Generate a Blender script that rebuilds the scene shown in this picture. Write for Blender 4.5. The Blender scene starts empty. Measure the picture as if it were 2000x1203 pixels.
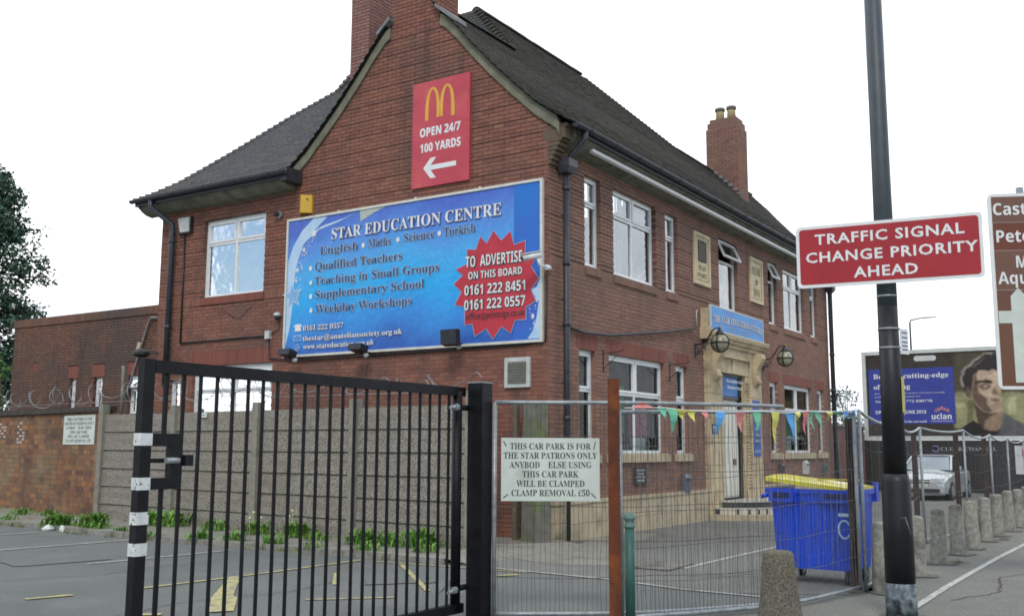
import bpy, math, random
from mathutils import Vector, Matrix
rnd = random.Random(11)
R = math.radians
scn = bpy.context.scene
col = scn.collection

# ------------------------------------------------------------------ camera, sky, sun, exposure
CAM = Vector((-15.766, -9.433, 1.7))
cd = bpy.data.cameras.new('camera'); cam = bpy.data.objects.new('camera', cd); col.objects.link(cam)
cam.matrix_world = Matrix(((0.54420438, -0.11773449, -0.83065046, CAM.x), (-0.83894259, -0.07151642, -0.53950044, CAM.y),
                           (0.00411266, 0.99046655, -0.13769203, CAM.z), (0, 0, 0, 1)))
cd.sensor_width = 36; cd.lens = 1961.37 / 2000 * 36; cd.clip_end = 2000; cd.clip_start = .1
scn.camera = cam
SUN = Vector((-0.70, -0.36, 0.74)).normalized()
w = bpy.data.worlds.new("World"); scn.world = w; w.use_nodes = True
nt = w.node_tree; nt.nodes.clear()
def N(t, typ, **k):
    n = t.nodes.new(typ)
    for a, b in k.items(): setattr(n, a, b)
    return n
out = N(nt, 'ShaderNodeOutputWorld'); bg = N(nt, 'ShaderNodeBackground'); sky = N(nt, 'ShaderNodeTexSky')
sky.sky_type = 'NISHITA'; sky.sun_disc = False; sky.sun_elevation = math.asin(SUN.z)
sky.sun_rotation = math.atan2(SUN.x, SUN.y) % (2 * math.pi)
bg.inputs[1].default_value = 0.1
tc = N(nt, 'ShaderNodeTexCoord'); no = N(nt, 'ShaderNodeTexNoise'); no.inputs['Scale'].default_value = 2.6
no.inputs['Detail'].default_value = 8; no.inputs['Roughness'].default_value = .55; no.inputs['Distortion'].default_value = .3
mp = N(nt, 'ShaderNodeMapping'); mp.inputs['Scale'].default_value = (1, 1, 2.2); mp.inputs['Location'].default_value = (3.1, .7, .2)
nt.links.new(tc.outputs['Generated'], mp.inputs[0]); nt.links.new(mp.outputs[0], no.inputs['Vector'])
# cloud cover is thickest beyond the building and breaks up behind the photographer (as the window panes mirror)
dot = N(nt, 'ShaderNodeVectorMath', operation='DOT_PRODUCT'); dot.inputs[1].default_value = (.55, .40, .1)
nt.links.new(tc.outputs['Generated'], dot.inputs[0])
ad = N(nt, 'ShaderNodeMath', operation='ADD'); nt.links.new(no.outputs[0], ad.inputs[0]); nt.links.new(dot.outputs['Value'], ad.inputs[1])
cr = N(nt, 'ShaderNodeValToRGB'); cr.color_ramp.elements[0].position = .37; cr.color_ramp.elements[1].position = .50
nt.links.new(ad.outputs[0], cr.inputs[0])
mx = N(nt, 'ShaderNodeMix', data_type='RGBA'); nt.links.new(cr.outputs[0], mx.inputs[0])
nt.links.new(sky.outputs[0], mx.inputs[6])
n2_ = N(nt, 'ShaderNodeTexNoise'); n2_.inputs['Scale'].default_value = 5.5; n2_.inputs['Detail'].default_value = 7; n2_.inputs['Distortion'].default_value = .5; nt.links.new(mp.outputs[0], n2_.inputs['Vector'])
c2_ = N(nt, 'ShaderNodeValToRGB'); c2_.color_ramp.elements[0].position = .36; c2_.color_ramp.elements[1].position = .62; c2_.color_ramp.elements[0].color = (.62, .66, .72, 1); c2_.color_ramp.elements[1].color = (1, 1, 1, 1); nt.links.new(n2_.outputs[0], c2_.inputs[0])
v2_ = N(nt, 'ShaderNodeVectorMath', operation='SCALE'); v2_.inputs['Scale'].default_value = 13.2; nt.links.new(c2_.outputs[0], v2_.inputs[0]); nt.links.new(v2_.outputs[0], mx.inputs[7])
nt.links.new(mx.outputs[2], bg.inputs[0]); nt.links.new(bg.outputs[0], out.inputs[0])
sd = bpy.data.lights.new('sun', 'SUN'); sd.energy = 1.0; sd.angle = R(14); sd.color = (1, .95, .88)
so = bpy.data.objects.new('sun', sd); col.objects.link(so); so.rotation_euler = SUN.to_track_quat('Z', 'Y').to_euler()
vs = scn.view_settings; vs.view_transform = 'Standard'; vs.look = 'None'; vs.exposure = 0.47; vs.gamma = 1; vs.use_curve_mapping = False
scn.cycles.filter_width = 1.75; scn.cycles.max_bounces = 6; scn.cycles.diffuse_bounces = 3; scn.cycles.glossy_bounces = 3; scn.cycles.transparent_max_bounces = 12

# ------------------------------------------------------------------ materials
def hx(h):
    h = h.lstrip('#'); v = [int(h[i:i+2], 16) / 255 for i in (0, 2, 4)]
    return tuple(x / 12.92 if x <= .04045 else ((x + .055) / 1.055) ** 2.4 for x in v) + (1,)
MC = {}
def mat(name, c1, c2=None, scale=6., rough=.7, bump=0., bscale=None, metal=0., rand=None, stain=None, spec=.5, detail=6, ramp=(.35, .65), dist=0., stretch=None, coords='Object'):
    """procedural material: noise between c1 and c2, optional random tint per piece (rand: list of colours), stain = (colour, scale, lo, hi)"""
    if name in MC: return MC[name]
    m = bpy.data.materials.new(name); m.use_nodes = True; t = m.node_tree; b = t.nodes['Principled BSDF']
    b.inputs['Roughness'].default_value = rough; b.inputs['Metallic'].default_value = metal
    b.inputs['Specular IOR Level'].default_value = spec
    geo = N(t, 'ShaderNodeNewGeometry'); pos = geo.outputs['Position']
    if stretch:
        mp = N(t, 'ShaderNodeMapping'); mp.inputs['Scale'].default_value = stretch; t.links.new(pos, mp.inputs[0]); pos = mp.outputs[0]
    n1 = N(t, 'ShaderNodeTexNoise'); n1.inputs['Scale'].default_value = scale; n1.inputs['Detail'].default_value = detail; n1.inputs['Distortion'].default_value = dist
    t.links.new(pos, n1.inputs['Vector'])
    r1 = N(t, 'ShaderNodeValToRGB'); r1.color_ramp.elements[0].position, r1.color_ramp.elements[1].position = ramp
    r1.color_ramp.elements[0].color = c1; r1.color_ramp.elements[1].color = c2 or tuple(x * .8 for x in c1[:3]) + (1,)
    t.links.new(n1.outputs[0], r1.inputs[0]); cur = r1.outputs[0]
    if rand:
        oi = N(t, 'ShaderNodeObjectInfo'); a = N(t, 'ShaderNodeMath', operation='ADD'); f = N(t, 'ShaderNodeMath', operation='FRACT')
        t.links.new(geo.outputs['Random Per Island'], a.inputs[0]); t.links.new(oi.outputs['Random'], a.inputs[1]); t.links.new(a.outputs[0], f.inputs[0])
        rr = N(t, 'ShaderNodeValToRGB'); rr.color_ramp.interpolation = 'LINEAR'
        while len(rr.color_ramp.elements) < len(rand): rr.color_ramp.elements.new(.5)
        for i, cc in enumerate(rand):
            rr.color_ramp.elements[i].position = i / (len(rand) - 1); rr.color_ramp.elements[i].color = cc
        t.links.new(f.outputs[0], rr.inputs[0])
        mm = N(t, 'ShaderNodeMix', data_type='RGBA'); mm.inputs[0].default_value = .72
        t.links.new(cur, mm.inputs[6]); t.links.new(rr.outputs[0], mm.inputs[7]); cur = mm.outputs[2]
    for st in ([stain] if stain and not isinstance(stain, list) else (stain or [])):
        sc, ss, lo, hi = st[:4]
        n2 = N(t, 'ShaderNodeTexNoise'); n2.inputs['Scale'].default_value = ss; n2.inputs['Detail'].default_value = 7; n2.inputs['Roughness'].default_value = .65
        if len(st) > 4:
            m2 = N(t, 'ShaderNodeMapping'); m2.inputs['Scale'].default_value = st[4]; t.links.new(geo.outputs['Position'], m2.inputs[0]); t.links.new(m2.outputs[0], n2.inputs['Vector'])
        else: t.links.new(geo.outputs['Position'], n2.inputs['Vector'])
        mr = N(t, 'ShaderNodeMapRange'); mr.inputs[1].default_value = lo; mr.inputs[2].default_value = hi
        t.links.new(n2.outputs[0], mr.inputs[0])
        mm = N(t, 'ShaderNodeMix', data_type='RGBA'); t.links.new(mr.outputs[0], mm.inputs[0]); t.links.new(cur, mm.inputs[6]); mm.inputs[7].default_value = sc; cur = mm.outputs[2]
    t.links.new(cur, b.inputs['Base Color'])
    if bump:
        n3 = N(t, 'ShaderNodeTexNoise'); n3.inputs['Scale'].default_value = bscale or scale * 4; n3.inputs['Detail'].default_value = 5
        t.links.new(pos, n3.inputs['Vector'])
        bp = N(t, 'ShaderNodeBump'); bp.inputs['Strength'].default_value = bump; bp.inputs['Distance'].default_value = .02
        t.links.new(n3.outputs[0], bp.inputs['Height']); t.links.new(bp.outputs[0], b.inputs['Normal'])
    MC[name] = m; return m
H = hx
def sc(c, k): return tuple(x * k for x in c[:3]) + (1,)
BR = [H('#7b5045'), H('#86594c'), H('#8d6051'), H('#7f564a'), H('#6c4941'), H('#926655'), H('#785147')]
brick_m = mat('red_brick', H('#8c5a45'), H('#7e5140'), 3, .85, .35, 60, rand=BR, stain=[(H('#665048'), .55, .46, .76), (H('#4f3f39'), 2.2, .53, .78, (1, 1, .13)), (H('#a57d63'), 4.5, .66, .76)])
brickf_m = mat('brown_brick', H('#8d695c'), H('#805f54'), 3, .85, .35, 60, rand=[H('#886357'), H('#967060'), H('#805d52'), H('#9b7563'), H('#7a5a52')], stain=[(H('#6b5a4f'), .5, .44, .8), (H('#4f433d'), 2.2, .56, .80, (1, 1, .13)), (H('#a58168'), 4.5, .66, .76)])
soldier_m = mat('dark_red_brick', H('#834c40'), H('#77463b'), 5, .8, .3, 60, rand=[H('#7d483c'), H('#885244'), H('#72433a')])
oldbrick_m = mat('dark_old_brick', H('#755343'), H('#64483b'), 3, .9, .4, 50, rand=[H('#6b4a3d'), H('#7d5847'), H('#5d463e'), H('#775344'), H('#835f49')], stain=[(H('#544a46'), .4, .40, .62), (H('#3c3532'), 1.6, .54, .8, (1, 1, .3))])
wallbrick_m = mat('orange_brown_brick', H('#8a5f42'), H('#73523f'), 3, .9, .5, 50, rand=[H('#83593c'), H('#9a6b47'), H('#5a443e'), H('#8a5f42'), H('#4f413d'), H('#a4784e'), H('#6a4a3c')], stain=[(H('#85765a'), .7, .5, .72), (H('#433630'), .8, .5, .75)])
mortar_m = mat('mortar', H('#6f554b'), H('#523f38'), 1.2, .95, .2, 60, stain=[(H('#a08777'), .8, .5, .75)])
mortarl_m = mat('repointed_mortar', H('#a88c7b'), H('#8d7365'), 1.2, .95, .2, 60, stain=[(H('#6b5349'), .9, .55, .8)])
mortard_m = mat('dark_mortar', H('#4c3630'), H('#382a27'), 1.2, .95)
mortarw_m = mat('pale_mortar', H('#b39d82'), H('#917b64'), 1.5, .95, stain=(H('#4c3b31'), .9, .5, .8))
joint_m = mat('raked_joint', H('#3a2b27'), H('#48352f'), 4, 1)
TR = [H('#2c2a25'), H('#34312a'), H('#262522'), H('#38332b'), H('#2f2f29'), H('#3e372d')]
tile_m = mat('mossy_clay_tile', H('#383630'), H('#2f302b'), 8, .9, .5, 40, rand=TR, stain=[(H('#343a29'), 1.0, .48, .7), (H('#63625380'[:7]), 9, .70, .82)])
tilel_m = mat('grey_clay_tile', H('#50565c'), H('#474b50'), 8, .8, .4, 40, rand=[H('#3e4245'), H('#4c5053'), H('#393c3f'), H('#524f4a'), H('#554d43')], stain=(H('#3c3f3c'), 1.2, .5, .75))
deck_m = mat('roof_underlay', H('#202322'), H('#191c1b'), 5, 1)
render_m = mat('grey_green_plaster', H('#7f7e6b'), H('#6d6d5d'), 5, .9, .3, 60, stain=(H('#5e6152'), 2, .5, .8))
soffit_m = mat('soffit_paint', H('#7c7d6d'), H('#66685c'), 4, .85, stain=(H('#4d5147'), 2, .5, .75))
black_m = mat('black_painted_iron', H('#23262c'), H('#2c3037'), 12, .42, .1, 40)
pipe_m = mat('grey_black_pipe', H('#3a3f47'), H('#2e3239'), 8, .45, .15, 40)
gate_m = mat('black_gate_paint', H('#0a0c11'), H('#101218'), 10, .5, .15, 60, spec=.25, stain=[(H('#59616a'), 30, .70, .74), (H('#4a3226'), 9, .70, .76), (H('#1c2026'), 2.5, .5, .8)])
wpaint_m = mat('worn_white_paint', H('#d9dcdc'), H('#c5cac9'), 20, .6, stain=(H('#1c1f24'), 26, .60, .63))
upvc_m = mat('white_upvc', H('#e6e9ea'), H('#d8dcdd'), 10, .35)
lead_m = mat('lead', H('#7e8386'), H('#686c70'), 10, .5)
stone_m = mat('buff_stone', H('#c9b896'), H('#b9a98b'), 4, .85, .3, 50, stain=[(H('#85775c'), 1.5, .5, .75), (H('#6c5a3e'), 3, .62, .8)])
plinth_m = mat('plinth_stone', H('#bdb094'), H('#aea187'), 3, .85, .25, 50, stain=[(H('#7e7866'), 1.8, .5, .78)])
quoin_m = mat('stained_plinth_stone', H('#a5987c'), H('#8a8270'), 3, .9, .3, 50, stain=[(H('#56544c'), 2, .45, .7), (H('#6d743f'), 2.2, .55, .75)])
engr_m = mat('engraved_lettering', H('#6d5f48'), H('#5f5340'), 20, .9)
conc_m = mat('grey_concrete', H('#8f8c80'), H('#7d7b70'), 6, .95, .4, 50, stain=(H('#66655a'), 2, .5, .75))
rough_m = mat('roughcast_concrete', H('#9c978c'), H('#6c685f'), 34, .98, .9, 45, stain=[(H('#7a7567'), 1.1, .5, .8), (H('#b3ada0'), 42, .60, .72)], detail=8, ramp=(.38, .60))
boll_m = mat('pale_bollard_concrete', H('#a09f95'), H('#848379'), 16, .95, .9, 45, stain=[(H('#5f5f55'), 3, .50, .72), (H('#72744f'), 2.1, .6, .8), (H('#4e4e46'), 26, .66, .74)])
pebble_m = mat('pebbly_weathered_concrete', H('#7b776a'), H('#4a463e'), 55, .95, .9, 60, stain=[(H('#6a6347'), 4, .5, .75), (H('#b5afa0'), 60, .68, .74)], detail=8)
mosspost_m = mat('mossy_concrete_post', H('#77776c'), H('#62635b'), 5, .95, .3, 50, stain=[(H('#6b7c4a'), 1.6, .47, .66), (H('#55582f'), 3, .55, .8)])
asph_m = mat('worn_asphalt', H('#858a86'), H('#585d5a'), 60, .93, .8, 150, ramp=(.40, .60), stain=[(H('#626763'), .25, .42, .72), (H('#7f827e'), .7, .52, .8), (H('#565a5b'), 1.6, .64, .78)], detail=9)
pave_m = mat('pavement_asphalt', H('#868780'), H('#666863'), 60, .95, .6, 140, ramp=(.40, .60), stain=[(H('#656661'), .6, .45, .75), (H('#8b8b82'), 1.3, .55, .8)], detail=9)
fore_m = mat('forecourt_tarmac', H('#84857e'), H('#666864'), 60, .95, .6, 140, ramp=(.40, .60), stain=[(H('#62645f'), .5, .45, .75), (H('#8d8c82'), 1.1, .58, .8)], detail=9)
verge_m = mat('verge_concrete', H('#8d8b82'), H('#77766d'), 14, .95, .4, 60, stain=[(H('#62634f'), 1.6, .5, .72)])
kerb_m = mat('kerb_concrete', H('#96948a'), H('#82807a'), 20, .95, .4, 60, stain=[(H('#5d5c50'), 2.2, .48, .7)])
linew_m = mat('worn_white_line', H('#bdbfb8'), H('#a2a49f'), 18, .85, stain=(H('#737874'), 9, .50, .66))
liney_m = mat('worn_yellow_line', H('#b8b074'), H('#a39e70'), 14, .85, stain=(H('#737874'), 8, .46, .64))
galv_m = mat('galvanised_steel', H('#9ea6a9'), H('#848b8e'), 14, .45, .1, 50, metal=.35)
wire_m = mat('fence_wire', H('#7f8284'), H('#5f6061'), 20, .5, metal=.4)
wired_m = mat('dark_fence_wire', H('#4f4a45'), H('#3d3935'), 20, .6, metal=.3)
rust_m = mat('rusted_steel', H('#6b3518'), H('#4a2a1c'), 4, .85, .3, 60, stain=[(H('#8a4a1c'), 2.5, .5, .7), (H('#33231c'), 1.5, .58, .8)], stretch=(1, 1, .6))
rustd_m = mat('dark_rusty_post', H('#3f2a20'), H('#2f231d'), 4, .85, .2, 60)
razor_m = mat('razor_wire_steel', H('#a4a7a7'), H('#85888a'), 20, .4, metal=.5)
binb_m = mat('blue_bin_plastic', H('#124bd6'), H('#1043c4'), 3, .42, .05, 30, stain=[(H('#2a4a9e'), 2, .5, .85), (H('#5a6fa8'), 22, .72, .78), (H('#233a74'), 3, .6, .85, (1, 1, .2))])
biny_m = mat('yellow_lid_plastic', H('#e4da44'), H('#d8ce40'), 3, .25, .05, 20)
tyre_m = mat('black_rubber', H('#17181a'), H('#202124'), 10, .8)
green_m = mat('green_bollard_paint', H('#2a5650'), H('#335f58'), 8, .5, .1, 40)
polep_m = mat('black_column_paint', H('#0d0f14'), H('#14171d'), 5, .5, .12, 40, stain=(H('#3c434c'), 3, .66, .8))
poleu_m = mat('grey_column_paint', H('#434d53'), H('#3a444a'), 5, .5)
peel_m = mat('peeled_column_base', H('#2a2e36'), H('#6d7a80'), 12, .7, .3, 50, stain=(H('#7f8c90'), 6, .5, .6))
signback_m = mat('sign_back_aluminium', H('#8d9296'), H('#7d8286'), 10, .5, metal=.3)
red_m = mat('red_sign_face', H('#a51d28'), H('#9b1a25'), 3, .45)
mcred_m = mat('faded_red_panel', H('#c24656'), H('#b83f4d'), 1.5, .5, stain=(H('#cc5d58'), 1.2, .5, .75))
mcyel_m = mat('yellow_print', H('#e0a945'), H('#d6a040'), 5, .5)
white_m = mat('white_print', H('#e4e7e7'), H('#dadedd'), 5, .5)
offw_m = mat('off_white_board', H('#cfd8cf'), H('#c2ccc3'), 4, .6, stain=(H('#a9b0a2'), 2.5, .58, .8))
ink_m = mat('black_print', H('#26282b'), H('#303236'), 8, .6)
shadow_m = mat('navy_print', H('#3d4c86'), H('#48588f'), 8, .6)
greyblue_m = mat('grey_blue_print', H('#3d4866'), H('#374260'), 8, .6)
brownA_m = mat('tourist_sign_brown_dull', H('#6f4c3b'), H('#69483a'), 3, .45)
brownB_m = mat('tourist_sign_brown', H('#6b3219'), H('#65300f'), 3, .45)
brass_m = mat('brass', H('#c89a3c'), H('#b88a32'), 10, .3, metal=.8)
alarm_m = mat('yellow_alarm_plastic', H('#d6ab2c'), H('#c99e28'), 4, .45)
greybox_m = mat('pale_grey_plastic', H('#c9ccc9'), H('#b2b6b3'), 5, .6)
blind_m = mat('blind_fabric', H('#c3c6bd'), H('#a9ada4'), 2, .9, stretch=(14, 14, .3))
dark_m = mat('dark_interior', H('#26292b'), H('#1d2022'), 3, 1)
posterr_m = mat('red_poster', H('#a8283a'), H('#98202f'), 5, .6, stain=(H('#c98d92'), 3, .55, .62))
posterg_m = mat('green_poster', H('#1f8a4c'), H('#1a7a42'), 5, .6)
posterw_m = mat('pale_poster', H('#cfd3cf'), H('#a9c0be'), 5, .6)
lime_m = mat('lime_poster', H('#9fb33a'), H('#7a9a34'), 3, .6)
leaf_m = mat('weed_leaf', H('#5d9636'), H('#477a2a'), 10, .6, rand=[H('#4f832d'), H('#6ea53f'), H('#426f26'), H('#7fb048'), H('#8f8f4f'), H('#35592a')])
grass_m = mat('grass_blade', H('#6c8438'), H('#4f6b2a'), 10, .7, rand=[H('#57752c'), H('#7c8f44'), H('#8a8850')])
flowery_m = mat('dandelion_head', H('#d9dcd2'), H('#c8c04a'), 30, .8)
conif_m = mat('conifer_foliage', H('#3f5c4a'), H('#334b3d'), 2, .8, rand=[H('#365041'), H('#486a54'), H('#2b4537'), H('#52765c')])
decid_m = mat('broadleaf_foliage', H('#55793a'), H('#3c5f2c'), 2, .7, rand=[H('#47702f'), H('#6b9146'), H('#365626')])
bush_m = mat('far_bush_foliage', H('#4c5a40'), H('#3d4a34'), 2, .8, rand=[H('#47563a'), H('#5f6d4e'), H('#37452f')])
bark_m = mat('bark', H('#4a4239'), H('#3a342d'), 6, .95, .5, 30)
hoard_m = mat('dark_hoarding_boards', H('#241f1c'), H('#1b1816'), 3, .7, .2, 20)
adsil_m = mat('white_billboard_frame', H('#c9cecb'), H('#bcc2bf'), 4, .5)
flagc = {k: mat(k + '_bunting_cloth', H(v), sc(H(v), .85), 10, .8) for k, v in dict(red='#d98a86', green='#6dbd9c', blue='#5aa2dc', yellow='#dedb74').items()}
def glass_mat(blend=.79):
    m = bpy.data.materials.new('window_glass'); m.use_nodes = True; t = m.node_tree; t.nodes.remove(t.nodes['Principled BSDF'])
    o = t.nodes['Material Output']; g = N(t, 'ShaderNodeBsdfGlossy'); g.inputs['Roughness'].default_value = .015; g.inputs['Color'].default_value = (.9, .94, .96, 1)
    tr = N(t, 'ShaderNodeBsdfTransparent'); tr.inputs[0].default_value = (.82, .88, .86, 1); ms = N(t, 'ShaderNodeMixShader')
    lw = N(t, 'ShaderNodeLayerWeight'); lw.inputs[0].default_value = blend
    no = N(t, 'ShaderNodeTexNoise'); no.inputs['Scale'].default_value = 2.2; ge = N(t, 'ShaderNodeNewGeometry'); t.links.new(ge.outputs['Position'], no.inputs['Vector'])
    bp = N(t, 'ShaderNodeBump'); bp.inputs['Strength'].default_value = .12; bp.inputs['Distance'].default_value = .05
    t.links.new(no.outputs[0], bp.inputs['Height']); t.links.new(bp.outputs[0], g.inputs['Normal'])
    t.links.new(lw.outputs['Fresnel'], ms.inputs[0]); t.links.new(tr.outputs[0], ms.inputs[1]); t.links.new(g.outputs[0], ms.inputs[2]); t.links.new(ms.outputs[0], o.inputs[0])
    return m
glass_m = glass_mat(); glassl_m = glass_mat(.22)
globe_m = mat('opal_glass_globe', H('#8f8e76'), H('#a5a48c'), 3, .2, stain=(H('#6f6d58'), 3, .5, .75))

# ------------------------------------------------------------------ mesh helpers
class MB:
    def __init__(s): s.v = []; s.f = []; s.sm = []
    def poly(s, pts, smooth=False):
        i = len(s.v); s.v += [Vector(p) for p in pts]; s.f.append(list(range(i, i + len(pts)))); s.sm.append(smooth); return s
    def hexa(s, p, skip=()):
        """p: 8 points, bottom loop 0-3 and top loop 4-7"""
        i = len(s.v); s.v += [Vector(q) for q in p]
        for k, f in enumerate(((3, 2, 1, 0), (4, 5, 6, 7), (0, 1, 5, 4), (1, 2, 6, 5), (2, 3, 7, 6), (3, 0, 4, 7))):
            if k in skip: continue
            s.f.append([i + a for a in f]); s.sm.append(False)
        return s
    def box(s, x0, x1, y0, y1, z0, z1, skip=()):
        return s.hexa([(x0, y0, z0), (x1, y0, z0), (x1, y1, z0), (x0, y1, z0), (x0, y0, z1), (x1, y0, z1), (x1, y1, z1), (x0, y1, z1)], skip)
    def obox(s, c, ax, ay, az, hx_, hy, hz):
        c = Vector(c); ax = Vector(ax).normalized() * hx_; ay = Vector(ay).normalized() * hy; az = Vector(az).normalized() * hz
        return s.hexa([c - ax - ay - az, c + ax - ay - az, c + ax + ay - az, c - ax + ay - az, c - ax - ay + az, c + ax - ay + az, c + ax + ay + az, c - ax + ay + az])
    def bar(s, a, b, wx, wy, up=(0, 0, 1)):
        a = Vector(a); b = Vector(b); d = (b - a); L = d.length; d.normalize(); u = Vector(up)
        if abs(d.dot(u)) > .99: u = Vector((1, 0, 0))
        sx = d.cross(u).normalized(); sy = sx.cross(d).normalized()
        return s.obox((a + b) / 2, sx, sy, d, wx / 2, wy / 2, L / 2)
    def tube(s, pts, r, n=8, caps=True, smooth=True):
        pts = [Vector(p) for p in pts]; rs = r if isinstance(r, (list, tuple)) else [r] * len(pts); base = len(s.v); prev = None
        for i, p in enumerate(pts):
            d = (pts[min(i + 1, len(pts) - 1)] - pts[max(i - 1, 0)]).normalized()
            if prev is None: u = d.orthogonal().normalized() if abs(d.z) < .999 else Vector((1, 0, 0))
            else: u = (prev - d * prev.dot(d)).normalized()
            prev = u; v = d.cross(u)
            for k in range(n):
                a = 2 * math.pi * k / n; s.v.append(p + (u * math.cos(a) + v * math.sin(a)) * rs[i])
        for i in range(len(pts) - 1):
            for k in range(n):
                a = base + i * n + k; b = base + i * n + (k + 1) % n
                s.f.append([a, b, b + n, a + n]); s.sm.append(smooth)
        if caps:
            s.f.append([base + k for k in range(n)][::-1]); s.sm.append(False)
            e = base + (len(pts) - 1) * n; s.f.append([e + k for k in range(n)]); s.sm.append(False)
        return s
    def lathe(s, c, prof, n=16, smooth=True, jitter=0):
        c = Vector(c); base = len(s.v)
        for (r, z) in prof:
            for k in range(n):
                a = 2 * math.pi * k / n; q = r * (1 + rnd.uniform(-jitter, jitter)); s.v.append(c + Vector((q * math.cos(a), q * math.sin(a), z)))
        for i in range(len(prof) - 1):
            for k in range(n):
                a = base + i * n + k; b = base + i * n + (k + 1) % n; s.f.append([a, b, b + n, a + n]); s.sm.append(smooth)
        s.f.append([base + k for k in range(n)][::-1]); s.sm.append(False)
        e = base + (len(prof) - 1) * n; s.f.append([e + k for k in range(n)]); s.sm.append(False)
        return s
    def sphere(s, c, r, n=14, m=9):
        return s.lathe(c, [(max(.001, r * math.sin(math.pi * i / m)), -r * math.cos(math.pi * i / m)) for i in range(m + 1)], n)
    def prism(s, outline, off):
        """closed 3-D outline pushed along vector off"""
        o = [Vector(p) for p in outline]; off = Vector(off); i = len(s.v); n = len(o); s.v += o + [p + off for p in o]
        s.f.append(list(range(i, i + n))[::-1]); s.f.append(list(range(i + n, i + 2 * n))); s.sm += [False, False]
        for k in range(n): s.f.append([i + k, i + (k + 1) % n, i + n + (k + 1) % n, i + n + k]); s.sm.append(False)
        return s
ORG = {}
def setp(o, label=None, cat=None, group=None, kind=None):
    if label: o['label'] = label
    if cat: o['category'] = cat
    if group: o['group'] = group
    if kind: o['kind'] = kind
    return o
def thing(name, loc, label, cat, group=None):
    o = bpy.data.objects.new(name, None); o.empty_display_size = .2; col.objects.link(o); o.location = loc; ORG[o.name] = Vector(loc)
    return setp(o, label, cat, group)
def put(name, mb, m, parent=None, label=None, kind=None, cat=None, group=None, origin=None):
    if origin is None:
        if parent is not None: origin = ORG[parent.name]
        elif kind == 'structure' : origin = Vector((0, 0, 0))
        else:
            xs = [v.x for v in mb.v]; ys = [v.y for v in mb.v]; origin = Vector(((min(xs) + max(xs)) / 2, (min(ys) + max(ys)) / 2, min(v.z for v in mb.v)))
    origin = Vector(origin)
    me = bpy.data.meshes.new(name); me.from_pydata([tuple(v - origin) for v in mb.v], [], mb.f)
    me.polygons.foreach_set('use_smooth', mb.sm); me.materials.append(m); me.update()
    o = bpy.data.objects.new(name, me); col.objects.link(o); ORG[o.name] = origin
    if parent is not None: o.parent = parent; o.location = origin - ORG[parent.name]
    else: o.location = origin
    return setp(o, label, cat, group, kind)
def inst(name, me, m3, parent):
    o = bpy.data.objects.new(name, me); col.objects.link(o); o.parent = parent
    o.matrix_local = Matrix.Translation(-ORG[parent.name]) @ m3; return o
def copy_tree(o, parent=None):
    c = o.copy(); col.objects.link(c); c.parent = parent; ORG[c.name] = ORG.get(o.name, Vector())
    for ch in list(o.children): copy_tree(ch, c)
    return c

class Surf:
    """a vertical face: u along it, z up, d out of it towards the street"""
    def __init__(s, o, u, n): s.o = Vector(o); s.u = Vector(u).normalized(); s.n = Vector(n).normalized()
    def P(s, u, z, d=0.): return s.o + s.u * u + s.n * d + Vector((0, 0, z))
    def box(s, mb, u0, u1, z0, z1, d0, d1, skip=()):
        return mb.hexa([s.P(u0, z0, d1), s.P(u1, z0, d1), s.P(u1, z0, d0), s.P(u0, z0, d0), s.P(u0, z1, d1), s.P(u1, z1, d1), s.P(u1, z1, d0), s.P(u0, z1, d0)], skip)
    def rect(s, mb, u0, u1, z0, z1, d): return mb.poly([s.P(u0, z0, d), s.P(u1, z0, d), s.P(u1, z1, d), s.P(u0, z1, d)])
FA = Surf((0, 0, 0), (1, 0, 0), (0, -1, 0))       # street front
GA = Surf((0, 0, 0), (0, 1, 0), (-1, 0, 0))       # gable side

# lettering: mathematical alphabets of the bundled fonts give a bold serif ('s') and a bold sans ('b'); 'r' is the plain face
def uni(t, k):
    if k == 'r': return t
    base, dig = (0x1D400, 0x1D7CE) if k == 's' else (0x1D5D4, 0x1D7EC)
    return ''.join(chr(base + ord(c) - 65) if 'A' <= c <= 'Z' else chr(base + 26 + ord(c) - 97) if 'a' <= c <= 'z' else chr(dig + ord(c) - 48) if '0' <= c <= '9' else c for c in t)
TX = {}
def text_mesh(body, k, bold=0., res=2, sp=1.):
    key = (body, k, bold, sp)
    if key in TX: return TX[key]
    cu = bpy.data.curves.new('lettering', 'FONT'); cu.body = uni(body, k); cu.resolution_u = res; cu.space_character = sp; cu.offset = bold; cu.fill_mode = 'BOTH' if hasattr(cu, 'fill_mode') else cu.fill_mode
    ob = bpy.data.objects.new('lettering', cu); col.objects.link(ob); bpy.context.view_layer.update()
    ev = ob.evaluated_get(bpy.context.evaluated_depsgraph_get()); me = ev.to_mesh()
    vs_ = [v.co.copy() for v in me.vertices]; fs = [list(p.vertices) for p in me.polygons]; ev.to_mesh_clear()
    bpy.data.objects.remove(ob); TX[key] = (vs_, fs); return TX[key]
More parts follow.
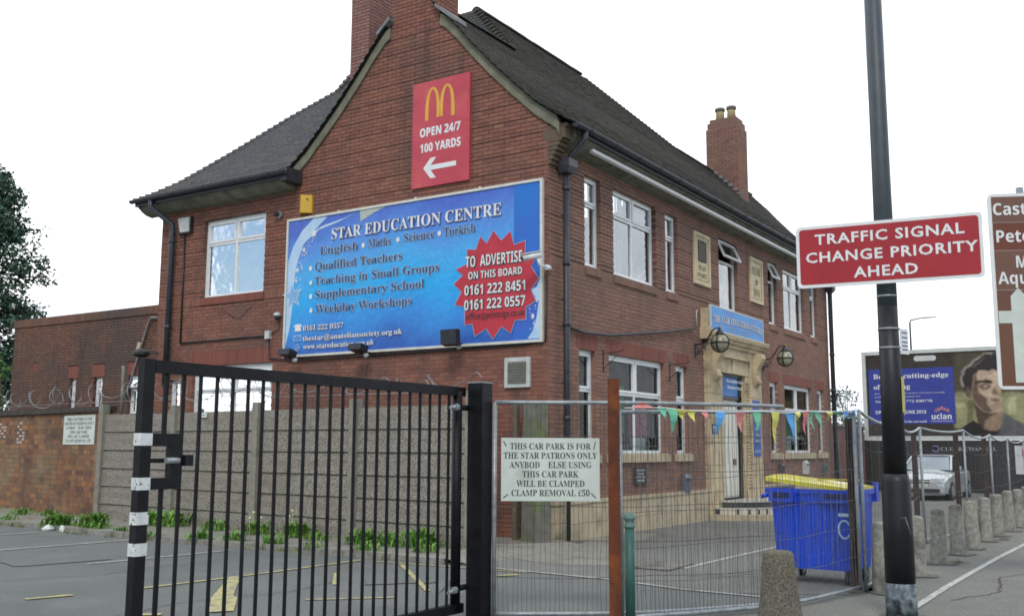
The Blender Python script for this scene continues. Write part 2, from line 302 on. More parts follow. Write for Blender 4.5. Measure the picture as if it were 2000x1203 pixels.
def text(body, k, o, ud, z0, z1, u0, u1, d, n, m, parent, name='lettering', bold=0., shear=0., arc=0., cap=None, sp=1.):
    """fit the line between u0..u1 (along ud from o) and its capitals between z0..z1"""
    vs_, fs = text_mesh(body, k, bold, sp=sp)
    if not vs_: return
    x0 = min(v.x for v in vs_); x1 = max(v.x for v in vs_); H0 = cap or .70
    o = Vector(o); ud = Vector(ud).normalized(); n = Vector(n).normalized(); W_ = []
    for v in vs_:
        t = (v.x - x0) / (x1 - x0); u = u0 + (u1 - u0) * t; z = z0 + v.y / H0 * (z1 - z0) + shear * t + arc * (4 * t * (1 - t))
        W_.append(o + ud * u + Vector((0, 0, z)) + n * d)
    iv = sorted((min(vs_[i].x for i in f), max(vs_[i].x for i in f), k2) for k2, f in enumerate(fs)); groups = []; end = None; thr = .19 if sp <= 1.01 else .34
    for a, b, k2 in iv:          # one part per word
        if end is None or a - end > thr: groups.append([])
        groups[-1].append(k2); end = b if end is None or a - end > thr else max(end, b)
    last = None
    for g in groups:
        mb = MB(); mp_ = {}
        for k2 in g:
            for i in fs[k2]:
                if i not in mp_: mp_[i] = len(mb.v); mb.v.append(W_[i])
            mb.f.append([mp_[i] for i in fs[k2]]); mb.sm.append(False)
        last = put(name, mb, m, parent)
    return last

# ------------------------------------------------------------------ brickwork
CO = .083; BL = .25; JT = .012
def subtract(iv, cuts):
    for a, b in cuts:
        nw = []
        for x, y in iv:
            if b <= x or a >= y: nw.append((x, y)); continue
            if a > x: nw.append((x, a))
            if b < y: nw.append((b, y))
        iv = nw
    return iv
def lay(S, z0, z1, span, openings, band=None, co=CO, header=0, depth=.10, seed=1, light=None, BL=BL):
    """list of bricks (u0,u1,z0,z1,d) ; span(z) -> intervals; openings (u0,u1,z0,z1)"""
    r = random.Random(seed); res = []; k = 0; z = z0; bands = []
    while z < z1 - .02:
        zm = z + co / 2; iv = span(zm)
        iv = subtract(iv, [(a, b) for a, b, c, d_ in openings if c < zm < d_])
        hd = header and k % header == 0; L = (BL / 2 if hd else BL); off = (0 if k % 2 else BL / 2) + (BL / 4 if hd else 0)
        isb = band and band(z, k)
        for a, b in iv:
            if b - a < .03: continue
            if isb: bands.append((a, b, z))
            u = math.floor((a - off) / L) * L + off
            while u < b:
                x0 = max(a, u + JT / 2); x1 = min(b, u + L - JT / 2)
                if x1 - x0 > .025: res.append((x0, x1, z + (.018 if isb else JT / 2), z + co - JT / 2, r.uniform(-.0015, .0015)))
                u += L
        z += co; k += 1
    return res, bands
SBRICK = {}
def brick_mesh(m, S, dep):
    ob = abs(S.u.x) > .02 and abs(S.u.y) > .02; key = (m.name, ob or tuple(S.u), dep)
    if key not in SBRICK:
        mb = MB(); s0 = Surf((0, 0, 0), (1, 0, 0), (0, -1, 0)) if ob else Surf((0, 0, 0), S.u, S.n); s0.box(mb, -.5, .5, -.5, .5, -dep, 0, skip=(4,))
        me = bpy.data.meshes.new('brick'); me.from_pydata([tuple(v) for v in mb.v], [], mb.f); me.materials.append(m); SBRICK[key] = me
    return SBRICK[key]
def bricks(S, bl, m, parent, single=None, nmax=300, dep=.10, name='brick'):
    """lay bricks: the nmax nearest allowed by single() as own objects, the rest as one joined piece"""
    idx = set()
    if single:
        c = [(((S.P((b[0] + b[1]) / 2, b[2]) - CAM).length), i) for i, b in enumerate(bl) if single(b)]
        c.sort(); idx = {i for _, i in c[:nmax]}
    mb = MB(); me = brick_mesh(m, S, dep) if idx else None
    for i, b in enumerate(bl):
        u0, u1, z0, z1, d = b
        if i in idx:
            ax = S.u
            sx = Matrix.Diagonal(Vector((abs(ax.x) * (u1 - u0) + (1 - abs(ax.x)), abs(ax.y) * (u1 - u0) + (1 - abs(ax.y)), z1 - z0, 1)))
            if abs(ax.x) > .02 and abs(ax.y) > .02:      # oblique wall: rotate a local box instead
                rot = Matrix((S.u, -S.n, Vector((0, 0, 1)))).transposed().to_4x4()
                sx = rot @ Matrix.Diagonal(Vector((u1 - u0, 1, z1 - z0, 1)))
            inst(name, me, Matrix.Translation(S.P((u0 + u1) / 2, (z0 + z1) / 2, d)) @ sx, parent)
        else: S.box(mb, u0, u1, z0, z1, -dep, d, skip=(4,))
    if mb.f: put(name + 'work', mb, m, parent, kind='stuff')
def backing(S, u0, u1, z0, z1, openings, d, m, parent, name, thick=.3, extra=None, mb=None, m2=None, zs2=0):
    """solid masonry behind the bricks with real openings"""
    us = sorted({u0, u1} | {x for o in openings for x in o[:2] if u0 < x < u1}); zs = sorted({z0, z1} | {x for o in openings for x in o[2:4] if z0 < x < z1})
    if m2: zs = sorted(set(zs) | {zs2})
    mb = mb or MB(); g = .004; lo_ = MB()
    for i in range(len(us) - 1):
        for j in range(len(zs) - 1):
            um = (us[i] + us[i + 1]) / 2; zm = (zs[j] + zs[j + 1]) / 2
            if any(o[0] < um < o[1] and o[2] < zm < o[3] for o in openings): continue
            S.rect(lo_ if m2 and zm < zs2 else mb, us[i], us[i + 1], zs[j], zs[j + 1], d)
    for a, b, c, e in openings:      # reveals
        tg = lo_ if m2 and (c + e) / 2 < zs2 else mb
        tg.poly([S.P(a - g, c, d), S.P(a - g, c, d - thick), S.P(a - g, e, d - thick), S.P(a - g, e, d)])
        tg.poly([S.P(b + g, c, d), S.P(b + g, c, d - thick), S.P(b + g, e, d - thick), S.P(b + g, e, d)])
        tg.poly([S.P(a, c - g, d), S.P(b, c - g, d), S.P(b, c - g, d - thick), S.P(a, c - g, d - thick)])
        tg.poly([S.P(a, e + g, d), S.P(b, e + g, d), S.P(b, e + g, d - thick), S.P(a, e + g, d - thick)])
    if extra: extra(mb)
    if lo_.f: put('repointed_' + name, lo_, m2, parent)
    return put(name, mb, m, parent) if parent is not None else mb

# ------------------------------------------------------------------ ground
def sheet(name, pts, z, m, **k):
    mb = MB(); mb.poly([(x, y, z) for x, y in pts]); return put(name, mb, m, kind='structure', **k)
sheet('ground', [(-400, -400), (600, -400), (600, 600), (-400, 600)], 0, asph_m)
sheet('pavement', [(-60, -14), (120, -14), (120, -6.35), (-3.3, -6.3), (-5.4, -5.7), (-6.6, -4.75), (-7.4, -3.8), (-12, -3.6), (-60, -3.6)], .004, pave_m)
sheet('forecourt', [(-3.55, .3), (-3.7, -3.0), (-4.1, -4.9), (-3.3, -6.28), (60, -6.3), (60, -.02), (0, -.02), (0, .3)], .005, fore_m)
# rough concrete apron round the corner of the building
ap = MB(); apo = [(-2.15, .3), (-2.3, -.6), (-2.75, -1.7), (-2.35, -2.6), (-1.2, -2.2), (-.2, -1.5), (1.2, -1.15), (3.0, -.75), (3.0, -.02), (0, -.02), (0, .3)]
ap.poly([(x, y, .009) for x, y in apo]); put('concrete_apron', ap, verge_m, kind='structure')
vg = MB(); vpts = [(-3.62, -.35), (-3.55, 2.6), (-3.62, 5), (-3.5, 8.2), (-3.1, 11), (-2.9, 14), (-2.8, 22)]
for a, b in zip(vpts, vpts[1:]):
    vg.poly([(a[0] + .06, a[1], .078), (0, a[1], .078), (0, b[1], .078), (b[0] + .06, b[1], .078)])
vg.poly([(-3.56, -.35, .078), (0, -.35, .078), (0, -.75, .006), (-3.5, -.8, .006)]); put('verge', vg, verge_m, kind='structure')
kb = thing('kerb_edging', (-3.6, 5, 0), 'low broken concrete kerb along the weedy verge under the concrete fence', 'kerb')
ks = []
for a, b in zip(vpts, vpts[1:]):
    L = math.hypot(b[0] - a[0], b[1] - a[1]); n = max(1, round(L / .92))
    for i in range(n):
        p = Vector((a[0] + (b[0] - a[0]) * i / n, a[1] + (b[1] - a[1]) * i / n, 0)); q = Vector((a[0] + (b[0] - a[0]) * (i + 1) / n, a[1] + (b[1] - a[1]) * (i + 1) / n, 0))
        mb = MB(); d = (q - p).normalized(); s = Vector((d.y, -d.x, 0)); zt = .095 + rnd.uniform(-.012, .01); o = rnd.uniform(-.012, .012)
        p2 = p + d * .01; q2 = q - d * .01
        mb.hexa([p2 - s * (.05 + o), q2 - s * (.05 + o), q2 + s * (.07 - o), p2 + s * (.07 - o), p2 - s * (.05 + o) + Vector((0, 0, zt)), q2 - s * (.05 + o) + Vector((0, 0, zt)), q2 + s * (.055 - o) + Vector((0, 0, zt)), p2 + s * (.055 - o) + Vector((0, 0, zt))])
        put('kerb_stone', mb, kerb_m, kb)
def strip(pts, wd, z, mb):
    P = [Vector((x, y, 0)) for x, y in pts]
    for i in range(len(P) - 1):
        d = (P[i + 1] - P[i]).normalized(); s = Vector((-d.y, d.x, 0)) * wd / 2
        mb.poly([P[i] - s + Vector((0, 0, z)), P[i + 1] - s + Vector((0, 0, z)), P[i + 1] + s + Vector((0, 0, z)), P[i] + s + Vector((0, 0, z))])
    return mb
for pts, wd, m, nm in [
    ([(-4.61, 9.5), (-3.87, 9.45)], .1, linew_m, 'white_bay_line'), ([(-8, 6.95), (-6.2, 6.74), (-3.87, 6.6)], .09, linew_m, 'white_bay_line'),
    ([(-6.6, 3.85), (-5.3, 3.75), (-4.06, 3.69)], .07, linew_m, 'white_bay_line'), ([(-7.9, 1.08), (-6.02, .97), (-3.9, .96)], .08, liney_m, 'yellow_bay_line'),
    ([(-9.04, 1.39), (-8.55, 1.25)], .11, liney_m, 'yellow_bay_line'), ([(-3.95, .72), (-3.85, -.6), (-3.78, -1.9)], .06, liney_m, 'yellow_bay_line'),
    ([(-4.03, .09), (-5.98, -1.9)], .07, liney_m, 'yellow_bay_line'), ([(-4.31, -1.77), (-4.06, -1.95)], .12, liney_m, 'yellow_bay_line'), ([(-9.0, -.5), (-8.85, -.7)], .12, liney_m, 'yellow_bay_line'),
    ([(-7.3, -1.2), (-6.6, -1.9)], .06, liney_m, 'yellow_bay_line'), ([(-5.3, .2), (-6.2, -.6)], .05, liney_m, 'yellow_bay_line'),
    ([(-3.62, -1.2), (-3.78, -3.18), (-4.1, -4.34), (-4.18, -5.5)], .07, linew_m, 'white_edge_line'), ([(-2.1, -3.5), (-.22, -3.51), (1.3, -3.56), (6, -3.5)], .08, linew_m, 'white_edge_line'),
    ([(-4.6, -7.0), (-2.07, -6.98), (.03, -7.0), (2.09, -7.03), (4.72, -7.1), (30, -8.0)], .085, linew_m, 'white_pavement_line')]:
    put(nm, strip(pts, wd, .0125, MB()), m, kind='structure')
ar = MB(); ar.poly([(x, y, .0135) for x, y in [(-6.46, 1.0), (-6.30, .96), (-7.55, -.3), (-7.62, -.45), (-8.3, -1.15), (-8.5, -1.0), (-7.8, -.22)]]); put('yellow_arrow_marking', ar, liney_m, kind='structure')
def crack(pts, nm='tarmac_crack'):
    mb = MB(); r = random.Random(len(pts) * 7 + int(pts[0][0] * 10)); P = []
    for (a, b), (c, d) in zip(pts, pts[1:]):
        n = max(2, int(math.hypot(c - a, d - b) / .12))
        for i in range(n): P.append((a + (c - a) * i / n + r.uniform(-.03, .03), b + (d - b) * i / n + r.uniform(-.03, .03)))
    strip(P, .014, .0118, mb); put(nm, mb, joint_m, kind='structure')
for c_ in ([(-9.5, -.5), (-8.2, -.2), (-7.0, -.6), (-5.6, -.3)], [(-8.6, 3.2), (-7.2, 2.6), (-6.4, 2.8), (-4.6, 2.2)], [(-6.2, -2.2), (-5.1, -1.6), (-4.4, -1.9)], [(-3.2, -7.2), (-2.2, -7.6), (-.6, -7.4), (1.0, -8.0)], [(-1.4, -4.4), (.3, -4.1), (1.9, -4.5), (3.4, -4.2)], [(-2.9, -3.9), (-2.4, -4.8), (-2.6, -5.8)]): crack(c_)
patch_m = mat('dark_tarmac_patch', H('#787c78'), H('#5b5f5c'), 75, .95, .6, 160, ramp=(.4, .6))
for k_, pp in enumerate(([(-7.4, 4.4), (-6.0, 4.1), (-5.7, 4.9), (-7.1, 5.3)], [(-6.0, -.9), (-5.3, -1.5), (-4.9, -1.0), (-5.5, -.5)], [(-3.3, -8.1), (-1.2, -7.9), (-.9, -8.7), (-3.2, -9.0)], [(-.6, -5.4), (1.4, -5.0), (1.6, -5.7), (-.4, -5.9)])):
    mb = MB(); r = random.Random(k_); c0_ = Vector((sum(p[0] for p in pp) / 4, sum(p[1] for p in pp) / 4, .0102)); ring = []
    for i in range(4):
        a, b = pp[i], pp[(i + 1) % 4]
        for j in range(5): ring.append((a[0] + (b[0] - a[0]) * j / 5 + r.uniform(-.05, .05), a[1] + (b[1] - a[1]) * j / 5 + r.uniform(-.05, .05), .0102))
    mb.poly(ring); put('tarmac_patch', mb, patch_m, kind='structure')
gr = thing('drain_grate', (-2.05, -3.1, 0), 'slatted drain grate set in the forecourt tarmac behind the mesh fence', 'drain grate')
fr = MB(); fr.poly([(-2.5, -2.75, .012), (-1.55, -2.75, .012), (-1.55, -3.45, .012), (-2.5, -3.45, .012)]); put('pit', fr, dark_m, gr)
for i in range(11):
    x = -2.46 + i * .083; mb = MB(); mb.box(x, x + .04, -3.43, -2.77, .012, .028); put('slat', mb, kerb_m, gr)

# ------------------------------------------------------------------ main building
B = thing('brick_building', (0, 0, 0), 'two-storey red brick former pub with steep tiled roof, tall gable and stone doorway', 'building')
prof = [(0, 7.74), (.30, 7.93), (.75, 8.26), (1.25, 8.73), (1.75, 9.22), (2.25, 9.76), (2.64, 10.22), (2.95, 10.54), (4.9, 12.62)]   # run from eaves -> height
def pz(r, pr=prof):
    for (a, b), (c, d) in zip(pr, pr[1:]):
        if r <= c: return b + (d - b) * (r - a) / (c - a)
    return pr[-1][1]
# --- windows
def bars(S, mb, u0, u1, z0, z1, w_, d0, d1):
    S.box(mb, u0, u1, z1 - w_, z1, d0, d1); S.box(mb, u0, u1, z0, z0 + w_, d0, d1); S.box(mb, u0, u0 + w_, z0 + w_, z1 - w_, d0, d1); S.box(mb, u1 - w_, u1, z0 + w_, z1 - w_, d0, d1)
def window(S, u0, u1, z0, z1, cols=2, transom=None, rd=.10, open_top=False, blind=.8, parent=None, sash=True, label=None, name='window', gl=None):
    glass_m = gl or globals()['glass_m']
    f = MB(); w_ = .065; d0, d1 = -rd - .07, -rd
    bars(S, f, u0, u1, z0, z1, w_, d0, d1); S.box(f, u0 - .0, u1 + .0, z0 - .03, z0, -rd - .05, -rd + .06)
    tz = transom if transom else z1 - w_
    if transom: S.box(f, u0 + w_, u1 - w_, tz - .03, tz + .03, d0, d1 - .001)
    cu = [u0 + w_ + (u1 - u0 - 2 * w_) * i / cols for i in range(cols + 1)]
    for c in cu[1:-1]:
        S.box(f, c - .03, c + .03, z0 + w_, tz - .03, d0, d1 - .002)
        if transom: S.box(f, c - .03, c + .03, tz + .03, z1 - w_, d0, d1 - .002)
    o = put(name, f, upvc_m, parent, label=label)
    cells = []
    for a, b in zip(cu, cu[1:]):
        cells.append((a, b, z0 + w_, tz - .03, False))
        if transom: cells.append((a, b, tz + .03, z1 - w_, True))
    for a, b, c, e, top in cells:
        a2 = a + (.03 if a != cu[0] else 0); b2 = b - (.03 if b != cu[-1] else 0)
        if top and sash:
            if open_top:
                sm = MB(); gm = MB(); L = e - c; an = R(24); hz = Vector((0, 0, 1))
                def Q(u, t, dd): return S.P(u, e - math.cos(an) * t, d1 + .03 + math.sin(an) * t) + S.n * (dd * math.cos(an)) + hz * (dd * math.sin(an))
                for (p0, p1, t0, t1) in ((a2, b2, 0, .05), (a2, b2, L - .05, L), (a2, a2 + .05, .05, L - .05), (b2 - .05, b2, .05, L - .05)):
                    sm.hexa([Q(p0, t1, .03), Q(p1, t1, .03), Q(p1, t1, -.02), Q(p0, t1, -.02), Q(p0, t0, .03), Q(p1, t0, .03), Q(p1, t0, -.02), Q(p0, t0, -.02)])
                gm.poly([Q(a2 + .05, L - .05, 0), Q(b2 - .05, L - .05, 0), Q(b2 - .05, .05, 0), Q(a2 + .05, .05, 0)])
                put('sash', sm, upvc_m, o); put('pane', gm, glass_m, o); continue
            sm = MB(); bars(S, sm, a2 + .002, b2 - .002, c + .002, e - .002, .05, d0 + .02, d1 + .018); put('sash', sm, upvc_m, o)
            gm = MB(); S.rect(gm, a2 + .05, b2 - .05, c + .05, e - .05, d0 + .04); put('pane', gm, glass_m, o)
        else:
            gm = MB(); S.rect(gm, a2, b2, c, e, d0 + .035); put('pane', gm, glass_m, o)
    if blind:
        bl = MB(); ua, ub = u0 + w_, u1 - w_; n = max(3, int((ub - ua) / .1)); r = random.Random(int(u0 * 100))
        for i in range(n):
            if r.random() > blind: continue
            x = ua + (ub - ua) * i / n; t = r.uniform(-.02, .02)
            bl.poly([S.P(x + .004, z0 + .03, -rd - .22), S.P(x + (ub - ua) / n - .004, z0 + .03, -rd - .22 + t), S.P(x + (ub - ua) / n - .004, z1 - .03, -rd - .22 + t), S.P(x + .004, z1 - .03, -rd - .22)])
        if bl.f: put('blind', bl, blind_m, o)
    return o
ZU0, ZU1 = 5.27, 7.14; ZG0, ZG1 = 1.56, 3.60
FO = [(1.40, 2.07, ZU0, ZU1), (2.64, 4.72, ZU0, ZU1), (5.25, 5.94, ZU0, ZU1), (8.55, 9.89, ZU0, ZU1), (12.40, 13.14, ZU0, ZU1), (13.75, 15.80, ZU0, ZU1), (16.45, 17.2, ZU0, ZU1),
      (1.15, 1.80, ZG0, ZG1), (2.38, 5.08, ZG0, ZG1), (5.70, 6.38, ZG0, ZG1), (12.28, 12.98, ZG0, ZG1), (13.56, 16.25, ZG0, ZG1), (16.90, 17.62, ZG0, ZG1), (8.45, 10.16, 0, 3.62)]
GO = [(7.53, 9.60, 5.18, 7.04), (7.15, 9.80, 1.9, 3.56), (10.20, 10.62, 2.5, 3.28)]
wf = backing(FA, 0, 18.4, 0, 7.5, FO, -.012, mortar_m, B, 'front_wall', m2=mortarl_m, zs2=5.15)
def gtop(mb):
    ys = [(-.0, 7.5)] + [(y, pz(y + .45) - .1) for y in (.3, .8, 1.3, 1.8, 2.2, 2.6)] + [(3.9, pz(3.05) - .1)] + [(6.5 - y, pz(y + .45) - .1) for y in (2.2, 1.8, 1.3, .8, .3)] + [(6.6, 7.6), (6.6, 7.4), (0, 7.4)]
    mb.poly([GA.P(y, z, -.012) for y, z in ys])
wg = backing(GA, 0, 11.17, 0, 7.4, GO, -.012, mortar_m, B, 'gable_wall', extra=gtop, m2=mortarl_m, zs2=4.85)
# brick courses
bandF = lambda z, k: z > 5.2 and k % 4 == 0
flintel = [(a - .12, b + .12, ZG1, ZG1 + .30) for a, b in ((1.15, 1.80), (2.38, 5.08), (5.70, 6.38), (12.28, 12.98), (13.56, 16.25), (16.90, 17.62))]
fsold = [(0.0, 18.4, 5.10, 5.27)]
skip_f = FO + flintel + fsold + [(0, 18.4, 0, .73), (7.4, 11.26, 0, 4.5), (6.85, 7.87, 5.70, 6.98), (10.8, 11.82, 5.72, 6.98)]
bl, bandsF = lay(FA, .73, 7.5, lambda z: [(.006, 18.4)], skip_f, bandF, seed=2)
bricks(FA, bl, brickf_m, wf, single=lambda b: b[0] < 4 and 1.0 < b[2] < 6 and not (b[0] < 1.0 and b[0] > .7), nmax=150)
def gspan(z):
    if z < 7.5: return [(.006, 11.17)]
    y0 = 0
    while pz(y0 + .45) - .07 < z and y0 < 3.2: y0 += .02
    return [(max(y0, .006), 6.5 - y0)] if z < 10.45 else []
gsk = GO + [(0, .0, 0, 0), (6.55, 11.17, 5.0, 5.18), (7.1, 9.9, 3.56, 3.9)]
bandG = lambda z, k: (z > 5.2) and k % 4 == 0
blg, bandsG = lay(GA, 0, 10.6, gspan, gsk, bandG, seed=3)
bricks(GA, blg, brick_m, wg, single=lambda b: (b[0] < 6.4 and 6.9 < b[2] < 7.9 and not (1.7 < b[0] < 3.3)) or (b[0] < 3 and 2.6 < b[2] < 3.55), nmax=150)
for S, bs, wl in ((FA, bandsF, wf), (GA, bandsG, wg)):
    mb = MB()
    for a, b, z in bs: S.box(mb, a, b, z + .002, z + .016, -.1, -.004)
    put('raked_joints', mb, joint_m, wl, kind='stuff')
# soldier courses (bricks on end)
def soldiers(S, u0, u1, z0, z1, m, parent, step=.083, d=.002):
    mb = MB(); u = u0
    while u < u1 - .03: S.box(mb, u + .004, min(u + step - .004, u1), z0 + .005, z1 - .005, -.1, d + rnd.uniform(-.001, .001), skip=(4,)); u += step
    return put('soldier_course', mb, m, parent, kind='stuff')
for a, b, c, d in flintel: soldiers(FA, a, b, c, d, soldier_m, wf)
for a, b in ((.02, 18.38),): soldiers(FA, a, b, 5.10, 5.265, brickf_m, wf)
soldiers(GA, 7.1, 9.9, 3.56, 3.9, soldier_m, wg); soldiers(GA, 6.55, 11.15, 5.0, 5.18, brick_m, wg)
# projecting sill courses under the upper windows
for a, b, c, d in FO[:7]:
    mb = MB(); u = a
    while u < b - .03: FA.box(mb, u + .004, min(u + .079, b), 5.10, 5.268, -.03, .035); u += .083
    put('sill', mb, brickf_m, wf)
mb = MB(); u = 7.5
while u < 9.6: GA.box(mb, u + .004, min(u + .079, 9.62), 5.0, 5.178, -.03, .035); u += .083
put('sill', mb, soldier_m, wg)
for a, b, c, d in FO[7:13]:
    mb = MB(); FA.box(mb, a - .12, b + .12, 1.41, 1.56, -.10, .07); FA.box(mb, a - .10, b + .10, 1.56, 1.59, -.10, .04); put('sill', mb, plinth_m, wf)
# far walls close the building
mb = MB()
for p in ([(18.4, 0), (18.4, 6)], [(18.4, 6), (8, 6)], [(8, 6), (8, 11.17)], [(8, 11.17), (0, 11.17)]):
    (x0, y0), (x1, y1) = p; mb.poly([(x0, y0, 0), (x1, y1, 0), (x1, y1, 7.8), (x0, y0, 7.8)])
mb.poly([(18.4, 0, 7.5), (18.4, 6, 7.5), (18.4, 2.9, 10.7)])
put('rear_walls', mb, brickf_m, B)
mb = MB(); mb.poly([(.02, .5, 4.4), (18.3, .5, 4.4), (18.3, 6, 4.4), (8, 6, 4.4), (8, 11.1, 4.4), (.3, 11.1, 4.4)]); mb.poly([(.5, 2.6, 0), (18.3, 2.6, 0), (18.3, 2.6, 7.5), (.5, 2.6, 7.5)]); mb.poly([(2.5, 2.6, 0), (2.5, 11, 0), (2.5, 11, 7.5), (2.5, 2.6, 7.5)]); put('inner_partitions', mb, dark_m, B)
# stone plinth
mb = MB(); u = .35; r = random.Random(4)
pl = []
for row, (za, zb, dd) in enumerate(((0, .30, .085), (.30, .66, .07), (.66, .735, .09))):
    u = .35
    while u < 18.35:
        L = r.uniform(.9, 1.35); e = min(u + L, 18.38)
        if not (u > 7.3 and e < 11.3):
            a, b = u, e
            if a < 7.4 < b: b = 7.4
            if a < 11.26 < b: a = 11.26
            m1 = MB(); FA.box(m1, a + .004, b - .004, za + .004, zb - .004, -.05, dd + r.uniform(-.003, .003)); put('plinth_stone', m1, plinth_m, wf)
        u = e
for za, zb, rr in ((0, .36, .30), (.36, .66, .29), (.66, .76, .31)):     # rounded stained corner block
    m1 = MB(); out_ = []
    for k in range(9):
        a = math.pi + (math.pi / 2) * k / 8; out_.append((.12 + rr * 1.0 * math.cos(a), .10 + rr * math.sin(a)))
    out_ = [(-.18, .42)] + [(.13 + rr * math.cos(math.pi + math.pi / 2 * k / 8), .14 + rr * math.sin(math.pi + math.pi / 2 * k / 8)) for k in range(9)] + [(.40, -.16), (.40, .42)]
    m1.prism([(x, y, za + .004) for x, y in out_], (0, 0, zb - za - .008)); put('corner_stone', m1, quoin_m, wf)
# --- windows in place
ux = [((1.40, 2.07), 1, 0), ((2.64, 4.72), 2, 0), ((5.25, 5.94), 1, 0), ((8.55, 9.89), 1, 1), ((12.40, 13.14), 1, 1), ((13.75, 15.80), 2, 0), ((16.45, 17.2), 1, 0)]
for (a, b), c, op in ux: window(FA, a, b, ZU0 + .03, ZU1, c, 6.55, open_top=bool(op), parent=B, blind=.0 if op else (.75 if c == 2 else .55))
for (a, b), c in (((1.15, 1.80), 1), ((2.38, 5.08), 2), ((5.70, 6.38), 1), ((12.28, 12.98), 1), ((13.56, 16.25), 2), ((16.90, 17.62), 1)):
    window(FA, a, b, ZG0 + .03, ZG1, c, 2.82, parent=B, blind=0, gl=glassl_m)
window(GA, 7.53, 9.60, 5.18, 7.04, 2, 6.46, parent=B, blind=.9); window(GA, 7.15, 9.80, 1.93, 3.56, 2, 2.95, parent=B, blind=.95)
window(GA, 10.20, 10.62, 2.5, 3.28, 1, None, parent=B, blind=0)
# posters hung behind the ground floor glass
for (u0, u1, z0, z1, m, lb) in [(2.95, 3.45, 2.0, 3.0, posterg_m, 'green poster hung inside the large ground floor window'), (3.7, 4.6, 1.95, 2.6, posterr_m, 'large red poster inside the ground floor window nearest the corner'), (3.75, 4.5, 1.65, 1.93, posterw_m, 'pale printed sheet under the red poster in the window'), (2.6, 3.35, 1.64, 1.96, posterw_m, 'pale printed sheet under the green poster in the window'),
    (14.2, 14.9, 2.1, 2.7, posterg_m, 'green poster in the window right of the stone doorway'), (14.95, 15.6, 2.2, 2.75, lime_m, 'lime and violet poster in the window right of the stone doorway'), (14.3, 15.5, 2.0, 2.09, posterw_m, 'white strip notice below the posters in the window right of the doorway'), (14.25, 14.7, 1.65, 1.95, posterw_m, 'small pale leaflet at the bottom of the window right of the doorway')]:
    mb = MB(); FA.box(mb, u0, u1, z0, z1, -.22, -.214); put('window_poster', mb, m, label=lb, cat='poster', group='posters inside the ground floor windows')
# --- roof
RF = MB(); deck = MB()
roof = put('roof', RF.box(18.6, 18.7, -.4, -.3, 7.6, 7.62), deck_m, B)
GAUGE = .112
def arc_pts(pr, step=GAUGE):
    pts = [(pr[0][0], pr[0][1])]; acc = 0
    for (a, b), (c, d) in zip(pr, pr[1:]):
        L = math.hypot(c - a, d - b); t = step - acc
        while t <= L: pts.append((a + (c - a) * t / L, b + (d - b) * t / L)); t += step
        acc = L - (t - step)
    return pts
def tiles(pr, P3, span, m, parent, nmax, single=None, TW=.19, seed=5, jag=True):
    """P3(u, run, z, lift) -> world point"""
    r = random.Random(seed); ap_ = arc_pts(pr); out_ = MB(); dk = MB(); cand = []
    for k, ((r0, z0), (r1, z1)) in enumerate(zip(ap_, ap_[1:])):
        iv = span(r0, z0)
        nx, nz = (-(z1 - z0), r1 - r0); L = math.hypot(nx, nz); nx /= L; nz /= L
        for a, b in iv:
            dk.poly([P3(a, r0, z0, -.01), P3(b, r0, z0, -.01), P3(b, r1, z1, -.01), P3(a, r1, z1, -.01)])
            off = (k % 2) * TW / 2; u = math.floor((a - off) / TW) * TW + off
            while u < b:
                x0 = max(u + .004, a); x1 = min(u + TW - .004, b)
                if x1 - x0 > .04:
                    l0 = .025 + r.uniform(-.002, .004); l1 = l0 + r.uniform(-.002, .002); s = .035
                    p = [P3(x0, r0 - s * (r1 - r0) / GAUGE, z0 - s * (z1 - z0) / GAUGE, l0), P3(x1, r0 - s * (r1 - r0) / GAUGE, z0 - s * (z1 - z0) / GAUGE, l1)]
                    q = [P3(x1, r1, z1, .012), P3(x0, r1, z1, .012)]
                    lo = [P3(x0, r0 - s * (r1 - r0) / GAUGE, z0 - s * (z1 - z0) / GAUGE, l0 - .018), P3(x1, r0 - s * (r1 - r0) / GAUGE, z0 - s * (z1 - z0) / GAUGE, l1 - .018)]
                    lq = [P3(x1, r1, z1, -.006), P3(x0, r1, z1, -.006)]
                    cand.append(lo + lq + p + q)
                u += TW
    sel = set()
    if single:
        c = sorted(((sum(pp, Vector()) / 8 - CAM).length, i) for i, pp in enumerate(cand) if single(sum(pp, Vector()) / 8))
        sel = {i for _, i in c[:nmax]}
    for i, pp in enumerate(cand):
        if i in sel:
            mb = MB(); mb.hexa(pp); put('tile', mb, m, parent)
        else: out_.hexa(pp)
    put('tiling', out_, m, parent, kind='stuff'); put('roof_deck', dk, deck_m, parent)
def PF(u, run, z, l=0):   # front slope: eaves at y=-.5
    return Vector((u, -.5 + run - l * .72, z + l * .69))
XL = -.13; XR = 18.98
def spF(r0, z):
    a = XL if z < 10.86 else 2.95 + .89 * (z - 10.86) / 1.76
    b = XR if z < 10.88 else 12.19 - 2.88 * (z - 10.88) / 1.74
    return [(a, b)] if b > a else []
tiles(prof, PF, spF, tile_m, roof, 150, single=lambda p: p.x < 1.8)
def PL(u, run, z, l=0):   # side slope of the rear wing: eaves at x=-.5, u = y
    return Vector((-.5 + run - l * .72, u, z + l * .69))
profL = [(0, 7.70), (.30, 7.88), (.75, 8.22), (1.25, 8.70), (1.75, 9.20), (2.25, 9.72), (2.64, 10.12), (2.95, 10.42), (3.45, 10.90), (4.34, 12.62)]
def spL(r0, z):
    lo = 7.0 - r0 if z < 10.9 else 2.8 + 1.6 * (z - 10.9) / 1.7
    return [(lo, 11.68 - r0)]
tiles(profL, PL, spL, tilel_m, roof, 150, single=lambda p: p.y > 6.9, seed=6)
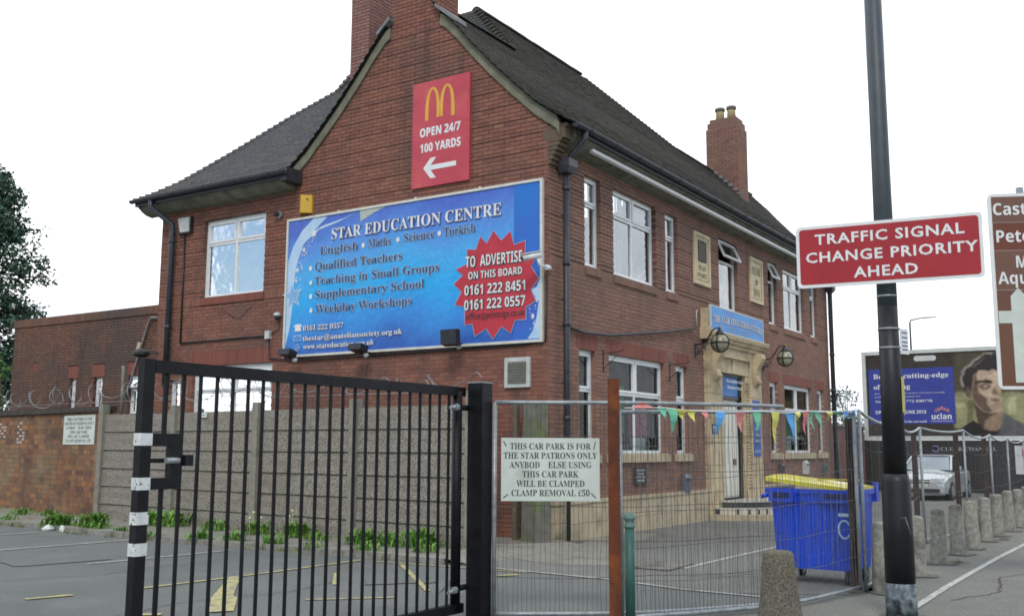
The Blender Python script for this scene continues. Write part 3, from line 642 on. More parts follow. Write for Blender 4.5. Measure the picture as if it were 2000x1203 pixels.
# verge tiles stick out over the gable and the left gable slope
def PG(u, run, z, l=0): return Vector((u, 7.0 - run + l * .72, z + l * .69))
profG = [p for p in prof if p[0] <= 2.95] + [(3.1, 10.7)]
tiles(profG, PG, lambda r0, z: [(XL, max(XL + .4, r0))], tile_m, roof, 0, seed=7)
# hidden rear slopes, top deck, ridges
mb = MB()
mb.poly([(0, 2.7, 10.84), (3.0, 2.7, 10.84), (3.0, 3.95, 10.84), (0, 3.95, 10.84)])
mb.poly([(9.3, 4.4, 12.6), (12.19, 2.78, 10.88), (12.19, 6.4, 10.6), (9.3, 5.2, 12.5)])
mb.poly([(3.84, 4.4, 12.6), (9.3, 4.4, 12.6), (12.19, 6.4, 10.6), (12.19, 6.5, 7.7), (8.4, 8.9, 7.7), (8.4, 8.9, 7.8)])
mb.poly([(12.19, 2.78, 10.88), (XR, 2.78, 10.88), (XR, 6.4, 7.7), (12.19, 6.4, 7.7)])
mb.poly([(3.84, 4.4, 12.6), (8.4, 8.9, 7.8), (8.4, 11.6, 7.8), (3.84, 7.34, 12.6)]); HPE = [(-.5 + r_, 11.66 - r_, z_ - .02) for r_, z_ in profL]
for (x0, y0, z0), (x1, y1, z1) in zip(HPE, HPE[1:]): mb.poly([(x0, y0, z0), (7.9 - x0, y0, z0), (7.9 - x1, y1, z1), (x1, y1, z1)])
mb.poly([(-.5, 11.66, 7.74), (8.4, 11.66, 7.74), (8.4, 11.66, 7.7), (-.5, 11.66, 7.7)])
put('rear_slope', mb, tile_m, roof)
def ridge(a, b, rr=.10, m=tile_m, seg=.42, name='ridge_tile', drop=0):
    a = Vector(a); b = Vector(b); L = (b - a).length; n = max(1, int(L / seg)); d = (b - a).normalized()
    side = Vector((d.y, -d.x, 0)).normalized(); up = side.cross(d); up = up if up.z > 0 else -up
    for i in range(n):
        p = a + d * (L * i / n + .006); q = a + d * (L * (i + 1) / n - .006); mb = MB(); ring = []
        jz = rnd.uniform(-.008, .008)
        for k in range(7):
            t = math.pi * k / 6; ring.append(side * math.cos(t) * rr * 1.15 + up * (math.sin(t) * rr + jz - drop))
        for k in range(6): mb.poly([p + ring[k], p + ring[k + 1], q + ring[k + 1], q + ring[k]], True)
        mb.poly([p + x for x in ring]); mb.poly([q + x for x in ring][::-1]); put(name, mb, m, roof)
ridge((3.80, 4.4, 12.60), (9.1, 4.4, 12.60), .12, drop=.05); ridge((12.3, 2.78, 10.88), (XR, 2.78, 10.88), .10, drop=.04); ridge((.62, 2.72, 10.84), (3.0, 2.72, 10.86), .07)
def bonnets(a, b, n, m, s=.13):
    a = Vector(a); b = Vector(b); d = (b - a).normalized(); side = Vector((d.y, -d.x, 0)).normalized(); up = side.cross(d); up = up if up.z > 0 else -up; mb = MB()
    for i in range(n):
        p = a + (b - a) * (i / n); q = a + (b - a) * ((i + 1.35) / n)
        e = up * .075; mb.hexa([p - side * s - up * .03, p + side * s - up * .03, q + side * s * .5 - up * .03, q - side * s * .5 - up * .03, p - side * s * .25 + e, p + side * s * .25 + e, q + side * .02 + up * .02, q - side * .02 + up * .02])
    put('hip_tiles', mb, m, roof, kind='stuff')
hp = [PL(11.68 - r_, r_, z_) for r_, z_ in profL]
for p, q in zip(hp, hp[1:]): bonnets(p, q, max(1, round((q - p).length / .165)), tilel_m)
bonnets((12.3, 2.72, 10.82), (9.3, 4.38, 12.55), 26, tile_m); bonnets((2.95, 2.76, 10.86), (3.84, 4.38, 12.6), 14, tile_m)
# plastered verges (curved) on the gable, and at the far end
def verge(S, pts, wd, d0, d1, m=render_m, name='verge_band'):
    mb = MB()
    for i in range(len(pts) - 1):
        (a, b), (c, e) = pts[i], pts[i + 1]; mb.hexa([S.P(a, b - wd, d1), S.P(c, e - wd, d1), S.P(c, e - wd, d0), S.P(a, b - wd, d0), S.P(a, b, d1), S.P(c, e, d1), S.P(c, e, d0), S.P(a, b, d0)])
    return put(name, mb, m, roof)
rr_ = [(-.5 + a, b - .035) for a, b in prof if a <= 2.95 and a > 0] + [(2.58, 10.58)]
verge(GA, [(-.26, 7.75)] + rr_[0:1] + rr_[1:], .25, -.1, .05); verge(GA, [(6.76, 7.75)] + [(6.5 - y, z) for y, z in rr_[0:1] + rr_[1:]], .25, -.1, .05)
mb = MB(); FAR = Surf((18.4, 0, 0), (0, 1, 0), (1, 0, 0))
verge(FAR, [(y, z) for y, z in rr_], .30, -.1, .3)
# left end return of the wing eaves beside the gable
mb = MB(); mb.box(-.50, -.01, 6.40, 6.60, 7.50, 7.80); put('eaves_end', mb, pipe_m, roof)
# corbelled brick kneeler at the right foot of the gable
kn = MB()
for i in range(9): kn.box(-.004 + i * .0, .30, -.05 - i * .045, .02, 7.0 + i * .083, 7.0 + (i + 1) * .083 - .012)
kn.box(-.006, .26, -.36, .12, 7.46, 7.66); put('kneeler', kn, mat('weathered_brick', H('#6b5c4c'), H('#5a4d42'), 5, .9, .4, 40, rand=[H('#6e5a4b'), H('#5c5044'), H('#75614c')]), wg)
# eaves: soffit, fascia, gutter, white strip
mb = MB(); mb.hexa([(.28, -.002, 7.36), (18.9, -.002, 7.36), (18.9, .02, 7.74), (.28, .02, 7.74), (.28, -.42, 7.50), (18.9, -.42, 7.50), (18.9, -.42, 7.74), (.28, -.42, 7.74)])
m2 = MB(); prs = [(-.002, 7.36), (-.18, 7.39), (-.30, 7.45), (-.44, 7.56), (-.44, 7.74), (-.002, 7.8)]
m2.prism([(.28, y, z) for y, z in prs], (18.62, 0, 0)); put('soffit', m2, soffit_m, roof)
m2 = MB(); m2.prism([(x, 6.6, z) for x, z in prs], (0, 5.0, 0)); put('soffit', m2, soffit_m, roof)
m2 = MB(); m2.hexa([(1.0, -.40, 7.425), (18.9, -.40, 7.425), (18.9, -.33, 7.41), (1.0, -.33, 7.41), (1.0, -.41, 7.48), (18.9, -.41, 7.48), (18.9, -.345, 7.47), (1.0, -.345, 7.47)]); put('white_eaves_strip', m2, upvc_m, roof)
def gutter(a, b, rr, parent):
    a = Vector(a); b = Vector(b); d = (b - a).normalized(); side = Vector((d.y, -d.x, 0)); mb = MB(); ri = [side * math.cos(math.pi * (1 + k / 8)) * rr + Vector((0, 0, math.sin(math.pi * (1 + k / 8)) * rr)) for k in range(9)]
    ro = [x * 1.1 for x in ri]
    for k in range(8):
        mb.poly([a + ro[k], a + ro[k + 1], b + ro[k + 1], b + ro[k]], True); mb.poly([a + ri[k + 1], a + ri[k], b + ri[k], b + ri[k + 1]], True)
    for e in (0, 8): mb.poly([a + ri[e], a + ro[e], b + ro[e], b + ri[e]])
    mb.poly([a + x for x in ro]); mb.poly([b + x for x in ro])
    g = put('gutter', mb, pipe_m, parent); L = (b - a).length; n = int(L / 1.0)
    for i in range(n):
        p = a + d * (L * (i + .5) / n); m3 = MB(); q = p + d * .05
        for k in range(8): m3.poly([p + ro[k] * 1.12, p + ro[k + 1] * 1.12, q + ro[k + 1] * 1.12, q + ro[k] * 1.12])
        m3.poly([p + x * 1.12 for x in ro]); m3.poly([q + x * 1.12 for x in ro]); put('gutter_joint', m3, pipe_m, g)
gutter((.05, -.56, 7.72), (18.95, -.56, 7.72), .075, B); gutter((-.57, 11.68, 7.69), (-.57, 6.38, 7.69), .07, B)
m2 = MB(); m2.box(-.5, -.44, 6.6, 11.62, 7.55, 7.70); m2.box(.28, 18.9, -.5, -.445, 7.58, 7.72); put('fascia', m2, pipe_m, roof)
# downpipes
def downpipe(pts, rr, collars, brk, parent, hopper=None):
    mb = MB(); mb.tube(pts, rr, 12); o = put('downpipe', mb, pipe_m, parent)
    for c in collars: m1 = MB(); m1.tube([(c[0], c[1], c[2]), (c[0], c[1], c[2] + .09)], rr * 1.2, 12); put('collar', m1, pipe_m, o)
    for c in brk: m1 = MB(); m1.bar((c[0] - .12 if brk[0][3] == 0 else c[0], c[1] - (.12 if brk[0][3] else 0), c[2]), (c[0] + .12 if brk[0][3] == 0 else c[0], c[1] + (.12 if brk[0][3] else 0), c[2]), .03, .03); put('bracket', m1, pipe_m, o)
    if hopper: m1 = MB(); x, y, z = hopper; m1.hexa([(x - .12, y - .1, z), (x + .12, y - .1, z), (x + .12, y + .1, z), (x - .12, y + .1, z), (x - .17, y - .15, z + .12), (x + .17, y - .15, z + .12), (x + .17, y + .1, z + .12), (x - .17, y + .1, z + .12)]); m1.box(x - .17, x + .17, y - .15, y + .1, z + .12, z + .26); put('hopper', m1, pipe_m, o)
X = .42
downpipe([(X, -.14, 6.9), (X, -.14, 0)], .062, [(X, -.14, z) for z in (6.55, 5.1, 2.2)] + [(X, -.14, 3.95)], [(X, -.1, z, 0) for z in (6.05, 4.45, 2.9, 1.2)], B, (X, -.15, 6.88))
downpipe([(X + .02, -.55, 7.66), (X + .02, -.54, 7.5), (X, -.24, 7.2), (X, -.2, 7.1)], .06, [], [(X, -.2, 7.1, 0)], B)
downpipe([(18.3, -.5, 7.66), (18.3, -.4, 7.4), (18.3, -.14, 7.15), (18.3, -.14, 0)], .075, [(18.3, -.14, z) for z in (6.9, 4.8, 3.6)], [(18.3, -.1, z, 0) for z in (6.2, 4.5, 3)], B, (18.3, -.15, 6.95))
downpipe([(-.55, 10.95, 7.66), (-.54, 10.95, 7.45), (-.15, 10.6, 7.05), (-.14, 10.6, 6.8), (-.14, 10.6, 3.1)], .07, [(-.14, 10.6, z) for z in (6.6, 4.5)], [(-.1, 10.6, z, 1) for z in (6.2, 4.6)], B)
# --- chimneys
def chimney(x0, x1, y0, y1, z0, z1, name, m=brick_m, cap=True, label=None):
    c = MB(); c.box(x0 + .012, x1 - .012, y0 + .012, y1 - .012, z0, z1); o = put(name, c, mortard_m, B, label=label); mb = MB()
    faces = [Surf((x0, 0, 0), (0, 1, 0), (-1, 0, 0)), Surf((0, y0, 0), (1, 0, 0), (0, -1, 0)), Surf((x1, 0, 0), (0, 1, 0), (1, 0, 0)), Surf((0, y1, 0), (1, 0, 0), (0, 1, 0))]
    for i, S in enumerate(faces):
        a, b = ((y0, y1) if i % 2 == 0 else (x0, x1)); bl_, _ = lay(S, z0, z1, lambda z: [(a + .002, b - .002)], [], None, seed=i + 20, header=2 if i % 2 else 0)
        for q in bl_: S.box(mb, q[0], q[1], q[2], q[3], -.05, q[4], skip=(4,))
    put('brickwork', mb, m, o, kind='stuff'); return o
chimney(0.0, .66, 2.63, 3.90, 10.3, 15.2, 'chimney', brick_m)
chimney(1.5, 2.75, 5.88, 6.45, 9.2, 15.2, 'chimney', mat('grey_pink_brick', H('#8d6a62'), H('#7d5f59'), 3, .9, .3, 60, rand=[H('#866058'), H('#94716a'), H('#7c5b55')]))
c3 = chimney(15.2, 16.05, 1.80, 2.92, 9.4, 12.28, 'chimney', brickf_m)
mb = MB(); mb.box(15.24, 16.01, 1.84, 2.88, 12.28, 12.52); mb.box(15.30, 15.95, 1.90, 2.82, 12.52, 12.66); put('chimney_cap', mb, brickf_m, c3)
for yy in (2.52, 2.12):
    mb = MB(); mb.lathe((15.5, yy, 12.64), [(.15, 0), (.135, .3), (.15, .36)], 14); p = put('chimney_pot', mb, mat('buff_pot', H('#c4b58a'), H('#b5a67c'), 6, .8), B)
    m1 = MB(); m1.lathe((15.5, yy, 12.95), [(.15, 0), (.175, .05), (.165, .12)], 14); put('pot_rim', m1, mat('sooty_pot_rim', H('#7b7368'), H('#655e55'), 8, .9), p)
for i in range(7):
    mb = MB(); t = i / 6; mb.obox((15.17, 2.75 - t * 1.0, 10.93 - t * .95), (1, 0, 0), (0, 1, 0), (0, 0, 1), .012, .075, .05); put('flashing', mb, lead_m, c3)
for a in ((-.12, 2.52, 10.50), (-.12, 3.98, 10.50)):
    mb = MB(); s = 1 if a[1] < 3 else -1; mb.hexa([(-.16, a[1] - .22 * s, a[2] - .08), (.5, a[1] - .22 * s, a[2] - .08), (.5, a[1] + .12 * s, a[2] + .20), (-.16, a[1] + .12 * s, a[2] + .20), (-.16, a[1] - .22 * s, a[2] + .0), (.5, a[1] - .22 * s, a[2] + .0), (.5, a[1] + .12 * s, a[2] + .28), (-.16, a[1] + .12 * s, a[2] + .28)]); put('flashing', mb, lead_m, roof)
# --- vent, conduits on the gable
mb = MB(); GA.box(mb, .38, .94, 2.81, 3.37, 0, .05); v = put('vent', mb, greybox_m, B); vb = mat('vent_grille', H('#8d8f84'), H('#7b7d73'), 6, .7)
mb = MB(); GA.box(mb, .46, .86, 2.89, 3.29, .05, .053); put('grille', mb, mat('grille_back', H('#55574f'), H('#4a4c45'), 6, .8), v)
for i in range(13):
    m1 = MB(); z = 2.895 + i * .030; m1.hexa([GA.P(.46, z, .075), GA.P(.86, z, .075), GA.P(.86, z + .004, .053), GA.P(.46, z + .004, .053), GA.P(.46, z + .012, .075), GA.P(.86, z + .012, .075), GA.P(.86, z + .020, .053), GA.P(.46, z + .020, .053)]); put('louvre', m1, vb, v)
def cable(S, pts, rr, m=black_m, name='cable', parent=B, label=None):
    mb = MB(); mb.tube([S.P(*p) for p in pts], rr, 6); return put(name, mb, m, parent, label=label)
cable(GA, [(10.28, 6.78, .03), (10.25, 4.14, .03)], .022, name='conduit'); cable(GA, [(10.25, 4.14, .03), (7.3, 4.16, .03)], .022, name='conduit'); cable(GA, [(7.27, 4.2, .03), (7.22, 3.64, .03), (6.4, 3.56, .05), (.5, 3.6, .04), (.06, 3.66, .02), (-.0 + .02, 4.8, .02)], .017)
cable(GA, [(6.95, 4.6, .03), (6.93, 4.3, .03), (7.2, 4.18, .03)], .01)
mb = MB(); GA.box(mb, 7.2, 7.34, 4.08, 4.26, 0, .08); put('junction_box', mb, greybox_m, B)
cable(FA, [(X + .05, 3.98, .06), (1.2, 3.92, .06), (2.3, 3.97, .06), (3.2, 4.08, .06), (4.8, 4.28, .06), (6.75, 4.56, .06)], .032, pipe_m, 'conduit')
cable(FA, [(6.9, 4.62, .04), (6.9, 5.0, .04), (7.0, 5.03, .04)], .014, greybox_m)
CRK = [(8.75, 4.84), (8.73, 4.77), (8.61, 4.75), (8.59, 4.7), (8.47, 4.68), (8.45, 4.62), (8.2, 4.61), (8.19, 4.68), (8.06, 4.68), (8.05, 4.79), (7.92, 4.8), (7.9, 4.85)]
mb = MB()
for (a, b), (c, d) in zip(CRK, CRK[1:]): mb.bar(GA.P(a, b, .0), GA.P(c, d, .0), .014, .012, (1, 0, 0))
put('wall_crack', mb, joint_m, B, kind='stuff')
# ------------------------------------------------------------------ stone doorway
D = put('door_surround', FA.box(MB(), 7.4, 11.26, 4.02, 4.36, -.02, .10), stone_m, B)
def st(u0, u1, z0, z1, d0, d1, name='stone', m=stone_m, p=D): mb = MB(); FA.box(mb, u0, u1, z0, z1, d0, d1); return put(name, mb, m, p)
for (a, b) in ((7.4, 8.30), (10.36, 11.26)):
    for z0, z1 in ((.44, .66), (.66, 1.30), (1.30, 1.85), (1.85, 2.45), (2.45, 3.05), (3.05, 3.62), (3.62, 4.02)): st(a, b, z0 + .005, z1 - .005, -.02, .10)
    st(a - .04, b + .04, 0, .44, -.02, .14)
for (a, b, f) in ((8.30, 8.45, 0), (10.16, 10.36, 1)):
    st(a, b, 0, 3.62, -.3, .04, 'door_jamb')
    mb = MB(); z = .7
    while z < 3.5: FA.box(mb, a + .03, b - .03, z, z + .045, .04, .075); z += .085
    put('dentil_strip', mb, stone_m, D, kind='stuff')
for k in range(5): st(8.30 + k * .412, 8.30 + (k + 1) * .412 - .008, 3.62, 4.02, -.25, .06 + (.03 if k == 2 else 0), 'lintel_stone')
st(8.3, 10.36, 4.0, 4.05, -.02, .16, 'moulding'); st(7.4, 11.26, 4.26, 4.36, -.02, .15, 'moulding')
mb = MB(); mb.prism([FA.P(7.19, z, d) for z, d in ((4.36, 0), (4.36, .20), (4.42, .22), (4.46, .28), (4.54, .30), (4.57, .30), (4.60, 0))], (4.26, 0, 0)); put('cornice', mb, stone_m, D)
for a in (7.72, 10.62):       # carved console brackets
    mb = MB(); mb.prism([FA.P(a, z, d) for z, d in ((4.24, .10), (4.24, .34), (4.12, .36), (4.0, .31), (3.82, .20), (3.66, .17), (3.58, .20), (3.50, .22), (3.42, .19), (3.36, .12), (3.34, .10))], (.30, 0, 0)); br = put('console', mb, stone_m, D)
    m1 = MB(); m1.sphere(FA.P(a + .15, 3.48, .22), .075, 10, 6); put('scroll', m1, stone_m, br)
mb = MB()
for i in range(8): FA.box(mb, 7.62 + i * .46, 7.72 + i * .46, 4.36, 4.40, .15, .20)
put('corbels', mb, stone_m, D)
dr = MB(); FA.box(dr, 8.97, 9.98, .46, 2.95, -.2, -.14); door = put('door', dr, mat('cream_door_paint', H('#dcdcd0'), H('#cfcfc3'), 5, .5), B)
for i in range(7): m1 = MB(); FA.box(m1, 8.99 + i * .14, 9.105 + i * .14, .5, 2.91, -.14, -.128); put('door_board', m1, MC['cream_door_paint'], door)
m1 = MB(); FA.box(m1, 9.55, 9.72, 1.28, 1.44, -.13, -.10); put('letter_plate', m1, mat('bronze_plate', H('#6d5c3c'), H('#5c4d33'), 6, .5), door)
m1 = MB(); FA.box(m1, 8.45, 8.97, .3, 3.6, -.26, -.20); FA.box(m1, 9.985, 10.155, .3, 3.6, -.2, -.08); FA.box(m1, 8.45, 10.155, 2.96, 3.04, -.2, -.08); FA.box(m1, 8.45, 10.155, 3.56, 3.62, -.2, -.05); FA.box(m1, 8.97, 9.98, .3, .455, -.2, -.1); put('door_frame', m1, mat('black_door_frame', H('#1b1b1a'), H('#242423'), 6, .4), B)
blue_m = mat('blue_sign_print', H('#3c7fc4'), H('#2f6fb5'), 2, .5); blued_m = mat('deep_blue_print', H('#2b5cae'), H('#2653a2'), 2, .5)
fs_ = thing('fanlight_sign', (9.2, .07, 3.04), 'blue notice filling the fanlight over the cream door', 'sign')
m1 = MB(); FA.box(m1, 8.52, 9.95, 3.05, 3.55, -.13, -.10); put('panel', m1, blue_m, fs_)
text('Star Anatolian Society', 's', (0, 0, 0), (1, 0, 0), 3.38, 3.46, 8.65, 9.85, .096, (0, -1, 0), white_m, fs_); text('Manchester Branch', 's', (0, 0, 0), (1, 0, 0), 3.22, 3.30, 8.7, 9.8, .096, (0, -1, 0), white_m, fs_)
# curved step
stp = thing('doorstep', (9.0, -.8, 0), 'bowed stone and black-and-white tiled doorstep below the cream door', 'doorstep')
def bow(u0, u1, d, n=24): return [(u0 + (u1 - u0) * i / n, -.1 - d * max(0, math.sin(math.pi * i / n)) ** .55) for i in range(n + 1)]
for (u0, u1, d, z0, z1, m, nm) in ((7.3, 11.5, 1.75, 0, .14, plinth_m, 'base_step'), (7.55, 11.3, 1.55, .14, .27, mat('cream_tile', H('#c9c4b4'), H('#b9b5a6'), 6, .6), 'tiled_riser'), (8.0, 10.9, 1.0, .27, .40, mat('black_step_paint', H('#3b3d40'), H('#303234'), 4, .5), 'top_step'), (7.95, 10.95, 1.05, .40, .43, mat('pale_nosing', H('#b5b3a8'), H('#a3a198'), 6, .6), 'nosing')):
    mb = MB(); mb.prism([(x, y, z0) for x, y in bow(u0, u1, d)] + [], (0, 0, z1 - z0)); put(nm, mb, m, stp)
bp_ = bow(7.55, 11.3, 1.56, 46)
for i in range(0, 46, 2):
    (x0, y0), (x1, y1) = bp_[i], bp_[i + 1]; mb = MB(); t = .42; a = Vector((x0, y0, 0)); b = a + (Vector((x1, y1, 0)) - a) * t * 1.0; nn = Vector((b.y - a.y, -(b.x - a.x), 0)).normalized() * .006
    mb.hexa([a + nn + Vector((0, 0, .142)), b + nn + Vector((0, 0, .142)), b + Vector((0, 0, .142)), a + Vector((0, 0, .142)), a + nn + Vector((0, 0, .268)), b + nn + Vector((0, 0, .268)), b + Vector((0, 0, .268)), a + Vector((0, 0, .268))]); put('black_tile', mb, MC['black_step_paint'], stp)
# engraved plaques
def plaque(u0, u1, z0, z1, label):
    stone_m = mat('pale_plaque_stone', H('#d6c8a8'), H('#c6b899'), 5, .85, .3, 50, stain=[(H('#a3977c'), 2, .5, .8)]); p = thing('stone_plaque', FA.P((u0 + u1) / 2, z0, 0), label, 'plaque'); mb = MB(); FA.box(mb, u0, u1, z0, z1, -.06, .03); put('slab', mb, stone_m, p)
    m1 = MB(); bars(FA, m1, u0 + .005, u1 - .005, z0 + .005, z1 - .005, .07, .03, .055); put('moulded_border', m1, stone_m, p); m1 = MB(); bars(FA, m1, u0 + .12, u1 - .12, z0 + .12, z1 - .12, .014, .03, .034); put('engraved_line', m1, engr_m, p); return p
p1 = plaque(6.85, 7.87, 5.68, 6.99, 'buff stone plaque carved with a lattice, left of the propped-open upper window')
m1 = MB(); FA.box(m1, 7.10, 7.62, 6.28, 6.80, .03, .036); put('lattice_field', m1, stone_m, p1)
lt = MB(); bars(FA, lt, 7.10, 7.62, 6.28, 6.80, .03, .036, .05)
for i in range(-4, 5):
    a = [7.36 + i * .085 - .26, 6.28]; b = [7.36 + i * .085 + .26, 6.80]
    if a[0] < 7.12: k = 7.12 - a[0]; a = [7.12, a[1] + k]
    if b[0] > 7.60: k = b[0] - 7.60; b = [7.60, b[1] - k]
    if b[0] - a[0] > .04: lt.bar(FA.P(a[0], a[1], .045), FA.P(b[0], b[1], .045), .03, .01, (0, -1, 0))
put('lattice', lt, ink_m, p1)
text('THE NEW', 's', (0, 0, 0), (1, 0, 0), 6.06, 6.18, 7.12, 7.60, .034, (0, -1, 0), engr_m, p1); text('IN VARIETY', 's', (0, 0, 0), (1, 0, 0), 5.88, 5.99, 7.08, 7.64, .034, (0, -1, 0), engr_m, p1)
p2 = plaque(10.80, 11.82, 5.72, 6.99, 'buff stone plaque reading STAR INN, right of the propped-open upper window')
text('STAR', 's', (0, 0, 0), (1, 0, 0), 6.52, 6.74, 10.97, 11.64, .034, (0, -1, 0), engr_m, p2); text('INN', 's', (0, 0, 0), (1, 0, 0), 5.90, 6.12, 11.06, 11.56, .034, (0, -1, 0), engr_m, p2)
def star(S, u, z, ro, d, mb, ri=None, rot=0, n=5):
    ri = ri or ro * .42; mb.poly([S.P(u + (ro if k % 2 == 0 else ri) * math.sin(math.pi * k / n + rot), z + (ro if k % 2 == 0 else ri) * math.cos(math.pi * k / n + rot), d) for k in range(2 * n)]); return mb
put('star_mark', star(FA, 11.31, 6.32, .13, .035, MB()), engr_m, p2)
# fascia sign above the door
fsn = thing('fascia_sign', (9.4, -.17, 4.62), 'blue fascia board with arched white lettering above the stone cornice', 'sign')
m1 = MB(); FA.box(m1, 7.5, 11.3, 4.62, 5.2, .14, .18); put('panel', m1, mat('sky_blue_print', H('#4a86cf'), H('#3d97dc'), 1.4, .5), fsn); m1 = MB(); bars(FA, m1, 7.47, 11.33, 4.59, 5.23, .03, .13, .185); put('frame', m1, adsil_m, fsn)
text('THE STAR EDUCATION CENTRE', 's', (0, 0, 0), (1, 0, 0), 4.80, 4.98, 7.63, 11.19, .186, (0, -1, 0), shadow_m, fsn, arc=.05, bold=.012); text('THE STAR EDUCATION CENTRE', 's', (0, 0, 0), (1, 0, 0), 4.81, 4.98, 7.62, 11.2, .19, (0, -1, 0), white_m, fsn, arc=.05)
text('0161 222 0557', 's', (0, 0, 0), (1, 0, 0), 4.67, 4.79, 8.55, 10.4, .186, (0, -1, 0), mat('faded_blue_print', H('#8fb4dd'), H('#7fa6d2'), 8, .6), fsn)
m1 = MB(); FA.box(m1, 7.25, 7.36, 4.60, 5.12, 0, .16); FA.box(m1, 7.2, 7.5, 4.58, 4.66, 0, .2); put('bracket', m1, stone_m, fsn)
# globe lamps
def globe(xb, label):
    t = thing('globe_lamp', (xb, 0, 3.95), label, 'wall lamp', 'globe lamps either side of the doorway'); c = Vector((xb, -.64, 4.19)); rr = .215
    mb = MB(); mb.box(xb - .03, xb + .03, -.03, 0, 3.86, 4.2); put('back_plate', mb, black_m, t)
    mb = MB(); mb.tube([(xb, -.02, 4.17), (xb, -.22, 4.2), (xb, -.35, 4.34), (xb, -.45, 4.5), (xb, -.55, 4.55), (xb, -.64, 4.53)], .018, 8); put('arm', mb, black_m, t)
    mb = MB()
    for k in range(3): mb.tube([(xb + .012 * math.cos(a * .8) , -.03 - .24 * a / 6, 3.98 + .06 * k + .05 * math.sin(a * 1.4 + k)) for a in range(7)], .008, 5)
    mb.tube([(xb, -.02, 3.92), (xb, -.18, 4.04), (xb, -.3, 4.22)], .012, 6); put('scrollwork', mb, black_m, t)
    mb = MB(); mb.sphere(c, rr, 20, 12); g = put('globe', mb, globe_m, t)
    mb = MB()
    for ax in range(3):
        ring = []
        for k in range(21):
            a = 2 * math.pi * k / 20; v = [(0, math.cos(a), math.sin(a)), (math.cos(a), 0, math.sin(a)), (math.cos(a), math.sin(a), 0)][ax]; ring.append(c + Vector(v) * (rr + .008))
        mb.tube(ring, .019, 6, False)
    put('cage', mb, black_m, t)
    mb = MB(); mb.lathe(c + Vector((0, 0, rr - .03)), [(.13, 0), (.09, .06), (.05, .12), (.02, .16)], 12); put('cap', mb, black_m, t)
    mb = MB(); mb.sphere(c + Vector((0, 0, rr + .16)), .03, 10, 6); put('finial', mb, brass_m, t)
globe(6.87, 'caged globe lamp on the left of the stone doorway'); globe(11.73, 'caged globe lamp on the right of the stone doorway')
# small plates, bins, brackets by the street front
def plate(name, u0, u1, z0, z1, d, m, label, cat, lines=(), lm=white_m, k='s', th=.015):
    t = thing(name, FA.P((u0 + u1) / 2, z0, d), label, cat); mb = MB(); FA.box(mb, u0, u1, z0, z1, d, d + th); put('plate', mb, m, t)
    for b_, za, zb, ua, ub in lines: text(b_, k, (0, 0, 0), (1, 0, 0), za, zb, ua, ub, d + th + .003, (0, -1, 0), lm, t)
    return t
plate('number_plate', 7.58, 7.93, 2.06, 2.30, .10, mat('navy_plate', H('#1f2c4c'), H('#1b2744'), 6, .4), 'navy plate numbered 116 on the left pilaster of the doorway', 'number plate', [('116', 2.11, 2.25, 7.62, 7.88)], k='b')
bs_ = plate('banner_sign', 10.5, 11.05, 1.5, 3.0, .10, blued_m, 'tall blue vertical notice on the right pilaster of the doorway', 'sign', [('STAR', 2.8, 2.9, 10.56, 10.98), ('EDUCATION', 2.62, 2.7, 10.54, 11.0), ('English', 2.2, 2.28, 10.58, 10.95), ('Maths', 2.04, 2.12, 10.58, 10.95), ('Science', 1.88, 1.96, 10.58, 10.95), ('0161 222 0557', 1.6, 1.66, 10.54, 11.0)])
m1 = MB(); FA.box(m1, 10.53, 11.02, 2.4, 2.46, .115, .119); put('red_stripe', m1, posterr_m, bs_)
plate('wall_notice', 3.42, 4.0, .94, 1.30, .0, ink_m, 'small black notice with white lines under the large ground floor window', 'notice', [('NO SMOKING', 1.22, 1.26, 3.5, 3.92), ('PLEASE', 1.15, 1.19, 3.55, 3.85), ('USE THE BINS', 1.08, 1.12, 3.5, 3.92), ('PROVIDED', 1.01, 1.05, 3.54, 3.88)], th=.04)
def ashbin(u, z, label, m, s=1):
    t = thing('wall_ashtray', FA.P(u, z, 0), label, 'ashtray', 'wall-mounted ashtrays on the street front'); mb = MB(); mb.prism([FA.P(u - .16 * s, z + a, b) for a, b in ((0, 0), (0, .10), (.34 * s, .13), (.42 * s, .06), (.42 * s, 0))], (.32 * s, 0, 0)); put('box', mb, m, t)
    m1 = MB(); FA.box(m1, u - .12 * s, u + .12 * s, z + .28 * s, z + .31 * s, .11, .14); put('slot', m1, ink_m, t)
ashbin(6.05, .70, 'grey wall ashtray between the corner windows and the doorway', mat('blue_grey_metal', H('#5b6470'), H('#505863'), 6, .5)); ashbin(15.2, .93, 'pale grey wall ashtray below the window right of the doorway', greybox_m); ashbin(12.9, .95, 'dark grey wall ashtray just right of the stone doorway', mat('dark_grey_metal', H('#4a4c4d'), H('#404243'), 6, .5), .8); ashbin(17.2, .93, 'small green-grey wall ashtray near the far downpipe', mat('green_grey_metal', H('#4c6460'), H('#435a56'), 6, .5), .7)
for u, lb in ((2.13, 'black iron hanging-basket bracket left of the large ground floor window'), (5.36, 'black iron hanging-basket bracket right of the large ground floor window')):
    t = thing('basket_bracket', FA.P(u, 3.3, 0), lb, 'wall bracket', 'hanging-basket brackets on the street front')
    mb = MB(); mb.bar(FA.P(u, 3.20, .01), FA.P(u, 3.66, .01), .02, .02); put('back_bar', mb, black_m, t)
    mb = MB(); mb.tube([FA.P(u, 3.58, .01), FA.P(u, 3.6, .3), FA.P(u, 3.62, .45), FA.P(u, 3.68, .47)], .009, 6); put('arm', mb, black_m, t)
    mb = MB(); mb.tube([FA.P(u, 3.28, .01), FA.P(u, 3.45, .22), FA.P(u, 3.6, .38)], .008, 6); put('brace', mb, black_m, t)

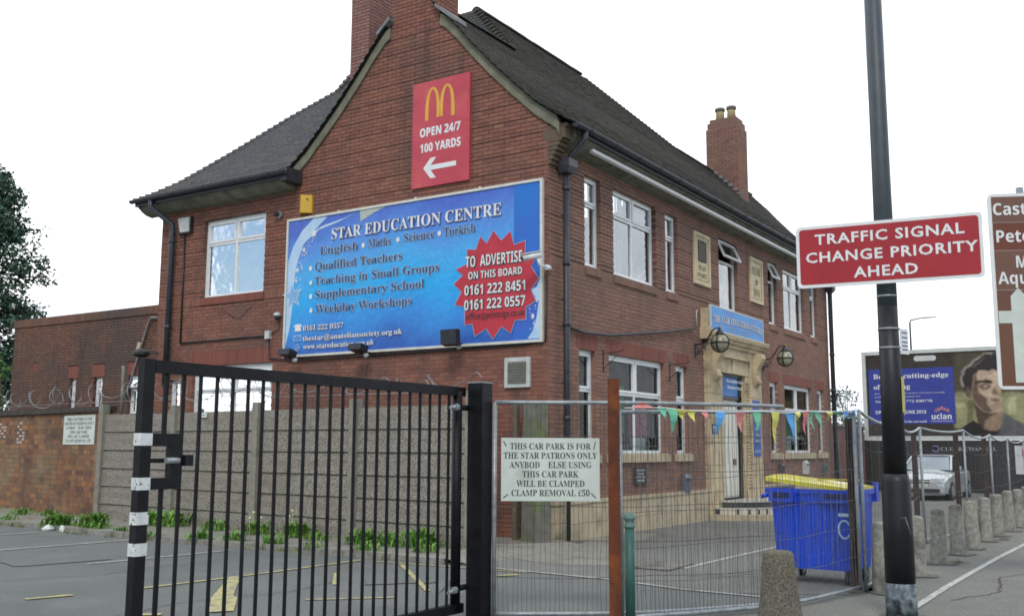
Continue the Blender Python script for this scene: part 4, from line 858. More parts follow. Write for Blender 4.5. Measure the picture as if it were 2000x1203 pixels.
# ------------------------------------------------------------------ signs on the gable
def gt(body, k, z0, z1, yl, yr, d, m, p, **kw): return text(body, k, (0, 0, 0), (0, -1, 0), z0, z1, -yl, -yr, d, (-1, 0, 0), m, p, **kw)
SB = thing('advertising_board', (-.06, 3.4, 3.66), 'wide blue printed board for the STAR EDUCATION CENTRE on the gable wall', 'sign board')
def bluegrad():
    m = bpy.data.materials.new('blue_gradient_print'); m.use_nodes = True; t = m.node_tree; b = t.nodes['Principled BSDF']; b.inputs['Roughness'].default_value = .45
    g = N(t, 'ShaderNodeNewGeometry'); sp = N(t, 'ShaderNodeSeparateXYZ'); t.links.new(g.outputs['Position'], sp.inputs[0])
    no = N(t, 'ShaderNodeTexNoise'); no.inputs['Scale'].default_value = .7; t.links.new(g.outputs['Position'], no.inputs['Vector'])
    a = N(t, 'ShaderNodeMath', operation='MULTIPLY_ADD'); t.links.new(no.outputs[0], a.inputs[0]); a.inputs[1].default_value = 1.1; t.links.new(sp.outputs[2], a.inputs[2])
    mr = N(t, 'ShaderNodeMapRange'); mr.inputs[1].default_value = 3.66 + .55; mr.inputs[2].default_value = 6.69 + .55; t.links.new(a.outputs[0], mr.inputs[0])
    r = N(t, 'ShaderNodeValToRGB'); r.color_ramp.elements[0].color = H('#2f62b8'); r.color_ramp.elements[0].position = .02; r.color_ramp.elements[1].color = H('#4a6ac8'); r.color_ramp.elements[1].position = .98
    for p_, c_ in ((.22, '#3490e0'), (.42, '#20acef'), (.6, '#48aceb'), (.8, '#568ede')): e = r.color_ramp.elements.new(p_); e.color = H(c_)
    t.links.new(mr.outputs[0], r.inputs[0])
    n2 = N(t, 'ShaderNodeTexNoise'); n2.inputs['Scale'].default_value = 9; n2.inputs['Detail'].default_value = 6; t.links.new(g.outputs['Position'], n2.inputs['Vector'])
    m2 = N(t, 'ShaderNodeMapRange'); m2.inputs[1].default_value = .3; m2.inputs[2].default_value = .8; m2.inputs[3].default_value = .92; m2.inputs[4].default_value = 1.08; t.links.new(n2.outputs[0], m2.inputs[0])
    vm = N(t, 'ShaderNodeVectorMath', operation='SCALE'); t.links.new(r.outputs[0], vm.inputs[0]); t.links.new(m2.outputs[0], vm.inputs['Scale']); t.links.new(vm.outputs[0], b.inputs['Base Color'])
    n3 = N(t, 'ShaderNodeTexNoise'); n3.inputs['Scale'].default_value = 3; n3.inputs['Distortion'].default_value = 1.5; t.links.new(g.outputs['Position'], n3.inputs['Vector'])
    bp = N(t, 'ShaderNodeBump'); bp.inputs['Strength'].default_value = .35; bp.inputs['Distance'].default_value = .05; t.links.new(n3.outputs[0], bp.inputs['Height']); t.links.new(bp.outputs[0], b.inputs['Normal'])
    return m
bg_m = bluegrad()
mb = MB(); GA.box(mb, .13, 6.72, 3.67, 6.68, .004, .06); put('panel', mb, bg_m, SB)
mb = MB(); bars(GA, mb, .09, 6.76, 3.63, 6.72, .05, .006, .085); fb = put('frame', mb, mat('cream_metal_frame', H('#d6d8cf'), H('#c8cabf'), 8, .5), SB)
for y in (1.5, 3.1, 5.2): m1 = MB(); GA.box(m1, y, y + .04, 6.72, 6.75, .02, .08); put('clip', m1, MC['cream_metal_frame'], fb)
m1 = MB(); GA.box(m1, .14, .73, 3.68, 6.67, .061, .063); put('overlaid_sheet', m1, mat('deep_blue_sheet', H('#1f74cc'), H('#3d5fc0'), .8, .45, stretch=(1, 1, 1)), SB)
m1 = MB(); m1.poly([GA.P(y, z, .0675) for y, z in ((4.62, 6.66), (3.9, 6.66), (4.2, 6.58), (4.6, 6.42))]); put('torn_paper', m1, mat('torn_backing_paper', H('#b9c3bc'), H('#a6b0aa'), 8, .8), SB)
def Gpoly(mb, pts, d): return mb.poly([GA.P(y, z, d) for y, z in pts])
swm = mat('pale_blue_print', H('#bcd6ec'), H('#aacbe6'), 3, .5); midb = mat('mid_blue_print', H('#8ab8e4'), H('#7aabdb'), 3, .5)
mb = MB(); Gpoly(mb, [(6.70, 3.9), (6.70, 5.6), (6.62, 5.95), (6.45, 6.2), (6.0, 6.50), (5.55, 6.67), (5.95, 6.67), (6.35, 6.4), (6.55, 6.15), (6.70, 5.9)][0:0] or [(6.70, 3.85), (6.58, 4.3), (6.50, 4.9), (6.50, 5.3), (6.42, 5.7), (6.25, 6.1), (5.98, 6.35), (5.55, 6.65), (5.95, 6.67), (6.3, 6.42), (6.55, 6.1), (6.70, 5.75)], .064)
Gpoly(mb, [(6.2, 6.15), (5.8, 6.38), (5.2, 6.50), (4.7, 6.64), (5.1, 6.55), (5.7, 6.46), (6.1, 6.3)], .066); put('swoosh', mb, swm, SB)
mb = MB(); star(GA, 6.52, 4.98, .32, .068, mb, rot=.15); mb = MB() if False else mb; put('large_star', mb, swm, SB); mb = MB(); star(GA, 6.52, 4.98, .25, .071, mb, rot=.15); put('large_star', mb, midb, SB)
mb = MB(); r = random.Random(9)
for (y, z, s) in [(6.22, 5.98 - .0, .07), (5.93, 6.32, .11), (6.40, 5.55, .07), (6.42, 5.3, .05)]: star(GA, y, z, s, .069, mb)
for k in range(60):
    t = r.random(); y = 6.42 - .6 * t ** 2 + r.uniform(-.1, .1); z = 4.95 + 1.6 * t + r.uniform(-.1, .1)
    if 3.8 < z < 6.6 and y < 6.65: s = r.uniform(.008, .022); Gpoly(mb, [(y - s, z), (y, z - s), (y + s, z), (y, z + s)], .0692)
for k in range(26): y = r.uniform(.22, .38); z = r.uniform(3.85, 4.5); s = r.uniform(.008, .02); Gpoly(mb, [(y - s, z), (y, z - s), (y + s, z), (y, z + s)], .0692)
star(GA, .30, 4.12, .055, .07, mb); put('star_specks', mb, white_m, SB, kind='stuff')
mb = MB(); Gpoly(mb, [(.14, 3.70), (.14, 4.55), (.19, 4.3), (.22, 4.1), (.30, 3.85), (.42, 3.70)], .066); Gpoly(mb, [(.135, 4.85), (.22, 4.66), (.40, 4.60), (.26, 4.50), (.22, 4.36), (.135, 4.45)], .0655); put('swoosh', mb, swm, SB)
def shadowed(body, z0, z1, yl, yr, face, back, p=SB, k='s', d=.07, off=.02, bb=.045, **kw):
    gt(body, k, z0 - off * .7, z1 - off * .7, yl - off, yr - off * .5, d, back, p, bold=bb, **kw); gt(body, k, z0, z1, yl, yr, d + .004, face, p, **kw)
shadowed('STAR EDUCATION CENTRE', 6.13, 6.37, 5.41, 1.01, white_m, shadow_m)
palep = mat('pale_outline_print', H('#bcd3ea'), H('#b0c9e2'), 8, .6)
for body, z0, z1, yl, yr in (('English', 5.83, 6.0, 5.73, 4.64), ('Maths', 5.84, 6.02, 4.36, 3.75), ('Science', 5.86, 6.03, 3.40, 2.62), ('Turkish', 5.86, 6.04, 2.38, 1.62)):
    shadowed(body, z0, z1, yl, yr, greyblue_m, palep, off=.0, bb=.03)
for body, z, yl, yr in (('Qualified Teachers', 5.49, 5.86, 3.44), ('Teaching in Small Groups', 5.17, 5.86, 2.49), ('Supplementary School', 4.87, 5.84, 2.86), ('Weekday Workshops', 4.55, 5.82, 3.17)):
    shadowed(body, z, z + .18, yl, yr, greyblue_m, palep, off=.0, bb=.03)
mb = MB()
for y, z in ((4.5, 5.9), (3.56, 5.92), (2.50, 5.93), (6.0, 5.55), (5.98, 5.23), (5.97, 4.93), (5.95, 4.62)): Gpoly(mb, [(y + .045 * math.cos(a / 10 * 6.283), z + .055 * math.sin(a / 10 * 6.283)) for a in range(10)], .0735)
put('bullet_points', mb, white_m, SB)
for body, z, yl, yr in (('0161 222 0557', 4.19, 6.17, 5.0), ('thestar@anatoliansociety.org.uk', 3.97, 6.16, 3.40), ('www.stareducation.org.uk', 3.79, 6.15, 4.14)): shadowed(body, z, z + .11, yl, yr, white_m, shadow_m, off=.012, bb=.03)
mb = MB(); Gpoly(mb, [(6.42, 4.19), (6.22, 4.19), (6.24, 4.27), (6.28, 4.30), (6.36, 4.30), (6.40, 4.27)], .0735); Gpoly(mb, [(6.44, 4.28), (6.20, 4.28), (6.22, 4.33), (6.32, 4.35), (6.42, 4.33)], .0738); put('telephone_symbol', mb, white_m, SB)
mb = MB(); bars(GA, mb, 6.22, 6.44, 3.98, 4.10, .012, .066, .074); mb.bar(GA.P(6.43, 4.09, .073), GA.P(6.33, 4.03, .073), .01, .004, (1, 0, 0)); mb.bar(GA.P(6.23, 4.09, .073), GA.P(6.33, 4.03, .073), .01, .004, (1, 0, 0)); put('envelope_symbol', mb, swm, SB)
mb = MB(); mb.tube([GA.P(6.33 + .065 * math.cos(a / 14 * 6.283), 3.83 + .075 * math.sin(a / 14 * 6.283), .07) for a in range(15)], .007, 4, False); mb.bar(GA.P(6.33, 3.76, .07), GA.P(6.33, 3.9, .07), .01, .006, (1, 0, 0)); mb.bar(GA.P(6.27, 3.83, .07), GA.P(6.39, 3.83, .07), .01, .006, (1, 0, 0)); put('globe_symbol', mb, swm, SB)
sb_pts = [(2.12, 4.87), (1.9, 5.03), (2.07, 5.16), (1.80, 5.24), (1.81, 5.53), (1.6, 5.50), (1.5, 5.75), (1.35, 5.60), (1.19, 5.83), (1.01, 5.62), (.80, 5.78), (.72, 5.50), (.47, 5.56), (.47, 5.27), (.24, 5.20), (.34, 5.05), (.17, 4.81), (.34, 4.62), (.24, 4.40), (.45, 4.30), (.45, 4.07), (.69, 4.07), (.79, 3.83), (.99, 3.97), (1.19, 3.74), (1.34, 3.95), (1.60, 3.82), (1.67, 4.06), (1.85, 4.05), (1.85, 4.40), (2.09, 4.46), (1.93, 4.70)]
cy_, cz_ = 1.14, 4.79
mb = MB(); Gpoly(mb, [(cy_ + (y - cy_) * 1.02, cz_ + (z - cz_) * 1.02) for y, z in sb_pts], .074); put('starburst_outline', mb, midb, SB)
mb = MB(); Gpoly(mb, sb_pts, .077); put('starburst', mb, mat('red_print', H('#c23443'), H('#b52c3c'), 2, .5, stain=(H('#c84a4c'), 1.5, .55, .75)), SB)
for body, z0, z1, yl, yr in (('TO  ADVERTISE', 5.17, 5.38, 1.84, .53), ('ON THIS BOARD', 4.93, 5.07, 1.77, .53), ('0161 222 8451', 4.62, 4.81, 1.86, .46), ('0161 222 0557', 4.33, 4.52, 1.86, .46)): shadowed(body, z0, z1, yl, yr, white_m, ink_m, k='b', d=.080, off=.01, bb=.055)
gt('office@printsign.co.uk', 'b', 4.14, 4.26, 1.81, .47, .082, ink_m, SB)
# red restaurant direction panel
MS = thing('direction_panel', (-.04, 2.5, 6.94), 'tall red panel with yellow arches, OPEN 24/7 and a left arrow on the gable', 'sign')
mb = MB(); GA.box(mb, 1.80, 3.25, 6.94, 9.16, .004, .05); put('panel', mb, mcred_m, MS)
def arches(mb, d):
    L = []
    def stroke(c, w_):
        for i in range(len(c) - 1):
            (a, b, t), (c2, e, t2) = c[i], c[i + 1]; mb.poly([GA.P(a + t, b, d), GA.P(a - t, b, d), GA.P(c2 - t2, e, d), GA.P(c2 + t2, e, d)])
    def arch(yc, wdt, foot_l, foot_r, top, tin):
        n = 20; o1 = []; o2 = []
        for i in range(n + 1):
            a = math.pi * i / n; x = math.cos(a); hh = abs(math.sin(a)) ** .62
            o1.append((yc + x * wdt, (foot_l if x > 0 else foot_r) + (top - (foot_l if x > 0 else foot_r)) * hh)); o2.append((yc + x * (wdt - tin), (foot_l if x > 0 else foot_r) + (top - .05 - (foot_l if x > 0 else foot_r)) * hh * (1)))
        for i in range(n): mb.poly([GA.P(*o1[i], d), GA.P(*o1[i + 1], d), GA.P(*o2[i + 1], d), GA.P(*o2[i], d)])
    arch(2.73, .19, 8.33, 8.36, 9.02, .085); arch(2.36, .19, 8.36, 8.33, 9.02, .085)
mb = MB(); arches(mb, .054); put('arches_logo', mb, mcyel_m, MS)
gt('OPEN 24/7', 'b', 8.0, 8.17, 3.05, 2.02, .054, white_m, MS, bold=.02); gt('100 YARDS', 'b', 7.67, 7.84, 3.04, 2.01, .054, white_m, MS, bold=.02)
mb = MB(); Gpoly(mb, [(2.95, 7.33), (2.76, 7.53), (2.62, 7.53), (2.76, 7.375), (2.12, 7.375), (2.12, 7.275), (2.76, 7.275), (2.62, 7.10), (2.76, 7.10)], .054); put('left_arrow', mb, white_m, MS)
mb = MB()
for i in range(7):
    for y in (1.84, 3.21): mb.sphere(GA.P(y, 7.0 + i * .35, .05), .012, 6, 4)
for i in range(1, 5):
    for z in (6.98, 9.12): mb.sphere(GA.P(1.84 + i * .274, z, .05), .012, 6, 4)
put('rivets', mb, lead_m, MS)
# alarm box, security light, camera, dome camera, floodlights
al = thing('alarm_box', (-.1, 6.2, 6.8), 'yellow wedge-shaped alarm box left above the blue board', 'alarm box')
mb = MB(); mb.prism([GA.P(6.42, 6.82, 0), GA.P(6.42, 6.82, .05), GA.P(6.24, 6.80, .20), GA.P(6.05, 6.80, .05), GA.P(6.05, 6.80, 0)][::1], (0, 0, .40)); put('housing', mb, alarm_m, al); gt('ALARM', 'b', 7.08, 7.12, 6.2, 6.08, .13, ink_m, al)
sl = thing('wall_light', (-.05, 10.2, 6.83), 'square pale wall light at the left end under the eaves', 'wall light'); mb = MB(); mb.hexa([GA.P(10.38, 6.84, .10), GA.P(10.06, 6.84, .10), GA.P(10.04, 6.84, 0), GA.P(10.42, 6.84, 0), GA.P(10.43, 7.18, .14), GA.P(10.03, 7.18, .14), GA.P(10.03, 7.18, 0), GA.P(10.43, 7.18, 0)]); put('lens', mb, greybox_m, sl); m1 = MB(); bars(GA, m1, 10.01, 10.45, 6.80, 7.21, .03, 0, .09); put('rim', m1, ink_m, sl)
vc = thing('vent_cowl', (-.1, 7.0, 6.85), 'small dark round vent cowl between the upper window and the alarm box', 'vent'); mb = MB(); mb.tube([GA.P(7.05, 6.88, 0), GA.P(7.05, 6.88, .06)], .09, 10); put('flange', mb, mat('grey_flange', H('#7b7a74'), H('#6c6b66'), 6, .7), vc); m1 = MB(); m1.tube([GA.P(7.07, 6.9, .05), GA.P(7.13, 6.88, .14)], .045, 8); put('nozzle', m1, ink_m, vc)
cc = thing('security_camera', (-.15, .1, 5.0), 'white bullet security camera over the right edge of the blue board', 'camera')
mb = MB(); mb.tube([(-.12, -.02, 5.0), (-.34, -.02, 5.0), (-.38, .0, 5.12)], .028, 8); put('bracket', mb, upvc_m, cc)
mb = MB(); c0 = Vector((-.34, -.05, 5.20)); c1 = Vector((-.55, .22, 5.12)); mb.tube([c0, c1], .055, 12); put('body', mb, upvc_m, cc); m1 = MB(); m1.tube([c1, c1 + (c1 - c0).normalized() * .03], .045, 12); put('lens', m1, ink_m, cc); m1 = MB(); m1.bar(c0 + Vector((0, 0, .06)), c1 + Vector((-.03, .04, .06)), .13, .012); put('hood', m1, upvc_m, cc)
m1 = MB(); m1.tube([(-.0, -.02, 5.0), (-.13, -.02, 5.0)], .05, 10); put('base', m1, upvc_m, cc)
dcm = thing('dome_camera', (-.1, 6.95, 4.5), 'small pale dome camera left of the blue board', 'camera'); mb = MB(); mb.lathe((-.1, 6.95, 4.56), [(.075, 0), (.08, .04), (.05, .08)], 12); put('cap', mb, greybox_m, dcm); m1 = MB(); m1.lathe((-.1, 6.95, 4.48), [(.02, 0), (.06, .03), (.07, .08)], 12); put('dome', m1, ink_m, dcm); m1 = MB(); m1.bar((0, 6.95, 4.6), (-.1, 6.95, 4.6), .04, .04); put('arm', m1, greybox_m, dcm)
for y, z, lb, big in ((6.25, 3.63, 'black floodlight at the left end below the blue board', 0), (4.25, 3.64, 'black floodlight below the middle of the blue board', 0), (1.92, 3.7, 'black floodlight below the right part of the blue board', 1)):
    t = thing('floodlight', (-.3, y, z), lb, 'floodlight', 'floodlights under the blue board'); c = Vector((-.42, y, z + .07)); mb = MB()
    if big: mb.hexa([c + Vector(q) for q in ((-.10, -.19, -.13), (.06, -.19, -.16), (.06, .17, -.16), (-.10, .17, -.13), (-.12, -.19, .15), (.02, -.19, .16), (.02, .17, .16), (-.12, .17, .15))])
    else: mb.hexa([c + Vector(q) for q in ((-.14, -.17, -.05), (.10, -.15, -.12), (.10, .15, -.12), (-.14, .17, -.05), (-.12, -.17, .07), (.12, -.17, .02), (.12, .17, .02), (-.12, .17, .07))])
    put('lamp_housing', mb, black_m, t); m1 = MB(); m1.bar((0, y, z), (-.4, y, z - .05), .03, .03); put('arm', m1, black_m, t); m1 = MB(); m1.sphere((-.3, y - .1, z - .09), .06, 10, 6); put('sensor', m1, greybox_m, t)

# ------------------------------------------------------------------ brick outbuilding on the left
OB = thing('brick_extension', (2, 16, 0), 'low flat-topped dark brick extension behind the boundary wall on the left', 'building')
OS = Surf((2, 0, 0), (0, 1, 0), (-1, 0, 0)); OO = [(17.35, 17.75 - .1, 2.6, 3.66) , (16.1, 16.5, 2.6, 3.66), (14.35, 14.9, 2.6, 3.66)]
def extra(mb):
    mb.poly([(2, 20.7, 0), (9, 20.7, 0), (9, 20.7, 5.5), (2, 20.7, 5.5)]); mb.poly([(2, 11.1, 5.2), (9, 11.1, 5.2), (9, 20.7, 5.2), (2, 20.7, 5.2)]); mb.poly([(2, 11.17, 5.2), (2, 11.17, 0), (2.1, 11.17, 0), (2.1, 11.17, 5.2)])
ow = backing(OS, 11.17, 20.7, 0, 5.35, OO, -.012, mortard_m, OB, 'wall', extra=extra)
blo, _ = lay(OS, 1.9, 5.33, lambda z: [(11.2, 20.7)], OO + [(a - .08, b + .08, 3.66, 4.02) for a, b, _, _ in OO] + [(19.35, 19.6, 3.95, 4.2)], None, seed=8, header=2)
bricks(OS, blo, oldbrick_m, ow, single=lambda b: 2.6 < b[2] < 5.0 and b[0] > 14, nmax=300)
for a, b, _, _ in OO: soldiers(OS, a - .08, b + .08, 3.66, 4.02, soldier_m, ow); window(OS, a, b, 2.6, 3.66, 1, 3.25, rd=.1, parent=OB, blind=0, open_top=(a < 15))
mb = MB(); OS.box(mb, 19.36, 19.59, 3.96, 4.19, -.03, 0); put('air_brick', mb, soldier_m, ow)
soldiers(OS, 11.2, 20.72, 5.33, 5.58, oldbrick_m, ow, d=.03); mb = MB(); OS.box(mb, 11.2, 20.75, 5.33, 5.575, -.3, .02); put('parapet', mb, mortard_m, ow)
cable(OS, [(13.7, 5.2, .05), (13.95, 5.22, .08), (14.05, 5.1, .08), (14.75, 3.35, .08), (14.95, 3.0, .08)], .035, lead_m, 'waste_pipe', OB)
ol = thing('old_lantern', (-.2, 11.35, 3.8), 'broken dark wall lantern behind the top corner of the black gate', 'lantern'); mb = MB(); mb.lathe((-.25, 11.4, 3.85), [(.12, 0), (.2, .05), (.2, .12), (.08, .2)], 10, False); put('body', mb, ink_m, ol); m1 = MB(); m1.bar((0, 11.1, 3.95), (-.25, 11.4, 3.95), .04, .04); put('arm', m1, ink_m, ol); m1 = MB(); m1.obox((-.25, 11.5, 4.1), (0, 1, .3), (1, 0, 0), (0, -.3, 1), .06, .02, .1); put('broken_shade', m1, plinth_m, ol)
# ------------------------------------------------------------------ boundary brick wall + concrete panel fence
WD = Vector((.89, 5.47, 0)).normalized(); WN = Vector((-WD.y, WD.x, 0)); BS = Surf((-1.24, 11.38, 0), WD, WN)
BW = thing('boundary_wall', (-1.24, 11.4, 0), 'old orange-brown brick boundary wall with dark coping at the left edge', 'wall')
bw = backing(BS, 0, 9.5, 0, 2.48, [], -.012, mortarw_m, BW, 'wall_core', extra=lambda mb: BS.box(mb, 0, 9.5, 0, 2.47, -.30, -.02))
blw, _ = lay(BS, .02, 2.48, lambda z: [(.01, 9.5)], [], None, seed=12, header=2, co=.123, BL=.37)
bricks(BS, blw, wallbrick_m, bw, single=lambda b: b[0] < 6, nmax=300)
n = 14
for i in range(n): mb = MB(); a = -.03 + i * .7; BS.box(mb, a + .004, a + .696, 2.48, 2.50 + .0, -.34, .05); BS.box(mb, a + .004, a + .696, 2.50, 2.62 + rnd.uniform(-.006, .006), -.35, .075); put('coping_stone', mb, mat('dark_coping', H('#4a433d'), H('#3d3733'), 5, .95, .4, 40), BW)
gt_ = MB(); r = random.Random(3)
for (u0, z0, cells) in ((4.25, 1.75, [(0, 0), (1, 0), (0, 1), (2, 1), (1, 2), (2, 2), (0, 3), (2, 3), (1, 4), (0, 5), (1, 6)]), (5.45, 1.9, [(0, 0), (1, 1), (0, 2), (1, 3), (0, 4), (2, 0), (2, 2), (2, 3)])):
    for cx, cz in cells: u = u0 + (2 - cx) * .17; z = z0 + cz * .083; BS.box(gt_, u, u + .12 + r.uniform(0, .04), z + .01, z + .065, .0, .004)
put('graffiti', gt_, mat('grey_white_spray', H('#b9b6ae'), H('#a19d95'), 9, .9), BW)
CF = thing('concrete_fence', (-1.6, 6, 0), 'roughcast concrete panel fence with slotted posts beside the car park', 'fence')
fx = lambda y: -1.24 - (11.33 - y) * .068
py = [11.32, 8.55, 5.80, 3.05, .30]; FD = Vector((.068, 1, 0)).normalized(); FS = Surf((fx(0), 0, 0), FD, Vector((-FD.y, FD.x, 0)))
for i, y in enumerate(py):
    mb = MB(); FS.box(mb, y - .085, y + .085, 0, 2.66 if i == 0 else 2.60 + rnd.uniform(-.03, .03), -.09, .085); put('post', mb, conc_m, CF)
def rough_panel(a, b, z0, z1, tilt):
    mb = MB(); nu, nz = 14, 3; r = random.Random(int(a * 100 + z0 * 10)); g = [[FS.P(a + (b - a) * i / nu, z0 + (z1 - z0) * j / nz, .018 + (0 if j else .012) + r.uniform(-.006, .006) + (-.02 if j == nz else 0)) for i in range(nu + 1)] for j in range(nz + 1)]
    for j in range(nz):
        for i in range(nu): mb.poly([g[j][i], g[j][i + 1], g[j + 1][i + 1], g[j + 1][i]])
    FS.box(mb, a, b, z0 + .004, z1 - .004, -.05, .0)
    mb.poly([g[0][0], g[0][-1], FS.P(b, z0, -.0), FS.P(a, z0, -.0)]); mb.poly([g[-1][0], g[-1][-1], FS.P(b, z1, -.0), FS.P(a, z1, -.0)]); return mb
for i in range(4):
    a, b = py[i + 1] + .087, py[i] - .087; hts = [0, .40, .80, 1.20, 1.61, 2.02, 2.43]
    mb = MB(); FS.box(mb, a, b, .01, 2.40, -.055, -.02); put('bay_core', mb, conc_m, CF)
    for j in range(6): dz = rnd.uniform(-.006, .006); put('fence_panel', rough_panel(a, b, hts[j] + .006, hts[j + 1] - .012, dz), rough_m, CF)
nb = thing('fence_label', FS.P(7.55, 2.32, .05), 'small white label fixed to the top of the concrete fence', 'label'); mb = MB(); FS.box(mb, 7.4, 7.7, 2.30, 2.40, .035, .045); put('plate', mb, offw_m, nb); m1 = MB(); FS.box(m1, 7.45, 7.65, 2.345, 2.355, .045, .047); put('print', m1, ink_m, nb)
def notice(lines, name, label, S, u_l, u_r, z0, z1, d, cat='notice', rev=True, k='s'):
    t = thing(name, S.P((u_l + u_r) / 2, z0, d), label, cat, 'car park clamping notices'); mb = MB(); S.box(mb, min(u_l, u_r), max(u_l, u_r), z0, z1, d, d + .012); put('board', mb, offw_m, t)
    sgn = 1 if u_r > u_l else -1; W = abs(u_r - u_l); Hh = z1 - z0; n_ = len(lines)
    for i, (tx, fr_) in enumerate(lines):
        zc = z1 - Hh * (.065 + (i + .78) * .148); a = u_l + sgn * W * (.5 - fr_ / 2); b = u_l + sgn * W * (.5 + fr_ / 2)
        text(tx, k, S.o, S.u * sgn, zc, zc + Hh * .10, a * sgn, b * sgn, d + .014, S.n, ink_m, t)
    return t
LN = [('THIS CAR PARK IS FOR', .82), ('THE STAR PATRONS ONLY', .95), ('ANYBOD    ELSE USING', .83), ('THIS CAR PARK', .57), ('WILL BE CLAMPED', .69), ('CLAMP REMOVAL £50', .79)]
notice(LN, 'parking_notice', 'white clamping notice screwed to the old brick boundary wall', BS, 1.93, .29, 1.735, 2.43, .005)
# razor wire
rz = MB(); r = random.Random(21); pts = []
for i in range(560):
    t = i / 560; y = 17.5 - t * 17.2 + .12 * math.sin(i * .11) + .1 * math.sin(i * .047); x = (-1.24 + (y - 11.4) * .163) if y > 11.4 else fx(y); a = i * .33 + .9 * math.sin(i * .05) + .5 * math.sin(i * .023); rad = .20 + .06 * math.sin(i * .083)
    if i > 400: rad *= .5
    pts.append(Vector((x + .05 + rad * math.cos(a) * .8, y + .22 * math.sin(a * .5), 2.92 - (0.0 if y > 5 else .1) + rad * math.sin(a) + .03 * math.sin(i * .13))))
rz.tube(pts, .008, 4, False)
for i in range(0, 560, 2): p = pts[i]; d = Vector((r.uniform(-1, 1), r.uniform(-1, 1), r.uniform(-1, 1))).normalized() * .028; rz.poly([p - d, p + Vector((0, 0, .008)), p + d, p - Vector((0, 0, .008))])
rz.tube([Vector((-1.1, 17.5, 2.66)), Vector((-1.25, 11.4, 2.72)), Vector((fx(6) + .05, 6, 2.68)), Vector((fx(.3) + .05, .3, 2.64))], .006, 4)
put('razor_wire', rz, razor_m, label='tangled coil of razor wire along the tops of the boundary wall and concrete fence', cat='razor wire')
gp = MB(); gp.tube([(-1.0, 11.0, 2.3), (-1.0, 11.0, 3.5), (-1.0, 11.03, 3.55)], .045, 8); put('thin_post', gp, conc_m, label='thin grey post standing behind the left end of the concrete fence', cat='post')
# leaning concrete post with moss at the building corner
mp_ = MB(); mp_.hexa([(-.62, -.10, 0), (-.28, -.20, 0), (-.16, .18, 0), (-.5, .28, 0), (-.58, -.08, 2.46), (-.3, -.16, 2.46), (-.2, .16, 2.5), (-.48, .24, 2.5)]); put('concrete_post', mp_, mosspost_m, label='thick concrete post green with moss at the corner of the pub', cat='post')
mp_ = MB(); mp_.box(-.42, -.32, .42, .52, 0, 2.5); put('timber_post', mp_, mat('weathered_timber', H('#6f6353'), H('#5c5245'), 8, .9, .3, 40), label='narrow weathered timber post left of the mossy concrete post', cat='post')

# ------------------------------------------------------------------ weeds and grass
def weed(x, y, z, h, n, label, m=leaf_m, spread=1., flowers=0, name='weed'):
    r = random.Random(int(x * 100 + y * 31)); mb = MB()
    for i in range(n):
        a = r.uniform(0, 6.283); L = h * r.uniform(.35, 1.0) * .85; lean = r.uniform(.15, .95) * spread; wd = L * r.uniform(.04, .11); b = Vector((x + r.gauss(0, .09 * spread * (h / .3) ** .5), y + r.gauss(0, .11 * spread * (h / .3) ** .5), z)); L *= max(.35, 1 - ((b.y - y) / .3) ** 2)
        d = Vector((math.cos(a), math.sin(a), 0)); s = Vector((-d.y, d.x, 0)); p1 = b + d * lean * L * .45 + Vector((0, 0, L * .6)); p2 = b + d * lean * L * 1.05 + Vector((0, 0, L * (.95 - lean * .35)))
        j = mb.v; k = len(j); mb.v += [b - s * wd * .3, b + s * wd * .3, p1 + s * wd, p1 - s * wd, p2]; mb.f += [[k, k + 1, k + 2, k + 3], [k + 3, k + 2, k + 4]]; mb.sm += [False, False]
    t = thing(name, (x, y, z), label, 'weed', 'weeds along the kerb and fence foot'); put('leaves', mb, m, t)
    if flowers:
        f = MB()
        for i in range(flowers): p = Vector((x + r.gauss(0, .12), y + r.gauss(0, .2), z + h * r.uniform(.7, 1.1))); f.sphere(p, .028, 6, 4); f.bar((p.x, p.y, z), p, .006, .006)
        put('flower_heads', f, flowery_m, t)
W = [(-1.7, 13.6, .08, .22, 110, 'low grassy weeds at the foot of the brick wall near the left edge'), (-3.1, 10.0, .05, .34, 260, 'large bright weed clump over the kerb below the clamping notice'), (-2.85, 9.2, .06, .36, 260, 'big feathery weed clump right of the litter on the kerb'), (-1.55, 10.9, .08, .22, 90, 'thin leaning weeds at the foot of the first concrete fence post'),
     (-1.95, 8.5, .08, .42, 150, 'dark leafy weed against the second concrete fence post'), (-1.9, 7.9, .08, .5, 130, 'tall scrubby weed right of the second concrete fence post'), (-3.5, 5.15, .06, .26, 110, 'small weed on the kerb behind the gate bars, left one'), (-3.35, 4.4, .06, .26, 100, 'small weed on the kerb behind the gate bars, beside the left one'), (-2.2, 5.05, .08, .34, 150, 'dandelion clump by the third concrete fence post'),
     (-2.2, 4.05, .08, .40, 260, 'large broad-leaved dandelion clump against the concrete fence'), (-2.5, 3.3, .08, .26, 90, 'low weed right of the large dandelion clump'), (-2.55, 2.1, .08, .34, 190, 'bright green clump by the fourth concrete fence post'), (-2.4, 1.0, .08, .42, 220, 'tall green clump beside the gate hinge side'), (-3.55, 2.3, .05, .2, 60, 'sparse weed at the kerb edge right of centre of the gate'),
     (-3.0, .4, .05, .22, 70, 'flattened weed at the end of the kerb near the gate post'), (-1.45, -.2, .0, .12, 60, 'scraggy weeds between the gate post and the mossy post'), (-3.3, 7.6, .05, .2, 70, 'small tuft growing in the kerb left of the gate lock')]
